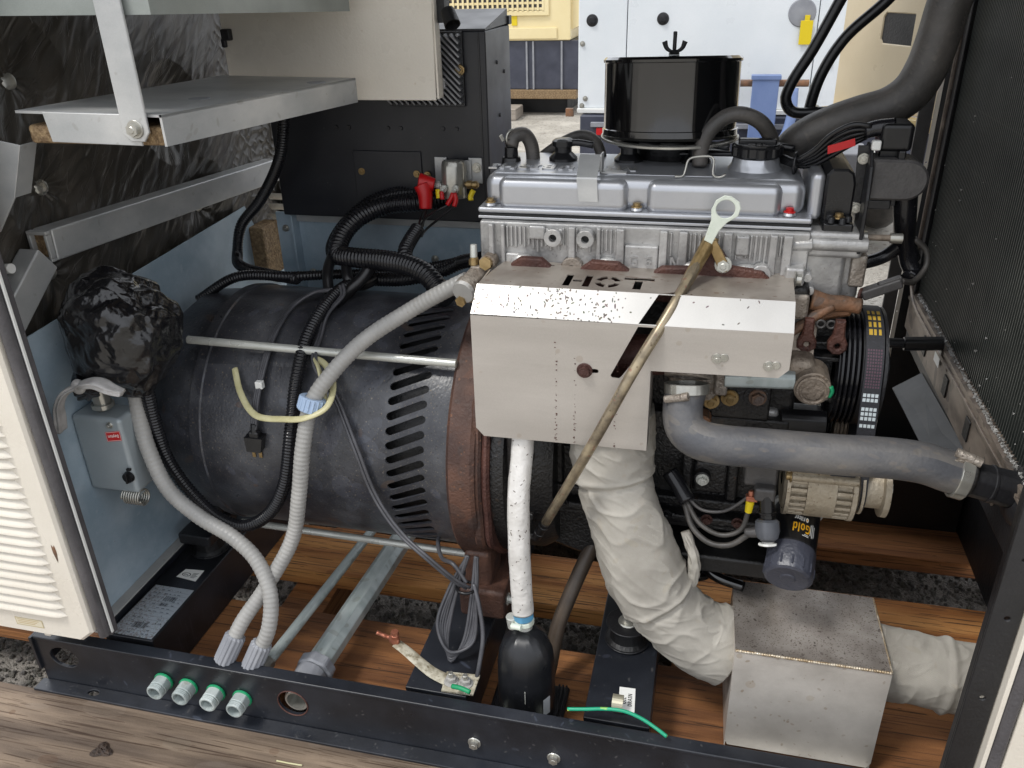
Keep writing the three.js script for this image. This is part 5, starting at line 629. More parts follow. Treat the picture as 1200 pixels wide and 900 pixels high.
  const me = new THREE.Mesh(g, new THREE.MeshStandardMaterial({ map: pr, roughness: 0.6, side: THREE.DoubleSide })); me.name = 'belt_band'; me.castShadow = me.receiveShadow = true; b.add(me);
  const id = thing('idler_pulley', 'small grooved idler pulley under the large fan pulley', 'pulley', [0.2, 0.475, -0.33]);
  part('idler_wheel', [lx([[0.176, 0.01], [0.176, 0.024], ...gr(0.177, 4, 0.004, 0.027, 0.003), [0.194, 0.01]], 0.475, -0.33, 40, 0.35)], M.loom, id); part('idler_rim', lx([[0.1945, 0.01], [0.1945, 0.034], [0.1965, 0.035], ...gr(0.197, 3, 0.005, 0.034, 0.004), [0.2125, 0.035], [0.2135, 0.01]], 0.475, -0.33, 48, 0.35), M.cast, id);
  part('idler_arm', [box(0.08, 0.115, 0.455, 0.51, -0.34, -0.275, 0.008, 2), box(0.1, 0.18, 0.465, 0.495, -0.34, -0.295, 0.01, 2)], M.alu, id); part('idler_bearing', cyl([0.118, 0.493, -0.28], [0.178, 0.493, -0.282], 0.0165, 0.017), M.black, id); part('adjuster', [box(0.128, 0.17, 0.452, 0.472, -0.262, -0.235, 0.004, 2), box(0.172, 0.205, 0.452, 0.468, -0.27, -0.24, 0.005, 2), cyl([0.11, 0.463, -0.243], [0.128, 0.463, -0.243], 0.004)], M.tan, id); bolt(id, [0.12, 0.463, -0.243], [-1, 0, 0], 0.01, M.brass);

  const a = thing('charging_alternator', 'small tan cast charging alternator with cooling slots below the lower hose', 'charging alternator', [0.185, 0.35, -0.255]);
  const c = [0.414, -0.255], dy = 0.014;
  part('case', [lx([[0.128, 0.01], [0.128, 0.038], [0.134, 0.046], [0.14, 0.044], [0.222, 0.044], [0.224, 0.046], [0.228, 0.036], [0.228, 0.01]], ...c, 56), lx([[0.158, 0.043], [0.158, 0.0505], [0.196, 0.0505], [0.196, 0.043]], ...c, 56), lx([[0.131, 0.044], [0.131, 0.0515], [0.136, 0.0515], [0.136, 0.044]], ...c, 56), lx([[0.2165, 0.044], [0.2165, 0.0515], [0.2225, 0.0515], [0.2225, 0.044]], ...c, 56)], M.tan, a);
  const bars = []; for (let i = 0; i < 26; i++) { const an = i / 26 * 6.283; for (const [xa, xb] of [[0.1362, 0.1578], [0.1962, 0.2163]]) bars.push(new RoundedBoxGeometry(xb - xa, 0.0055, 0.0055, 1, 0.001).translate((xa + xb) / 2, 0, 0.0475).rotateX(an).translate(0, c[0], c[1])); } part('cooling_bar', bars, M.tan, a).userData.kind = 'stuff';
  part('mounting_lug', [box(0.134, 0.16, 0.454, 0.476, -0.262, -0.222, 0.004, 2), box(0.165, 0.185, 0.45, 0.482, -0.262, -0.225, 0.005, 2), box(0.14, 0.215, 0.438, 0.449, -0.228, -0.21, 0.004, 2), cyl([0.135, 0.444, -0.212], [0.222, 0.445, -0.212], 0.0065)], M.tan, a); bolt(a, [0.135, 0.444, -0.212], [-1, 0, 0], 0.011, M.brass);
  part('brush_cover', hexa([[0.178, 0.47, -0.225], [0.222, 0.47, -0.225], [0.214, 0.446, -0.208], [0.186, 0.446, -0.208], [0.178, 0.47, -0.26], [0.222, 0.47, -0.26], [0.214, 0.446, -0.25], [0.186, 0.446, -0.25]]), M.black, a);
  part('drive_pulley', lx([[0.23, 0.01], [0.23, 0.04], [0.2335, 0.0405], [0.2345, RB - 0.001], [0.258, RB - 0.001], [0.259, 0.041], [0.2665, 0.0415], [0.267, 0.034], [0.262, 0.026], [0.262, 0.01]], ...c, 56, 0.4), M.tan, a); part('pulley_nut', hex([0.262, c[0], c[1]], [0.274, c[0], c[1]], 0.02), M.zinc, a);
}
// ================= hoses and cooling =================
{
  const lh = solo('lower_radiator_hose', sweep([[-0.013, 0.574, -0.198], [-0.0165, 0.55, -0.186], [-0.011, 0.527, -0.172], [0.006, 0.5165, -0.164], [0.035, 0.513, -0.161], [0.09, 0.5125, -0.162], [0.17, 0.5115, -0.165], [0.25, 0.512, -0.168], [0.285, 0.509, -0.168], [0.31, 0.502, -0.167], [0.336, 0.4955, -0.166]], 0.0262, { step: 0.005, rad: 32 }), M.hose, [0.16, 0.51, -0.165], 'thick dusty grey rubber lower radiator hose crossing before the pulleys', 'hose');
  const c1 = thing('hose_clamp', 'worm drive steel clamp where the lower hose meets the engine', 'hose clamp', [-0.013, 0.57, -0.197], 'hose clamps on the lower hose');
  part('band', ring([-0.013, 0.566, -0.1955], [-0.0138, 0.579, -0.2], 0.0295, 0.0265, 40), M.zinc, c1); part('worm_screw', [cyl([-0.04, 0.566, -0.172], [-0.018, 0.574, -0.166], 0.005), hex([-0.018, 0.574, -0.166], [-0.01, 0.577, -0.164], 0.0095)], M.aluDirty, c1);
  const c2 = thing('hose_clamp', 'wide steel clamp on the radiator end of the lower hose', 'hose clamp', [0.325, 0.498, -0.166], 'hose clamps on the lower hose');
  part('band', ring([0.318, 0.499, -0.1665], [0.332, 0.4963, -0.166], 0.0295, 0.026, 44), M.zinc, c2); part('worm_screw', [cyl([0.314, 0.531, -0.165], [0.334, 0.526, -0.158], 0.0062), hex([0.334, 0.526, -0.158], [0.342, 0.524, -0.155], 0.0115), box(0.312, 0.336, 0.521, 0.526, -0.172, -0.154, 0.001)], M.aluDirty, c2);
  const uh = sweep([[0.085, 0.79, -0.5], [0.098, 0.822, -0.475], [0.118, 0.848, -0.46], [0.15, 0.868, -0.452], [0.185, 0.882, -0.45], [0.222, 0.895, -0.448], [0.245, 0.915, -0.446], [0.258, 0.945, -0.445], [0.265, 0.98, -0.445], [0.272, 1.03, -0.445], [0.29, 1.08, -0.445], [0.335, 1.115, -0.445], [0.41, 1.125, -0.445]], 0.0265, { step: 0.006, rad: 28 });
  solo('upper_radiator_hose', uh, M.rubber, [0.2, 0.9, -0.45], 'thick black upper radiator hose curving up behind the filler cap', 'hose');
  const tw = 'thin black hoses hanging behind the upper radiator hose';
  solo('thin_hose', sweep([[0.4, 1.16, -0.6], [0.3, 1.155, -0.6], [0.215, 1.125, -0.6], [0.183, 1.08, -0.6], [0.157, 1.021, -0.6], [0.128, 0.955, -0.6], [0.102, 0.905, -0.6], [0.097, 0.882, -0.6], [0.108, 0.865, -0.6], [0.149, 0.864, -0.6], [0.19, 0.868, -0.6]], 0.0085, { step: 0.006 }), M.plastic, [0.12, 0.9, -0.6], 'thin black hose bent in a hook behind the upper radiator hose', 'hose', tw);
  solo('thin_hose', sweep([[0.4, 1.13, -0.62], [0.33, 1.12, -0.62], [0.27, 1.075, -0.62], [0.224, 1.019, -0.62], [0.173, 0.968, -0.62], [0.146, 0.916, -0.62], [0.135, 0.862, -0.62], [0.133, 0.8, -0.62]], 0.0085, { step: 0.006 }), M.plastic, [0.16, 0.9, -0.62], 'thin black hose dropping straight down beside the hooked hose', 'hose', tw);
  // radiator: core facing -x, frame and tank
  const t = thing('radiator', 'tall black finned radiator core with a scuffed frame, facing the engine', 'radiator', [0.42, 0.46, -0.4]);
  part('core_backing', box(0.402, 0.43, 0.508, 1.17, -0.83, -0.03, 0.002), M.blackDark, t);
  const coreM = mat({ c: [42, 46, 44], c2: [66, 70, 67], S: 0.3, rough: 0.5, metal: 0.2, seed: 505, spots: [{ n: 200, r: [0.0006, 0.002], c: '120,116,108', o: 0.35, el: 2 }] });
  const fins = []; for (let i = 0; i < 92; i++) { const z = -0.806 + i * 0.0084; fins.push(hexa([[0.392, 0.512, z], [0.392, 1.17, z], [0.4025, 1.17, z + 0.0005], [0.4025, 0.512, z + 0.0005], [0.392, 0.512, z + 0.0024], [0.392, 1.17, z + 0.0024], [0.4025, 1.17, z + 0.003], [0.4025, 0.512, z + 0.003]])); }
  part('fin', fins, coreM, t).userData.kind = 'stuff';
    const rr = rng(71), crumbs = []; for (let i = 0; i < 900; i++) { const s = 0.001 + 0.0024 * rr() ** 2, z = -0.8 + 0.74 * rr(); crumbs.push(new THREE.TetrahedronGeometry(s, 0).rotateX(rr() * 6).rotateY(rr() * 6).translate(0.391 - 0.002 * rr(), 0.5055 + (rr() < 0.94 ? 0.007 * rr() ** 2 : 0.5 * rr() ** 2), z)); } part('dried_sealant', crumbs, M.conduit, t).userData.kind = 'stuff';
  const prim = mat({ c: [92, 82, 74], c2: [138, 126, 114], k: 2.6, fx: 4, fy: 10, S: 0.3, metal: 0.2, rough: 0.5, seed: 501, spots: [{ n: 60, r: [0.002, 0.009], c: '52,46,42', o: 0.5, el: 3 }] });
  part('frame_side', [box(0.386, 0.4, 0.492, 1.17, -0.838, -0.826, 0.002), box(0.3855, 0.3895, 0.5, 1.17, -0.828, -0.812, 0.002)], M.black, t, 'black foam edged frame side');
  part('frame_edge', sweep([[0.384, 1.16, -0.84], [0.384, 0.9, -0.84], [0.384, 0.57, -0.84], [0.384, 0.52, -0.835], [0.384, 0.498, -0.805], [0.384, 0.49, -0.75], [0.384, 0.49, -0.5]], 0.0042, { step: 0.01, rad: 10 }), prim, t);
  part('bottom_channel', [hexa([[0.384, 0.492, -0.83], [0.384, 0.492, -0.06], [0.384, 0.503, -0.06], [0.384, 0.503, -0.83], [0.401, 0.5, -0.83], [0.401, 0.5, -0.06], [0.401, 0.507, -0.06], [0.401, 0.507, -0.83]]), box(0.3845, 0.3885, 0.43, 0.4915, -0.83, -0.21, 0.001), box(0.381, 0.3845, 0.488, 0.494, -0.83, -0.1, 0.001)], prim, t, 'scuffed brown primed bottom channel');
  for (const z of [-0.66, -0.5, -0.36]) part('channel_slot', box(0.3822, 0.3844, 0.446, 0.478, z - 0.012, z + 0.012, 0.001), M.blackDark, t);
  part('bottom_tank', [box(0.389, 0.45, 0.4, 0.49, -0.83, -0.04, 0.006, 2)], M.black, t); part('outlet_neck', [cyl([0.33, 0.4965, -0.166], [0.395, 0.484, -0.165], 0.0215, 0.0235, 36), lathe([[0.024, 0], [0.038, 0.006], [0.05, 0.02]], [0.384, 0.486, -0.165], [0.45, 0.473, -0.165]), ring([0.358, 0.4911, -0.1655], [0.362, 0.4904, -0.1655], 0.024, 0.02)], M.black, t);
  const fl = thing('folded_flap', 'glossy black sheet flap folded under the radiator frame', 'flap', [0.365, 0.4, -0.52]);
  part('flap_sheet', hexa([[0.345, 0.376, -0.66], [0.345, 0.405, -0.33], [0.388, 0.43, -0.33], [0.388, 0.41, -0.66], [0.3455, 0.3735, -0.66], [0.3455, 0.4025, -0.33], [0.3885, 0.4275, -0.33], [0.3885, 0.4075, -0.66]]), mat({ c: [13, 13, 14], c2: [24, 24, 26], S: 0.3, rough: 0.5, seed: 503, spots: [{ n: 20, r: [0.002, 0.006], c: '90,90,92', o: 0.25, el: 5 }] }), fl);
  sheet('service_sticker', [[0.3815, 0.5, -0.585], [0.3815, 0.5, -0.55], [0.3815, 0.47, -0.55], [0.3815, 0.47, -0.585]], new THREE.MeshStandardMaterial({ color: 0xd8d8d4, roughness: 0.5 }), t);
  const v = thing('drain_valve', 'black drain valve with brass fitting sticking out of the radiator frame', 'valve', [0.32, 0.5, -0.56]);
  part('valve_body', [cyl([0.325, 0.505, -0.56], [0.384, 0.51, -0.56], 0.0115), cyl([0.295, 0.505, -0.56], [0.326, 0.506, -0.56], 0.008), box(0.29, 0.325, 0.502, 0.507, -0.572, -0.548, 0.002)], M.plastic, v); part('brass_fitting', [cyl([0.283, 0.5, -0.56], [0.296, 0.502, -0.56], 0.0085), cyl([0.289, 0.49, -0.56], [0.289, 0.502, -0.56], 0.006)], M.brass, v);
  solo('brass_plug', [cyl([0.272, 0.455, -0.56], [0.29, 0.455, -0.56], 0.0045), hex([0.258, 0.455, -0.56], [0.272, 0.455, -0.56], 0.013)], M.brass, [0.27, 0.455, -0.56], 'small brass plug below the black drain valve', 'plug');
}
// ================= ignition parts =================
{
  const t = thing('ignition_coil', 'grey rounded ignition coil with a black cap and upright mounting plate', 'ignition coil', [0.2, 0.74, -0.34]);
  part('coil_body', ext((() => { const q = [[0.192, 0.797], [0.234, 0.797]]; for (let i = 0; i <= 14; i++) { const a = -1.57 + i / 14 * 3.14; q.push([0.234 + 0.0265 * Math.cos(a), 0.8225 + 0.0255 * Math.sin(a)]); } q.push([0.192, 0.848]); return q; })(), 0.05, { o: [0, 0, -0.375], bevel: 0.003 }), M.coil, t);
  part('coil_foot', [box(0.19, 0.222, 0.784, 0.7965, -0.37, -0.33, 0.002), box(0.222, 0.228, 0.788, 0.7965, -0.35, -0.335, 0.001)], M.black, t);
  part('mounting_plate', [ext([[-0.31, 0.73], [-0.31, 0.8], [-0.318, 0.84], [-0.34, 0.862], [-0.37, 0.862], [-0.37, 0.73]].map(([z, y]) => [-z, y]), 0.0045, { o: [0.1875, 0, 0], u: [0, 0, -1], v: Y, bevel: 0.001 }), ext([[0.174, 0.862], [0.1865, 0.862], [0.1865, 0.79], [0.178, 0.79]], 0.003, { o: [0, 0, -0.345] })], M.black, t);
  for (const [x, y] of [[0.182, 0.846], [0.182, 0.783]]) bolt(t, [x, y, -0.341], Z, 0.009, M.zinc);
  const c = part('coil_cap', [box(0.198, 0.236, 0.856, 0.89, -0.385, -0.335, 0.006, 3), box(0.2, 0.228, 0.846, 0.857, -0.378, -0.345, 0.003), box(0.221, 0.23, 0.838, 0.858, -0.35, -0.332, 0.002)], M.plastic, t); part('boot', [sweep([[0.215, 0.884, -0.35], [0.195, 0.882, -0.352], [0.18, 0.878, -0.352]], (s, a, L) => 0.0115 - 0.002 * s / L, { step: 0.003, rad: 20 })], M.loom, c); part('clear_clip', box(0.188, 0.199, 0.858, 0.87, -0.34, -0.33, 0.002), M.white, c);
  for (let i = 0; i < 5; i++) { const o = i * 0.0052, z = -0.345 - i * 0.006, lab = ['topmost', 'second from the top', 'middle', 'second from the bottom', 'lowest'][i];
    solo('spark_lead', sweep([[0.186, 0.885 - o * 0.8, z], [0.165, 0.887 - o * 1.5, z], [0.142, 0.873 - o * 1.7, z - 0.01], [0.124, 0.851 - o * 1.2, z - 0.02], [0.105, 0.836 - o * 0.6, z - 0.03], [0.085, 0.832 - o * 0.3, -0.42], [0.02 + i * 0.004, 0.831 - o * 0.2, -0.432 - i * 0.004], [-0.06, 0.828, -0.44]], 0.0034, { step: 0.005, rad: 10 }), M.plastic, [0.12, 0.85, -0.38], `${lab} black ignition lead in the bundle from the coil cap`, 'ignition lead', 'ignition leads in the bundle'); }
  part('cable_tie', new THREE.TorusGeometry(0.012, 0.002, 8, 24).rotateY(1.35).scale(1, 1.2, 1).translate(0.104, 0.829, -0.382), M.plastic, t);
  solo('red_tag', hexa([[0.137, 0.861, -0.34], [0.168, 0.871, -0.34], [0.17, 0.862, -0.34], [0.138, 0.851, -0.34], [0.137, 0.861, -0.342], [0.168, 0.871, -0.342], [0.17, 0.862, -0.342], [0.138, 0.851, -0.342]]), M.red, [0.15, 0.86, -0.341], 'small red plastic tag hanging by the ignition leads', 'tag');
  const h = thing('wiring_branch', 'black taped wiring branch below the ignition coil', 'wiring', [0.25, 0.7, -0.38]);
  part('branch', [sweep([[0.243, 0.8, -0.36], [0.249, 0.765, -0.365], [0.258, 0.73, -0.38], [0.272, 0.702, -0.39]], (s, a, L) => 0.0155 - 0.003 * s / L, { step: 0.003 }), sweep([[0.256, 0.728, -0.38], [0.238, 0.707, -0.385], [0.21, 0.697, -0.38], [0.17, 0.692, -0.38]], 0.009, { step: 0.004 }), sweep([[0.258, 0.73, -0.38], [0.268, 0.7, -0.385], [0.276, 0.685, -0.38], [0.27, 0.68, -0.37]], 0.0115, { step: 0.004 })], M.loom, h);
  part('sheath', sweep([[0.268, 0.735, -0.375], [0.285, 0.72, -0.375], [0.288, 0.7, -0.37], [0.272, 0.684, -0.35], [0.252, 0.69, -0.33]], 0.004, { step: 0.004 }), M.rubber, h);
  const pl = part('grey_connector', [beam([0.203, 0.672, -0.318], [0.25, 0.692, -0.322], 0.018, 0.014, 0.003), beam([0.222, 0.686, -0.318], [0.25, 0.697, -0.322], 0.01, 0.008, 0.002)], M.coil, h); part('red_ring', new THREE.TorusGeometry(0.0075, 0.0022, 8, 24).rotateY(1.2).translate(0.202, 0.672, -0.318), M.rustDark, pl);
  const rd = thing('adjusting_stud', 'plain steel stud with a nut sticking out of the cast front end', 'stud', [0.22, 0.748, -0.33]);
  part('stud', cyl([0.2, 0.7475, -0.33], [0.232, 0.7475, -0.33], 0.0042), M.cast, rd); part('nut', [hex([0.228, 0.7475, -0.33], [0.243, 0.7475, -0.33], 0.012), hex([0.193, 0.7475, -0.33], [0.2, 0.7475, -0.33], 0.014)], M.zinc, rd);
}
// ================= oil filter, sensors =================
{
  const A = [0.158, 0.352, -0.268], Bq = [0.1425, 0.311, -0.158], t = thing('oil_filter', 'black spin-on oil filter with yellow lettering beside the black pressure sensor', 'oil filter', [0.15, 0.33, -0.21]);
  const L = dist(A, Bq), R = 0.0325;
  part('body', lathe([[0, 0], [R - 0.002, 0], [R, 0.003], [R, 0.074]], A, Bq, 64), M.black, t);
  part('base_plate', lathe([[0.02, -0.008], [R + 0.004, -0.006], [R + 0.004, 0], [R - 0.003, 0.002]], A, Bq, 48), M.galvWarm, t);
  const cup = mat({ c: [54, 56, 66], c2: [68, 70, 80], S: 0.2, rough: 0.5, N: 256, bump: B.grain, bs: 0.0003, seed: 507 });
  part('lower_cup', lathe([[R, 0.074], [R + 0.0008, 0.0745], [R + 0.0008, L - 0.006], [R - 0.001, L - 0.002], [R - 0.005, L], [R - 0.012, L - 0.001], [0.011, L - 0.0015], [0.009, L], [0, L]], A, Bq, 64, 0.5), cup, t);
  const fl = []; for (let i = 0; i < 14; i++) { const a = i / 14 * 6.283; fl.push(lathe([[0, 0], [0.0018, 0], [0.0018, 0.014], [0, 0.0145]], [0, 0, 0], [0, 1, 0], 8).translate((R + 0.0002) * Math.cos(a), L - 0.02, (R + 0.0002) * Math.sin(a))); } part('grip_flute', toward(mergeGeometries(fl), A, Bq), cup, t).userData.kind = 'stuff';
  // printed wrap: its own turn of the cylinder carries the lettering, upside down as it stands
  const wrap = decal(1024, 256, (g, w, h) => {
    g.fillStyle = '#101114'; g.fillRect(0, 0, w, h); g.save(); g.translate(w / 2, h / 2);
    g.fillStyle = '#f2b321'; g.font = 'bold 116px sans-serif'; g.fillText('Gold', -190, 30); g.fillStyle = '#e6e6e2'; g.font = 'bold 56px sans-serif'; g.fillText('Filter', -92, 96); g.beginPath(); g.arc(-122, 76, 22, 0, 6.3); g.fill(); g.fillStyle = '#f2b321'; g.beginPath(); g.arc(-122, 76, 11, 0, 6.3); g.fill(); g.fillStyle = '#e6e6e2'; g.fillRect(-172, -84, 96, 7); g.fillRect(-172, -70, 70, 6); g.restore();
    g.fillStyle = '#e6e6e2'; for (let i = 0; i < 3; i++) { g.fillRect(250 + i * 30, 60 + (i - 1) ** 2 * 12, 16, 130 - (i - 1) ** 2 * 24); }
  });
  const g = new THREE.CylinderGeometry(R + 0.0004, R + 0.0004, 0.044, 64, 1, true, 0, Math.PI); g.translate(0, 0.049, 0);
  const d = V(Bq).sub(V(A)).normalize(), front = new THREE.Vector3(0, 0.8, 0.6), zz = front.sub(d.clone().multiplyScalar(front.dot(d))).normalize(), yy = d, xx = yy.clone().cross(zz);
  g.rotateY(-Math.PI / 2); g.applyMatrix4(new THREE.Matrix4().makeBasis(xx, yy, zz)); g.translate(A[0] - 0.15, A[1] - 0.33, A[2] + 0.21);
  const wm = new THREE.Mesh(g, new THREE.MeshPhysicalMaterial({ map: wrap, roughness: 0.3, clearcoat: 0.4, side: THREE.DoubleSide })); wm.name = 'printed_wrap'; wm.castShadow = wm.receiveShadow = true; t.add(wm);
  const s = thing('oil_pressure_sensor', 'grey black pressure sensor with rounded cap hanging before the oil filter', 'sensor', [0.108, 0.37, -0.2]);
  part('sensor_box', [box(0.073, 0.117, 0.425, 0.475, -0.25, -0.205, 0.005, 2), box(0.088, 0.116, 0.41, 0.432, -0.215, -0.19, 0.005, 2)], M.coil, s); part('sensor_stem', [cyl([0.105, 0.418, -0.2], [0.109, 0.385, -0.192], 0.0105), cyl([0.108, 0.395, -0.195], [0.1085, 0.391, -0.194], 0.0118)], M.plastic, s); part('brass_band', cyl([0.1086, 0.388, -0.1932], [0.109, 0.382, -0.192], 0.0098), M.brass, s);
  part('sensor_cap', lathe([[0, 0], [0.013, 0], [0.0162, 0.003], [0.0168, 0.016], [0.014, 0.026], [0.008, 0.031], [0, 0.0325]], [0.109, 0.383, -0.192], [0.1125, 0.355, -0.178], 32), M.greyPlastic.clone(), s).material.color.setRGB(0.32, 0.33, 0.35); part('cap_spout', sweep([[0.106, 0.366, -0.188], [0.093, 0.361, -0.188], [0.082, 0.358, -0.19]], (q, a, l) => 0.009 - 0.003 * q / l, { step: 0.003 }), M.coil, s); part('white_tape', ring([0.1122, 0.3535, -0.1775], [0.1126, 0.3505, -0.176], 0.0125, 0.009), M.white, s);
  const y = thing('yellow_terminal', 'yellow insulated wire terminal on a brass stud below the lower hose', 'terminal', [0.083, 0.4, -0.2]);
  part('sleeve', cyl([0.0845, 0.405, -0.2], [0.0835, 0.386, -0.2], 0.0058, 0.005), M.yellow, y); part('ring_lug', [box(0.078, 0.094, 0.405, 0.4135, -0.206, -0.196, 0.0015), cyl([0.085, 0.412, -0.201], [0.0845, 0.42, -0.203], 0.004)], M.copper, y);
  const w = [['thin grey wire from the loom end to the yellow terminal', [[-0.002, 0.378, -0.235], [0.02, 0.371, -0.215], [0.05, 0.377, -0.208], [0.07, 0.395, -0.205], [0.08, 0.408, -0.203]], 0.0024], ['black wire looping up into the yellow terminal sleeve', [[-0.002, 0.372, -0.23], [0.02, 0.353, -0.205], [0.05, 0.345, -0.195], [0.076, 0.358, -0.195], [0.0835, 0.387, -0.2]], 0.0036], ['grey wire running low to the side of the pressure sensor cap', [[-0.004, 0.368, -0.23], [0.01, 0.345, -0.205], [0.035, 0.333, -0.19], [0.062, 0.336, -0.186], [0.09, 0.36, -0.188]], 0.0042]];
  w.forEach(([l, p, r]) => solo('sensor_wire', sweep(p, r, { step: 0.004, rad: 10 }), r < 0.003 ? M.coil : M.rubber, p[2], l, 'wire', 'wires at the oil pressure sensor'));
  solo('loom_end', [sweep([[-0.03, 0.405, -0.255], [-0.016, 0.39, -0.245], [0.0, 0.372, -0.23]], 0.012, { step: 0.004 })], M.loom, [-0.015, 0.39, -0.245], 'taped end of a black wiring loom beside the black block', 'loom');
  solo('coolant_pipe', sweep([[0.06, 0.28, -0.32], [0.056, 0.235, -0.31], [0.04, 0.2, -0.29], [0.02, 0.2, -0.275]], 0.0095, { step: 0.005 }), M.gloss, [0.05, 0.22, -0.3], 'short glossy black hose curling behind the exhaust wrap', 'hose');
  solo('drain_hose', sweep([[-0.01, 0.3, -0.32], [0.004, 0.256, -0.3], [0.022, 0.234, -0.28], [0.05, 0.218, -0.262], [0.095, 0.205, -0.26]], 0.0085, { step: 0.005 }), M.gloss, [0.03, 0.23, -0.28], 'glossy black drain hose passing behind the steel cover box', 'hose');
}
// ================= solenoid =================
{
  const t = thing('starter_solenoid', 'silver solenoid can with red and yellow terminals on the black box', 'solenoid', [-0.444, 0.74, -0.6]);
  part('bracket', [box(-0.487, -0.464, 0.727, 0.78, -0.6185, -0.615, 0.003), box(-0.424, -0.399, 0.735, 0.78, -0.6185, -0.615, 0.003), box(-0.47, -0.418, 0.74, 0.776, -0.6148, -0.611, 0.001)], M.galvWarm, t); bolt(t, [-0.409, 0.763, -0.615], Z, 0.011, M.zinc); bolt(t, [-0.502, 0.7475, -0.6165], Z, 0.008, M.brass);
  part('can', lathe([[0, 0], [0.0215, 0], [0.0225, 0.002], [0.0225, 0.005], [0.0218, 0.006], [0.0218, 0.055], [0.021, 0.06], [0.0185, 0.0635], [0, 0.065]], [-0.444, 0.716, -0.588], [-0.444, 0.78, -0.594], 40), M.zinc, t);
  for (const x of [-0.456, -0.434]) { const q = part('terminal_stud', [cyl([x, 0.737, -0.567], [x, 0.735, -0.556], 0.003), ring([x, 0.737, -0.5685], [x, 0.736, -0.5615], 0.0065, 0.003, 18)], M.rodSteel, t); }
  part('side_stud', [cyl([-0.423, 0.74, -0.586], [-0.398, 0.74, -0.584], 0.0042), hex([-0.419, 0.74, -0.586], [-0.411, 0.74, -0.586], 0.013), hex([-0.408, 0.74, -0.585], [-0.401, 0.74, -0.585], 0.012)], M.brass, t); part('side_stud', [cyl([-0.466, 0.737, -0.586], [-0.48, 0.737, -0.584], 0.0042), hex([-0.468, 0.737, -0.586], [-0.475, 0.737, -0.586], 0.014)], M.rodSteel, t);
  part('red_terminal', [sweep([[-0.436, 0.731, -0.557], [-0.44, 0.722, -0.553], [-0.446, 0.712, -0.55]], 0.0042, { step: 0.002 }), sweep([[-0.434, 0.731, -0.557], [-0.431, 0.72, -0.553], [-0.434, 0.71, -0.55]], 0.0042, { step: 0.002 })], M.red, t); part('red_terminal', sweep([[-0.458, 0.733, -0.559], [-0.456, 0.72, -0.555]], 0.004, { step: 0.002 }), M.red, t); part('yellow_sleeve', sweep([[-0.466, 0.735, -0.566], [-0.464, 0.72, -0.562]], 0.0052, { step: 0.002 }), M.yellow, t); part('yellow_sleeve', sweep([[-0.405, 0.733, -0.575], [-0.41, 0.722, -0.572], [-0.409, 0.716, -0.57]], 0.0046, { step: 0.002 }), M.yellow, t);
  solo('red_boot', [sweep([[-0.476, 0.74, -0.576], [-0.492, 0.744, -0.572], [-0.502, 0.746, -0.57]], (s, a, L) => 0.0115 + 0.004 * s / L, { step: 0.002 }), sweep([[-0.496, 0.742, -0.566], [-0.49, 0.728, -0.563], [-0.489, 0.712, -0.56], [-0.489, 0.702, -0.558]], (s, a, L) => 0.0145 - 0.0035 * s / L, { step: 0.002 })], M.red, [-0.49, 0.735, -0.57], 'soft red rubber boot over the solenoid side stud', 'boot');
  const P = [[[-0.489, 0.704, -0.558], [-0.493, 0.69, -0.54], [-0.482, 0.674, -0.49]], [[-0.486, 0.704, -0.558], [-0.483, 0.69, -0.53], [-0.478, 0.674, -0.49]], [[-0.444, 0.712, -0.55], [-0.462, 0.704, -0.54], [-0.478, 0.692, -0.51], [-0.476, 0.676, -0.49]], [[-0.434, 0.71, -0.55], [-0.452, 0.696, -0.53], [-0.472, 0.68, -0.5], [-0.474, 0.674, -0.485]]];
  P.forEach((p, i) => solo('terminal_wire', sweep(p, 0.0022, { step: 0.003, rad: 8 }), M.plastic, p[1], ['thin black wire at the outer side of the red boot', 'thin black wire at the inner side of the red boot', 'thin black wire under the left red terminal', 'thin black wire under the right red terminal'][i], 'wire', 'wires below the solenoid'));
}
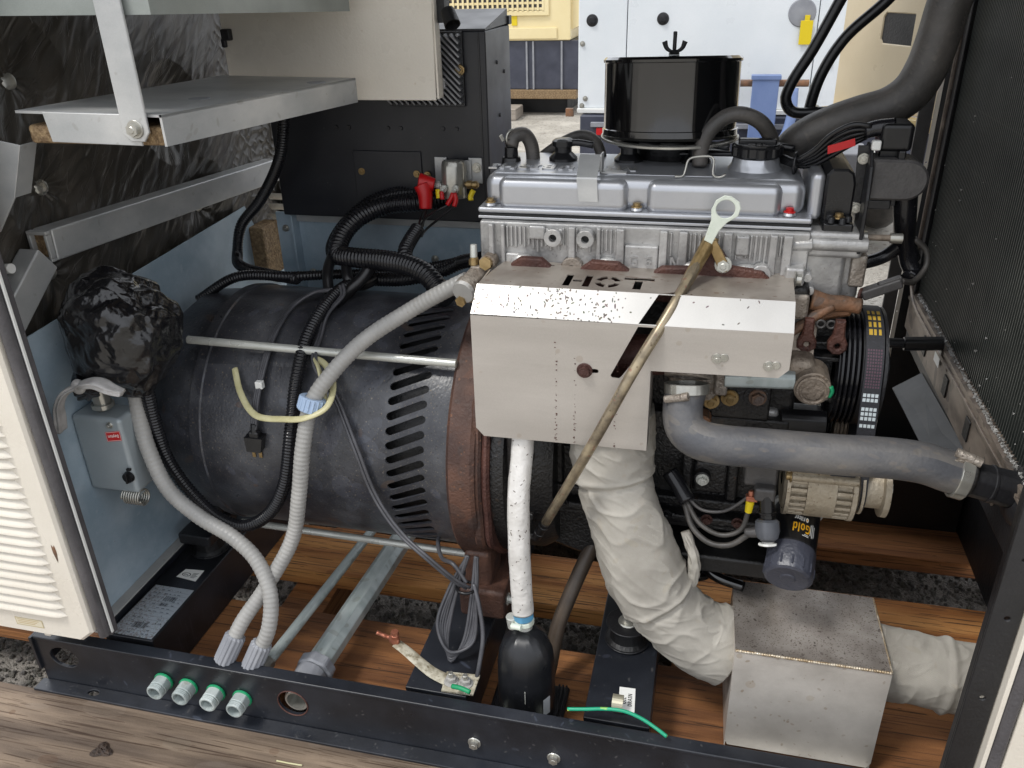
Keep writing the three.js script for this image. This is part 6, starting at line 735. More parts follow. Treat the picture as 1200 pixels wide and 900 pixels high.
// ================= wrapped exhaust and steel cover box =================
{
  const fold = (sd, k = 1) => (s, a, L) => {
    const c = Math.cos(a), n = Math.sin(a); const sp = s + 0.02 * c - 0.012 * n, w = NZ.noise(c * 1.1 + sd, n * 1.1, sp * 9) * 0.005 + Math.max(0, 1 - Math.abs(NZ.noise(c * 0.9 + sd, n * 0.9 + s * 3, sp * 20) * 2.6)) ** 3 * 0.0042 + Math.max(0, 1 - Math.abs(NZ.noise(c * 1.6, n * 1.6 + sd, sp * 38 + c * 1.2) * 2.6)) ** 3 * 0.0018;
    const da = ((a - 1.2 - 0.6 * Math.sin(s * 6)) % 6.2832 + 6.2832) % 6.2832 - 0.3; return w * k * 0.68 + 0.0016 * Math.exp(-((da / 0.05) ** 2)) - 0.0012 * Math.exp(-(((da - 0.1) / 0.04) ** 2));
  };
  const f1 = fold(3), f2 = fold(11, 0.75), seam = (s, p) => 0.0028 * Math.exp(-(((s - p) / 0.004) ** 2)) - 0.004 * Math.exp(-(((s - p - 0.008) / 0.005) ** 2));
  const t = thing('wrapped_exhaust_pipe', 'exhaust pipe wrapped in creased pale grey cloth, bending from shield to steel box', 'exhaust pipe', [0, 0.2, -0.18]);
  part('cloth_wrap', sweep([[-0.112, 0.52, -0.235], [-0.113, 0.46, -0.232], [-0.106, 0.405, -0.222], [-0.088, 0.352, -0.208], [-0.068, 0.3, -0.196], [-0.042, 0.24, -0.19], [-0.01, 0.196, -0.19], [0.034, 0.154, -0.195], [0.076, 0.137, -0.198]], (s, a, L) => 0.056 + f1(s, a, L) + seam(s, 0.11) + seam(s, 0.31) + 0.003 * Math.sin(s * 30), { step: 0.0022, rad: 128 }), M.fabric, t);
  part('loose_flap', sweep([[0.0, 0.33, -0.215], [0.014, 0.3, -0.2], [0.016, 0.262, -0.2], [0.005, 0.23, -0.2]], (s, a, L) => (0.011 + 0.003 * NZ.noise(s * 70, Math.cos(a) * 2, Math.sin(a) * 2)) * (0.6 + 0.4 * s / L), { step: 0.002, rad: 40 }), M.fabric, t);
  const e = thing('wrapped_tail_pipe', 'shorter pale cloth wrapped pipe leaving the far side of the steel box', 'exhaust pipe', [0.36, 0.1, -0.19]);
  part('cloth_wrap', sweep([[0.28, 0.138, -0.215], [0.33, 0.136, -0.213], [0.385, 0.132, -0.21], [0.44, 0.128, -0.21], [0.5, 0.124, -0.21]], (s, a, L) => 0.052 + f2(s + 2, a, L) + 0.004 * Math.exp(-(((s - 0.105) / 0.006) ** 2)), { step: 0.0022, rad: 112 }), M.fabric, e);
  const b = thing('steel_cover_box', 'stained stainless steel cover box at the front rail between the wrapped pipes', 'cover box', [0.19, 0.005, -0.19]);
  const F = [[0.083, 0.2, -0.125], [0.291, 0.2, -0.125]], Kb = [[0.079, 0.2, -0.28], [0.287, 0.2, -0.28]];
  part('top_sheet', hexa([F[0], F[1], Kb[1], Kb[0], ...[F[0], F[1], Kb[1], Kb[0]].map((p) => [p[0], p[1] - 0.002, p[2]])]), M.boxTop, b, 'grainy rust specked top sheet');
  part('front_sheet', ext([[0.083, 0.022], [0.088, 0.012], [0.286, 0.012], [0.291, 0.022], [0.291, 0.198], [0.083, 0.198]], 0.002, { o: [0, 0, -0.1262] }), M.boxSteel, b, 'plain front sheet');
  part('side_sheet', hexa([[0.0802, 0.005, -0.279], [0.0835, 0.005, -0.1265], [0.0835, 0.1978, -0.1265], [0.0802, 0.1978, -0.279], [0.082, 0.005, -0.279], [0.085, 0.005, -0.1265], [0.085, 0.1978, -0.1265], [0.082, 0.1978, -0.279]]), M.boxSteel, b);
  part('side_sheet', hexa([[0.2868, 0.005, -0.279], [0.2905, 0.005, -0.1265], [0.2905, 0.1978, -0.1265], [0.2868, 0.1978, -0.279], [0.285, 0.005, -0.279], [0.2888, 0.005, -0.1265], [0.2888, 0.1978, -0.1265], [0.285, 0.1978, -0.279]]), M.boxSteel, b);
  const weld = mat({ c: [150, 128, 98], c2: [206, 196, 178], k: 2.6, fx: 14, fy: 14, S: 0.1, metal: 0.5, rough: 0.5, seed: 601, bump: B.cast, bs: 0.001 });
  part('weld_bead', [sweep([[0.083, 0.2, -0.1248], [0.19, 0.2, -0.1248], [0.291, 0.2, -0.1248]], (s) => 0.0021 + 0.0005 * Math.sin(s * 1900), { step: 0.0009, rad: 8 }), sweep([[0.291, 0.2, -0.126], [0.2874, 0.2, -0.278]], (s) => 0.0013 + 0.0003 * Math.sin(s * 1900), { step: 0.0012, rad: 8 })], weld, b);
  part('base_flange', box(0.08, 0.292, 0.0045, 0.0065, -0.125, -0.1, 0.0005), M.white, b);
}
// ================= conduits, pipes, looms, cords =================
{
  const th = (n, l, c, at, g) => thing(n, l, c, at, g), pg = 'pale grey flexible conduits to the front rail';
  const conduit = (pts, l) => { const t = th('flexible_conduit', l, 'conduit', pts[pts.length - 2], pg), n = pts.length, a = pts[n - 2], b = pts[n - 1]; part('tube', sweep(pts, rib(0.0122, 0.0072, 0.03), { step: 0.0016, rad: 20 }), M.conduit, t); const d = V(b).sub(V(a)).normalize(), p0 = V(b).addScaledVector(d, -0.026).toArray(), p1 = V(b).addScaledVector(d, 0.03).toArray(); const q = []; for (let i = 0; i < 72; i++) { const k = i / 72 * 6.2832, r = 0.0162 + 0.0006 * Math.tanh(3 * Math.cos(k * 14)); q.push([r * Math.cos(k), r * Math.sin(k)]); } const g = ext(q, 0.052, { bevel: 0.003 }).rotateX(-Math.PI / 2); part('end_nut', toward(g, p0, p1), M.greyPlastic, t); return t; };
  const t1 = conduit([[-0.33, 0.68, -0.27], [-0.366, 0.661, -0.268], [-0.418, 0.63, -0.265], [-0.484, 0.589, -0.235], [-0.528, 0.545, -0.205], [-0.556, 0.504, -0.186], [-0.57, 0.44, -0.166], [-0.582, 0.36, -0.152], [-0.6, 0.281, -0.14], [-0.639, 0.208, -0.105], [-0.672, 0.158, -0.07], [-0.69, 0.118, -0.052]], 'long pale conduit arching across the alternator from the engine to the rail');
  const cl = part('blue_collar', [ring([-0.5535, 0.512, -0.1885], [-0.559, 0.492, -0.182], 0.0192, 0.0122, 36)], M.blueTape, t1, 'pale blue ribbed collar'); cl.material = mat({ col: [158, 178, 204], rough: 0.45 });
  const cr = []; for (let i = 0; i < 18; i++) { const a = i / 18 * 6.283; cr.push(new RoundedBoxGeometry(0.003, 0.019, 0.003, 1, 0.001).translate(0.0192 * Math.cos(a), 0.0105, 0.0192 * Math.sin(a))); } part('collar_rib', toward(mergeGeometries(cr), [-0.5535, 0.512, -0.1885], [-0.559, 0.492, -0.182]), cl.material, cl).userData.kind = 'stuff';
  conduit([[-0.84, 0.52, -0.165], [-0.835, 0.46, -0.152], [-0.822, 0.412, -0.14], [-0.796, 0.354, -0.13], [-0.752, 0.312, -0.128], [-0.692, 0.283, -0.122], [-0.652, 0.253, -0.112], [-0.624, 0.21, -0.09], [-0.622, 0.16, -0.066], [-0.644, 0.112, -0.052]], 'pale conduit running down from the black bag to the rail');
  // steel pipes through the skid
  const pg2 = 'galvanised pipes lying through the skid';
  const pA = th('steel_pipe', 'thin galvanised pipe with a hex end lying through the skid', 'pipe', [-0.64, 0.06, -0.1], pg2); part('pipe', cyl([-0.652, 0.062, -0.08], [-0.606, 0.062, -0.6], 0.0092), M.pipe, pA); part('end_nut', [hex([-0.654, 0.062, -0.06], [-0.6525, 0.062, -0.076], 0.027), cyl([-0.6525, 0.062, -0.076], [-0.6512, 0.062, -0.09], 0.0125)], M.zinc, pA);
  const pB = th('steel_pipe', 'thick galvanised pipe with a threaded coupling lying through the skid', 'pipe', [-0.56, 0.06, -0.1], pg2); part('pipe', cyl([-0.574, 0.055, -0.06], [-0.541, 0.062, -0.6], 0.0218, 0.0218, 36), M.pipe, pB);
  part('coupling', [(() => { const q = []; for (let i = 0; i < 48; i++) { const k = i / 48 * 6.2832, r = 0.0305 + 0.0012 * Math.cos(k * 8); q.push([r * Math.cos(k), r * Math.sin(k)]); } return ext(q, 0.022, { o: [-0.571, 0.0555, -0.106], bevel: 0.003 }); })(), cyl([-0.5725, 0.0555, -0.084], [-0.5735, 0.055, -0.062], 0.027, 0.026, 36)], M.greyPlastic, pB);
  const thr = []; for (let i = 0; i < 10; i++) thr.push(ring([-0.573, 0.053, -0.056 + i * 0.0025], [-0.573, 0.053, -0.0548 + i * 0.0025], 0.0206, 0.016, 36)); part('threaded_end', [...thr, ring([-0.573, 0.053, -0.06], [-0.573, 0.053, -0.0285], 0.0196, 0.0158, 36)], M.zinc, pB);
  // black looms
  const lm = (n, pts, r, l, g) => solo(n, loom(pts, r), M.loom, pts[Math.floor(pts.length / 2)], l, 'cable loom', g), bg = 'black corrugated cable looms';
  lm('cable_loom', [[-0.568, 0.6, -0.49], [-0.59, 0.605, -0.381], [-0.6, 0.571, -0.288], [-0.6, 0.521, -0.231], [-0.6, 0.453, -0.19], [-0.624, 0.349, -0.178], [-0.668, 0.285, -0.18], [-0.712, 0.262, -0.178], [-0.752, 0.276, -0.175], [-0.79, 0.322, -0.172], [-0.816, 0.385, -0.168], [-0.82, 0.45, -0.165], [-0.816, 0.52, -0.16]], 0.0108, 'black corrugated loom hanging in a deep loop before the alternator', bg);
  lm('cable_loom', [[-0.708, 0.9, -0.52], [-0.722, 0.858, -0.53], [-0.752, 0.786, -0.55], [-0.822, 0.7, -0.58], [-0.872, 0.648, -0.58], [-0.877, 0.6, -0.56], [-0.835, 0.598, -0.5], [-0.76, 0.6, -0.46], [-0.69, 0.602, -0.44]], 0.0105, 'black loom dropping past the open gap beside the black box', bg);
  lm('cable_loom', [[-0.47, 0.705, -0.63], [-0.51, 0.705, -0.59], [-0.567, 0.703, -0.565], [-0.604, 0.69, -0.52], [-0.62, 0.665, -0.48], [-0.614, 0.646, -0.455], [-0.58, 0.648, -0.435], [-0.52, 0.651, -0.42], [-0.47, 0.652, -0.4], [-0.431, 0.644, -0.38], [-0.39, 0.612, -0.355]], 0.0172, 'thickest black corrugated loom curling from the black box over the alternator', bg);
  lm('cable_loom', [[-0.52, 0.712, -0.635], [-0.566, 0.712, -0.61], [-0.61, 0.698, -0.59], [-0.642, 0.668, -0.55], [-0.645, 0.645, -0.5], [-0.625, 0.636, -0.46]], 0.0135, 'second black loom close behind the thickest loom', bg);
  lm('cable_loom', [[-0.474, 0.648, -0.41], [-0.482, 0.665, -0.425], [-0.482, 0.676, -0.45], [-0.477, 0.689, -0.478]], 0.0125, 'short black loom branch rising to the solenoid wires', bg);
  lm('cable_loom', [[-0.88, 0.56, -0.42], [-0.802, 0.603, -0.43], [-0.704, 0.606, -0.44], [-0.633, 0.597, -0.49], [-0.536, 0.603, -0.493], [-0.441, 0.622, -0.496], [-0.36, 0.655, -0.45]], 0.0092, 'black loom lying along the back of the alternator', bg);
  lm('cable_loom', [[-0.584, 0.598, -0.47], [-0.504, 0.602, -0.47], [-0.44, 0.617, -0.48], [-0.4, 0.634, -0.485], [-0.34, 0.648, -0.46]], 0.0125, 'black loom entering behind the cylinder head', bg);
  solo('cable_bundle', [sweep([[-0.6, 0.64, -0.45], [-0.585, 0.612, -0.42], [-0.572, 0.6, -0.43], [-0.555, 0.6, -0.47]], 0.009, { step: 0.004 }), sweep([[-0.63, 0.64, -0.46], [-0.622, 0.625, -0.42], [-0.612, 0.598, -0.395], [-0.605, 0.586, -0.38]], 0.009, { step: 0.004 }), sweep([[-0.545, 0.645, -0.44], [-0.558, 0.62, -0.42], [-0.578, 0.602, -0.4], [-0.592, 0.59, -0.37]], 0.0105, { step: 0.004 })], M.plastic, [-0.58, 0.6, -0.42], 'knot of taped black cables where the looms cross on the alternator', 'cable bundle');
  // two-core cords
  const cord = (pts, r = 0.0028) => [-1, 0, 1].map((k) => sweep(pts.map((p) => [p[0] + k * r * 1.25, p[1] + k * r * 0.4, p[2]]), r, { step: 0.004, rad: 10 }));
  const cordM = mat({ c: [62, 62, 66], c2: [84, 84, 88], S: 0.1, N: 128, rough: 0.5, seed: 611 });
  const c1 = th('plug_cord', 'flat grey cord ending in a black mains plug with brass blades', 'cord', [-0.667, 0.42, -0.19]);
  part('cord', cord([[-0.598, 0.61, -0.377], [-0.63, 0.603, -0.379], [-0.658, 0.588, -0.36], [-0.666, 0.565, -0.303], [-0.666, 0.523, -0.247], [-0.667, 0.48, -0.212], [-0.669, 0.44, -0.195]]), cordM, c1);
  part('plug_body', [hexa([[-0.6845, 0.428, -0.188], [-0.6535, 0.428, -0.188], [-0.6585, 0.404, -0.186], [-0.6825, 0.404, -0.186], [-0.6845, 0.43, -0.206], [-0.6535, 0.43, -0.206], [-0.6585, 0.406, -0.204], [-0.6825, 0.406, -0.204]]), box(-0.6785, -0.66, 0.424, 0.438, -0.204, -0.19, 0.004, 2), cyl([-0.669, 0.432, -0.196], [-0.668, 0.45, -0.198], 0.0065, 0.005)], M.plastic, c1);
  for (const x of [-0.677, -0.6655]) part('blade', box(x - 0.0028, x + 0.0028, 0.389, 0.406, -0.1975, -0.1955, 0.0005), M.brass, c1); part('white_tag', box(-0.67, -0.658, 0.498, 0.51, -0.231, -0.222, 0.001), M.white, c1);
  const c2 = th('speaker_wire', 'flat grey two core wire running down to a tied coil on the channel', 'cord', [-0.35, 0.1, -0.15]);
  part('wire', [-0.6, 0.6].flatMap((k) => sweep([[-0.581, 0.618, -0.382], [-0.575, 0.606, -0.37], [-0.588, 0.585, -0.33], [-0.588, 0.563, -0.3], [-0.569, 0.544, -0.236], [-0.536, 0.494, -0.223], [-0.5, 0.432, -0.194], [-0.472, 0.347, -0.186], [-0.43, 0.296, -0.17], [-0.38, 0.27, -0.15], [-0.342, 0.225, -0.16], [-0.325, 0.205, -0.17]].map((p) => [p[0] + k * 0.0045, p[1] + k * 0.002, p[2]]), 0.0027, { step: 0.004, rad: 10 })), cordM, c2);
  const lp = []; const r = rng(19); for (let i = 0; i < 6; i++) { const a = 0.008 + 0.003 * i, zt = -0.165 - 0.003 * r(), dx = (r() - 0.5) * 0.006; lp.push(sweep([[-0.328 + dx, 0.255, zt - 0.02], [-0.333 - a + dx, 0.2, zt], [-0.345 - a, 0.12 + 0.006 * i, zt + 0.03], [-0.345, 0.095 + 0.004 * i, zt + 0.045], [-0.335 + a, 0.125, zt + 0.03], [-0.32 + a * 0.4 + dx, 0.2, zt], [-0.314 + dx, 0.255, zt - 0.02]], 0.0027, { step: 0.004, rad: 8 })); }
  part('coil', lp, cordM, c2); part('tie', new THREE.TorusGeometry(0.015, 0.0025, 8, 24).rotateX(1.5).translate(-0.327, 0.207, -0.168), M.plastic, c2);
  part('loose_end', sweep([[-0.315, 0.215, -0.17], [-0.302, 0.19, -0.15], [-0.292, 0.15, -0.13], [-0.294, 0.11, -0.11], [-0.3, 0.07, -0.09]], 0.0036, { step: 0.004, rad: 10 }), cordM, c2); part('upper_loop', sweep([[-0.398, 0.25, -0.3], [-0.395, 0.235, -0.24], [-0.375, 0.232, -0.2], [-0.35, 0.24, -0.18], [-0.327, 0.215, -0.17]], 0.0034, { step: 0.004, rad: 10 }), cordM, c2);
  solo('pale_strap', sweep([[-0.714, 0.52, -0.243], [-0.692, 0.493, -0.214], [-0.655, 0.473, -0.186], [-0.597, 0.479, -0.172], [-0.557, 0.49, -0.164], [-0.53, 0.502, -0.178], [-0.533, 0.52, -0.215], [-0.558, 0.54, -0.245], [-0.572, 0.547, -0.245], [-0.56, 0.54, -0.228], [-0.54, 0.5, -0.2]], 0.0052, { step: 0.004, flat: 0.55 }), M.strip, [-0.6, 0.48, -0.18], 'pale yellowish strap tied round the conduit on the alternator', 'strap');
  // earth strap with copper lug, green wires
  const gs = th('earth_strap', 'pale braided earth strap with copper lug bolted to the channel', 'earth strap', [-0.36, 0.09, -0.1]);
  part('strap', hexa([[-0.342, 0.0905, -0.062], [-0.292, 0.0905, -0.064], [-0.292, 0.0905, -0.104], [-0.345, 0.0905, -0.1], [-0.342, 0.0935, -0.062], [-0.292, 0.0935, -0.064], [-0.292, 0.0935, -0.104], [-0.345, 0.0935, -0.1]]), M.dirtyTin, gs);
  part('braid', sweep([[-0.34, 0.093, -0.084], [-0.365, 0.1, -0.088], [-0.39, 0.112, -0.095], [-0.41, 0.117, -0.105], [-0.432, 0.119, -0.116]], (s, a, L) => 0.0115 - 0.002 * s / L + 0.0003 * Math.sin(s * 2600), { step: 0.0006, flat: 0.2 }), M.dirtyTin, gs);
  part('copper_lug', [sweep([[-0.428, 0.119, -0.115], [-0.445, 0.1205, -0.123]], 0.009, { step: 0.004, flat: 0.4 }), cyl([-0.435, 0.121, -0.118], [-0.434, 0.136, -0.118], 0.0075, 0.0065), hex([-0.434, 0.136, -0.118], [-0.434, 0.142, -0.118], 0.011), sweep([[-0.447, 0.12, -0.125], [-0.46, 0.118, -0.13], [-0.47, 0.124, -0.128]], 0.0035, { step: 0.003 })], M.copper, gs);
  for (const x of [-0.332, -0.309]) { bolt(gs, [x, 0.0936, -0.082], Y, 0.0145, M.conduit); part('stud', cyl([x, 0.1, -0.082], [x, 0.112, -0.082], 0.004), M.zinc, gs); }
  const gw = 'green wires lying on the rail';
  solo('green_wire', sweep([[-0.145, 0.1125, -0.05], [-0.12, 0.116, -0.052], [-0.095, 0.119, -0.055], [-0.066, 0.122, -0.055], [-0.04, 0.119, -0.05], [-0.016, 0.1145, -0.04], [-0.002, 0.1145, -0.03]], 0.0026, { step: 0.004 }), mat({ c: [20, 146, 110], c2: [30, 160, 122], S: 0.06, N: 128, rough: 0.45, seed: 621, spots: [{ n: 10, r: [0.002, 0.004], c: '206,214,90', el: 3, a: 0.2 }] }), [-0.07, 0.11, -0.05], 'long green and yellow wire curving over the rail edge', 'wire', gw);
  solo('green_wire', sweep([[-0.322, 0.1105, -0.058], [-0.308, 0.114, -0.054], [-0.292, 0.1135, -0.05]], 0.0036, { step: 0.003 }), M.green, [-0.308, 0.11, -0.054], 'short green wire stub on the rail near the earth strap', 'wire', gw);
  const pc = solo('pipe_clip', ext((() => { const q = []; for (let i = 0; i <= 16; i++) { const a = -0.6 + i / 16 * 4.4; q.push([0.0125 * Math.cos(a), 0.0125 * Math.sin(a)]); } for (let i = 16; i >= 0; i--) { const a = -0.6 + i / 16 * 4.4; q.push([0.0108 * Math.cos(a), 0.0108 * Math.sin(a)]); } return q; })(), 0.016, { o: [-0.068, 0.1035, -0.084], u: [0, 0, 1], v: Y }), M.strip.clone(), [-0.068, 0.1, -0.084], 'small pale metal pipe clip beside the OIL DRAIN sticker', 'clip'); pc.material.map = null; pc.material.color.setRGB(0.5, 0.47, 0.36); pc.material.metalness = 0.6;
}
// ================= canister with sleeved pipe, brown hose =================
{
  const t = thing('oil_separator', 'glossy black domed canister bolted behind the rail under the white sleeved pipe', 'canister', [-0.222, 0.01, -0.12]);
  part('dome', lathe([[0, 0], [0.0445, 0], [0.045, 0.004], [0.044, 0.1], [0.0415, 0.123], [0.034, 0.145], [0.022, 0.158], [0.012, 0.162], [0, 0.163]], [-0.2225, 0.018, -0.123], [-0.2225, 1, -0.123], 56, 0.8), mat({ c: [22, 23, 26], c2: [34, 35, 38], S: 0.2, N: 256, rough: 0.36, seed: 631, spots: [{ n: 40, r: [0.0005, 0.002], c: '110,106,100', o: 0.3 }] }), t);
  part('base_plate', [box(-0.282, -0.163, 0.008, 0.018, -0.18, -0.072, 0.004, 2), ring([-0.2225, 0.018, -0.123], [-0.2225, 0.024, -0.123], 0.051, 0.045, 48), ...[-0.268, -0.262, -0.18, -0.174, -0.168].map((x) => box(x - 0.0015, x + 0.0015, 0.018, 0.023, -0.178, -0.09, 0.001))], M.black, t);
  for (const [x, z] of [[-0.274, -0.084], [-0.171, -0.08]]) bolt(t, [x, 0.0185, z], Y, 0.015, M.ring);
  part('outlet', [cyl([-0.225, 0.176, -0.13], [-0.2265, 0.198, -0.132], 0.012, 0.0115), cyl([-0.243, 0.178, -0.13], [-0.245, 0.2, -0.128], 0.0085)], M.rodSteel, t); part('clamp', [ring([-0.2262, 0.187, -0.1313], [-0.2266, 0.195, -0.132], 0.0155, 0.0115, 28), hex([-0.242, 0.19, -0.118], [-0.226, 0.193, -0.114], 0.009)], M.ring, t);
  part('drip_mark', box(-0.2155, -0.2142, 0.075, 0.1, -0.0795, -0.0783, 0.0003), M.rodSteel, t); sheet('canister_label', [[-0.1895, 0.075, -0.0915], [-0.1815, 0.075, -0.1035], [-0.1815, 0.04, -0.1035], [-0.1895, 0.04, -0.0915]], new THREE.MeshStandardMaterial({ color: 0xc8ccd0, roughness: 0.5 }), t);
  const s = thing('sleeved_pipe', 'white speckled sleeved pipe dropping from the heat shield to the black canister', 'pipe', [-0.232, 0.2, -0.15]);
  part('sleeve', sweep([[-0.236, 0.56, -0.205], [-0.236, 0.49, -0.196], [-0.2365, 0.45, -0.186], [-0.2375, 0.4, -0.165], [-0.235, 0.33, -0.148], [-0.231, 0.26, -0.138], [-0.2275, 0.208, -0.132]], (q, a) => 0.0162 + 0.0006 * NZ.noise(Math.cos(a) * 2, Math.sin(a) * 2, q * 60) + 0.0016 * Math.exp(-((((a + 3.2) % 6.283 - 2.4) / 0.16) ** 2)), { step: 0.0025, rad: 40 }), M.sleeve, s); part('blue_tape', ring([-0.2277, 0.2115, -0.1322], [-0.2268, 0.197, -0.1318], 0.0153, 0.012, 32), M.blueTape, s);
  solo('brown_hose', sweep([[-0.12, 0.27, -0.34], [-0.153, 0.205, -0.29], [-0.176, 0.15, -0.25], [-0.192, 0.1, -0.225], [-0.2, 0.04, -0.2], [-0.21, -0.02, -0.18]], 0.0125, { step: 0.006 }), mat({ c: [62, 54, 48], c2: [88, 76, 64], S: 0.2, rough: 0.5, N: 256, seed: 637 }), [-0.19, 0.1, -0.225], 'brownish rubber hose dropping behind the black canister', 'hose');
}
// ================= dipstick =================
{
  const t = thing('dipstick', 'oil dipstick with pale flat ring handle and brassy tube, crossing the heat shield', 'dipstick', [-0.01, 0.74, -0.285]);
  const pts = [[0.001, 0.746, -0.283], [-0.01, 0.73, -0.26], [-0.0415, 0.6815, -0.188], [-0.0775, 0.6195, -0.15], [-0.124, 0.519, -0.137], [-0.17, 0.415, -0.155], [-0.2035, 0.3345, -0.19]];
  part('tube', sweep(pts, 0.0072, { step: 0.005, rad: 20 }), M.brassRod, t); part('tip', [cyl([-0.2035, 0.3345, -0.19], [-0.222, 0.291, -0.208], 0.0075, 0.0072), ring([-0.2065, 0.327, -0.193], [-0.209, 0.3215, -0.1955], 0.0085, 0.0065), ring([-0.215, 0.307, -0.2015], [-0.217, 0.302, -0.2035], 0.0082, 0.0065)], M.plastic, t);
  part('collar', [sweep([[0.001, 0.748, -0.284], [-0.012, 0.727, -0.257], [-0.0245, 0.7075, -0.227]], (s, a, L) => 0.0098 - 0.0022 * s / L, { step: 0.003 }), cyl([0.0025, 0.744, -0.278], [0.0055, 0.753, -0.281], 0.007)], M.brass, t);
  part('clip', [ext([[0.003, 0.752], [0.009, 0.752], [0.019, 0.735], [0.027, 0.72], [0.0255, 0.71], [0.0185, 0.7085], [0.0135, 0.715], [0.003, 0.736]], 0.003, { o: [0, 0, -0.2745], bevel: 0.0008, holes: [circ(0.0195, 0.718, 0.0048, 14)] })], M.brass, t);
  const ringP = new THREE.Shape(); [[0.0035, 0.747], [-0.007, 0.752], [0.0, 0.779], [-0.001, 0.792], [0.004, 0.8045], [0.014, 0.811], [0.0225, 0.81], [0.033, 0.803], [0.0355, 0.795], [0.033, 0.785], [0.02, 0.776], [0.011, 0.765]].forEach((p, i) => (i ? ringP.lineTo(...p) : ringP.moveTo(...p)));
  part('ring_handle', ext(ringP, 0.0025, { o: [0, 0, -0.272], bevel: 0.0008, holes: [circ(0.0168, 0.7935, 0.0118, 28)] }), M.ring, t);
}
// ================= fuel fitting at the head =================
{
  const t = thing('elbow_fitting', 'weathered cast elbow fitting with brass plugs at the end of the conduit', 'fitting', [-0.315, 0.68, -0.28]);
  part('body', [cyl([-0.3235, 0.677, -0.255], [-0.312, 0.69, -0.296], 0.0155, 0.0145), cyl([-0.327, 0.673, -0.243], [-0.3235, 0.677, -0.255], 0.0178, 0.0178), box(-0.326, -0.31, 0.687, 0.7, -0.295, -0.27, 0.003)], M.aluDirty, t); part('front_cap', cyl([-0.3285, 0.6715, -0.2375], [-0.327, 0.673, -0.2432], 0.0165, 0.0175), M.conduit, t);
  part('brass_plug', [cyl([-0.3215, 0.698, -0.279], [-0.322, 0.71, -0.28], 0.006), hex([-0.3218, 0.7, -0.279], [-0.322, 0.707, -0.28], 0.0135)], M.brass, t); part('brass_plug', [cyl([-0.3, 0.7, -0.296], [-0.303, 0.705, -0.27], 0.009), hex([-0.3025, 0.7045, -0.274], [-0.303, 0.7055, -0.268], 0.0165)], M.brass, t); part('brass_plug', hex([-0.331, 0.659, -0.246], [-0.333, 0.6575, -0.238], 0.014), M.brass, t);
  part('link', [cyl([-0.302, 0.702, -0.3], [-0.3015, 0.704, -0.275], 0.0115), sweep([[-0.317, 0.701, -0.285], [-0.31, 0.706, -0.287], [-0.302, 0.707, -0.287]], 0.003, { step: 0.003 }), box(-0.33, -0.318, 0.652, 0.664, -0.262, -0.25, 0.002)], M.cast, t); part('spark_stub', cyl([-0.3225, 0.7095, -0.281], [-0.323, 0.728, -0.284], 0.0052, 0.0048), M.rodSteel, t);
}
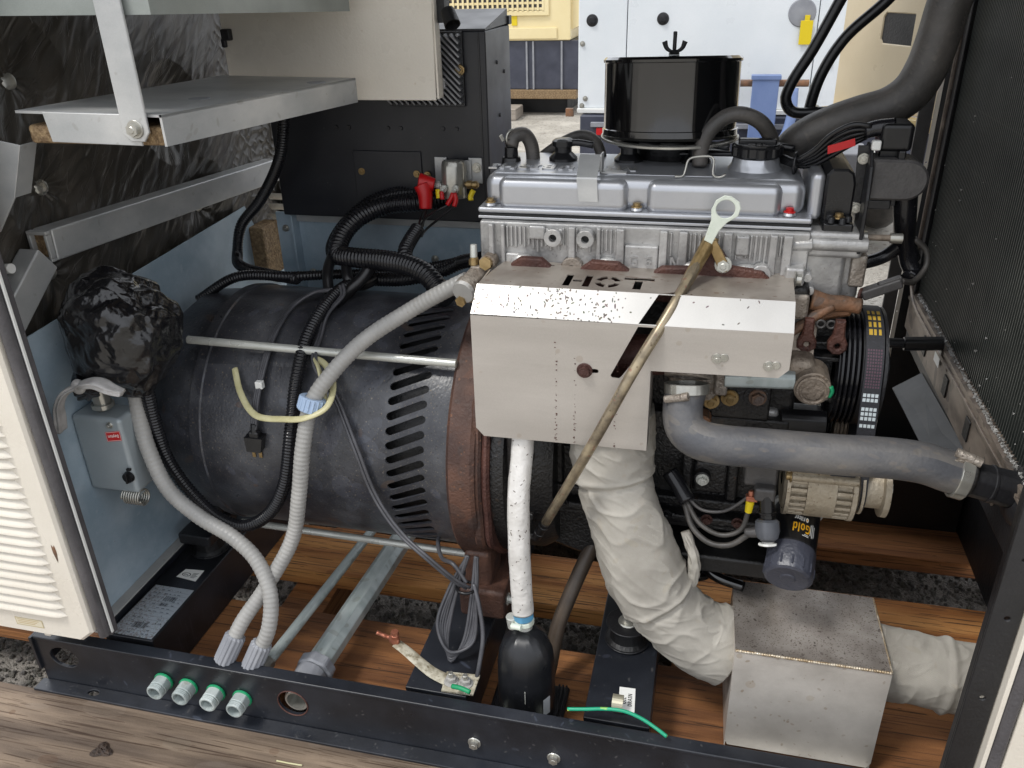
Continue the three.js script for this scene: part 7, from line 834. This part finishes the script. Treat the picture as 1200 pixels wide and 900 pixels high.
// ================= thermostat box and bagged part =================
{
  const t = thing('thermostat_box', 'grey painted thermostat box with a red maker badge and black knob', 'thermostat', [-0.88, 0.34, -0.13]);
  const bx = mat({ c: [152, 161, 165], c2: [164, 172, 176], S: 0.4, N: 256, rough: 0.4, metal: 0.15, seed: 641, grain: 3 });
  part('case', box(-0.93, -0.843, 0.347, 0.4815, -0.168, -0.118, 0.007, 4), bx, t); part('backplate', box(-0.9285, -0.9, 0.34, 0.495, -0.185, -0.1655, 0.001), M.galv, t);
  const wy = 0.4; sheet('maker_badge', [[-0.8735, 0.4575, -0.1173], [-0.8465, 0.4625, -0.1173], [-0.8465, 0.4455, -0.1173], [-0.8735, 0.4405, -0.1173]], new THREE.MeshStandardMaterial({ roughness: 0.4, map: decal(256, 128, (g, w, h) => { g.fillStyle = '#c8272b'; g.fillRect(0, 0, w, h); g.strokeStyle = '#eeeae4'; g.lineWidth = 5; g.strokeRect(8, 8, w - 16, h - 16); g.fillStyle = '#f2efe9'; g.font = 'bold 56px sans-serif'; g.save(); g.translate(w / 2, h / 2); g.rotate(Math.PI); g.textAlign = 'center'; g.fillText('Dayton', 0, 20); g.restore(); }) }), t);
  part('knob', [lathe([[0, 0.006], [0.0085, 0.006], [0.0095, 0.003], [0.0095, 0], [0, 0]], [-0.8515, 0.38, -0.118], [-0.8515, 0.38, 0], 28), box(-0.8535, -0.8495, 0.3715, 0.389, -0.112, -0.1085, 0.001), box(-0.8505, -0.843, 0.393, 0.397, -0.1175, -0.113, 0.001)], M.plastic, t);
  bolt(t, [-0.862, 0.4705, -0.118], Z, 0.007, M.zinc); part('conduit_neck', [cyl([-0.886, 0.485, -0.142], [-0.886, 0.53, -0.142], 0.0125), ring([-0.886, 0.488, -0.142], [-0.886, 0.496, -0.142], 0.0165, 0.0125)], M.zinc, t);
  const sp = []; for (let i = 0; i <= 8 * 20; i++) { const a = i / 20 * 6.2832; sp.push([-0.876 + i / 160 * 0.034, 0.336 + 0.0125 * Math.sin(a), -0.128 + 0.0125 * Math.cos(a)]); }
  part('sensing_coil', sweep(sp, 0.00165, { step: 0.0016, rad: 8 }), M.zinc, t); part('coil_leg', box(-0.866, -0.848, 0.339, 0.3465, -0.14, -0.122, 0.001), bx, t);
  const b = thing('plastic_bag', 'crumpled shiny black plastic bag tied over a part above the thermostat box', 'bag', [-0.826, 0.52, -0.17]);
  const C = [-0.83, 0.603, -0.158];
  const bagM = mat({ c: [14, 14, 16], c2: [22, 22, 25], S: 0.2, N: 256, rough: 0.24, cc: 0.4, ccr: 0.2, rm: false, seed: 643, bump: B.crease, bs: 0.0012, spots: [{ n: 60, r: [0.0004, 0.0012], c: '120,116,110', o: 0.5 }] });
  const CR = [], rb = rng(8); for (let i = 0; i < 26; i++) { const v = new THREE.Vector3(rb() - 0.5, rb() - 0.5, rb() - 0.5).normalize(), f = 0.5 + 3.2 * rb() ** 1.3; CR.push([v.x, v.y, v.z, f, rb(), 0.062 / (0.6 + f)]); } for (let i = 0; i < 26; i++) { const v = new THREE.Vector3(rb() - 0.5, rb() - 0.5, rb() - 0.5).normalize(), f = 4 + 5 * rb(); CR.push([v.x, v.y, v.z, f, rb(), 0.016 / f]); }
  part('bag_film', surf(240, 170, (u, v) => {
    const a = u * 6.28319, p = v * Math.PI, x = Math.sin(p) * Math.cos(a), y = Math.cos(p), z = Math.sin(p) * Math.sin(a);
    let k = 0.97; const tri = (q) => Math.abs(((q % 1) + 1) % 1 * 2 - 1); // flat panels meeting in sharp creases
    const wx = x + 0.16 * NZ.noise(x * 2 + 5, y * 2, z * 2), wy = y + 0.12 * NZ.noise(x * 2, y * 2 + 8, z * 2), wz = z + 0.12 * NZ.noise(x * 2, y * 2, z * 2 + 3);
    for (const [nx, ny, nz, f, o, am] of CR) k += am * (tri((wx * nx + wy * ny + wz * nz) * f + o) - 0.5);
    const e = (q, n) => Math.sign(q) * Math.abs(q) ** n; const tie = Math.max(0, -y - 0.3) * 0.55;
    return [C[0] + 0.08 * k * (e(x, 0.82)) * (1 - tie * 0.8) - 0.035 * tie, C[1] + 0.098 * k * e(y, 0.88), C[2] + 0.074 * k * e(z, 0.85) * (1 - tie * 0.6)];
  }, true), bagM, b);
  part('gathered_neck', sweep([[-0.862, 0.535, -0.095], [-0.872, 0.545, -0.105], [-0.888, 0.552, -0.13], [-0.905, 0.55, -0.15]], (s, a, L) => 0.016 + 0.006 * Math.sin(a * 7 + s * 60) * 0.5, { step: 0.002, rad: 48 }), bagM, b);
  const rag = mat({ c: [166, 163, 160], c2: [200, 197, 194], k: 2, S: 0.1, N: 256, rough: 0.85, bump: B.fab, bs: 0.0012, seed: 647 });
  const rg = thing('rag_tie', 'grey rag strip knotted round the neck of the black bag', 'rag', [-0.87, 0.54, -0.09]);
  part('long_tail', sweep([[-0.866, 0.553, -0.085], [-0.884, 0.545, -0.078], [-0.899, 0.525, -0.076], [-0.909, 0.5, -0.08], [-0.917, 0.478, -0.082]], (s, a, L) => 0.0075 + 0.005 * s / L + 0.0018 * Math.sin(a * 5 + s * 30), { step: 0.002, rad: 32, flat: 0.5 }), rag, rg);
  part('short_tail', sweep([[-0.866, 0.553, -0.085], [-0.846, 0.561, -0.081], [-0.826, 0.564, -0.08], [-0.806, 0.557, -0.079], [-0.79, 0.551, -0.081]], (s, a, L) => 0.007 + 0.006 * Math.sin(Math.min(1, s / L) * 3) + 0.0015 * Math.sin(a * 5 + s * 40), { step: 0.002, rad: 32, flat: 0.5 }), rag, rg); part('knot', new THREE.SphereGeometry(0.0105, 20, 14).scale(1, 1.1, 0.8).translate(-0.866, 0.552, -0.085), rag, rg);
}
for (const o of scene.children) if (o.isGroup) o.traverse((c) => { if (c.isMesh) c.castShadow = c.receiveShadow = true; });
renderer.render(scene, camera);
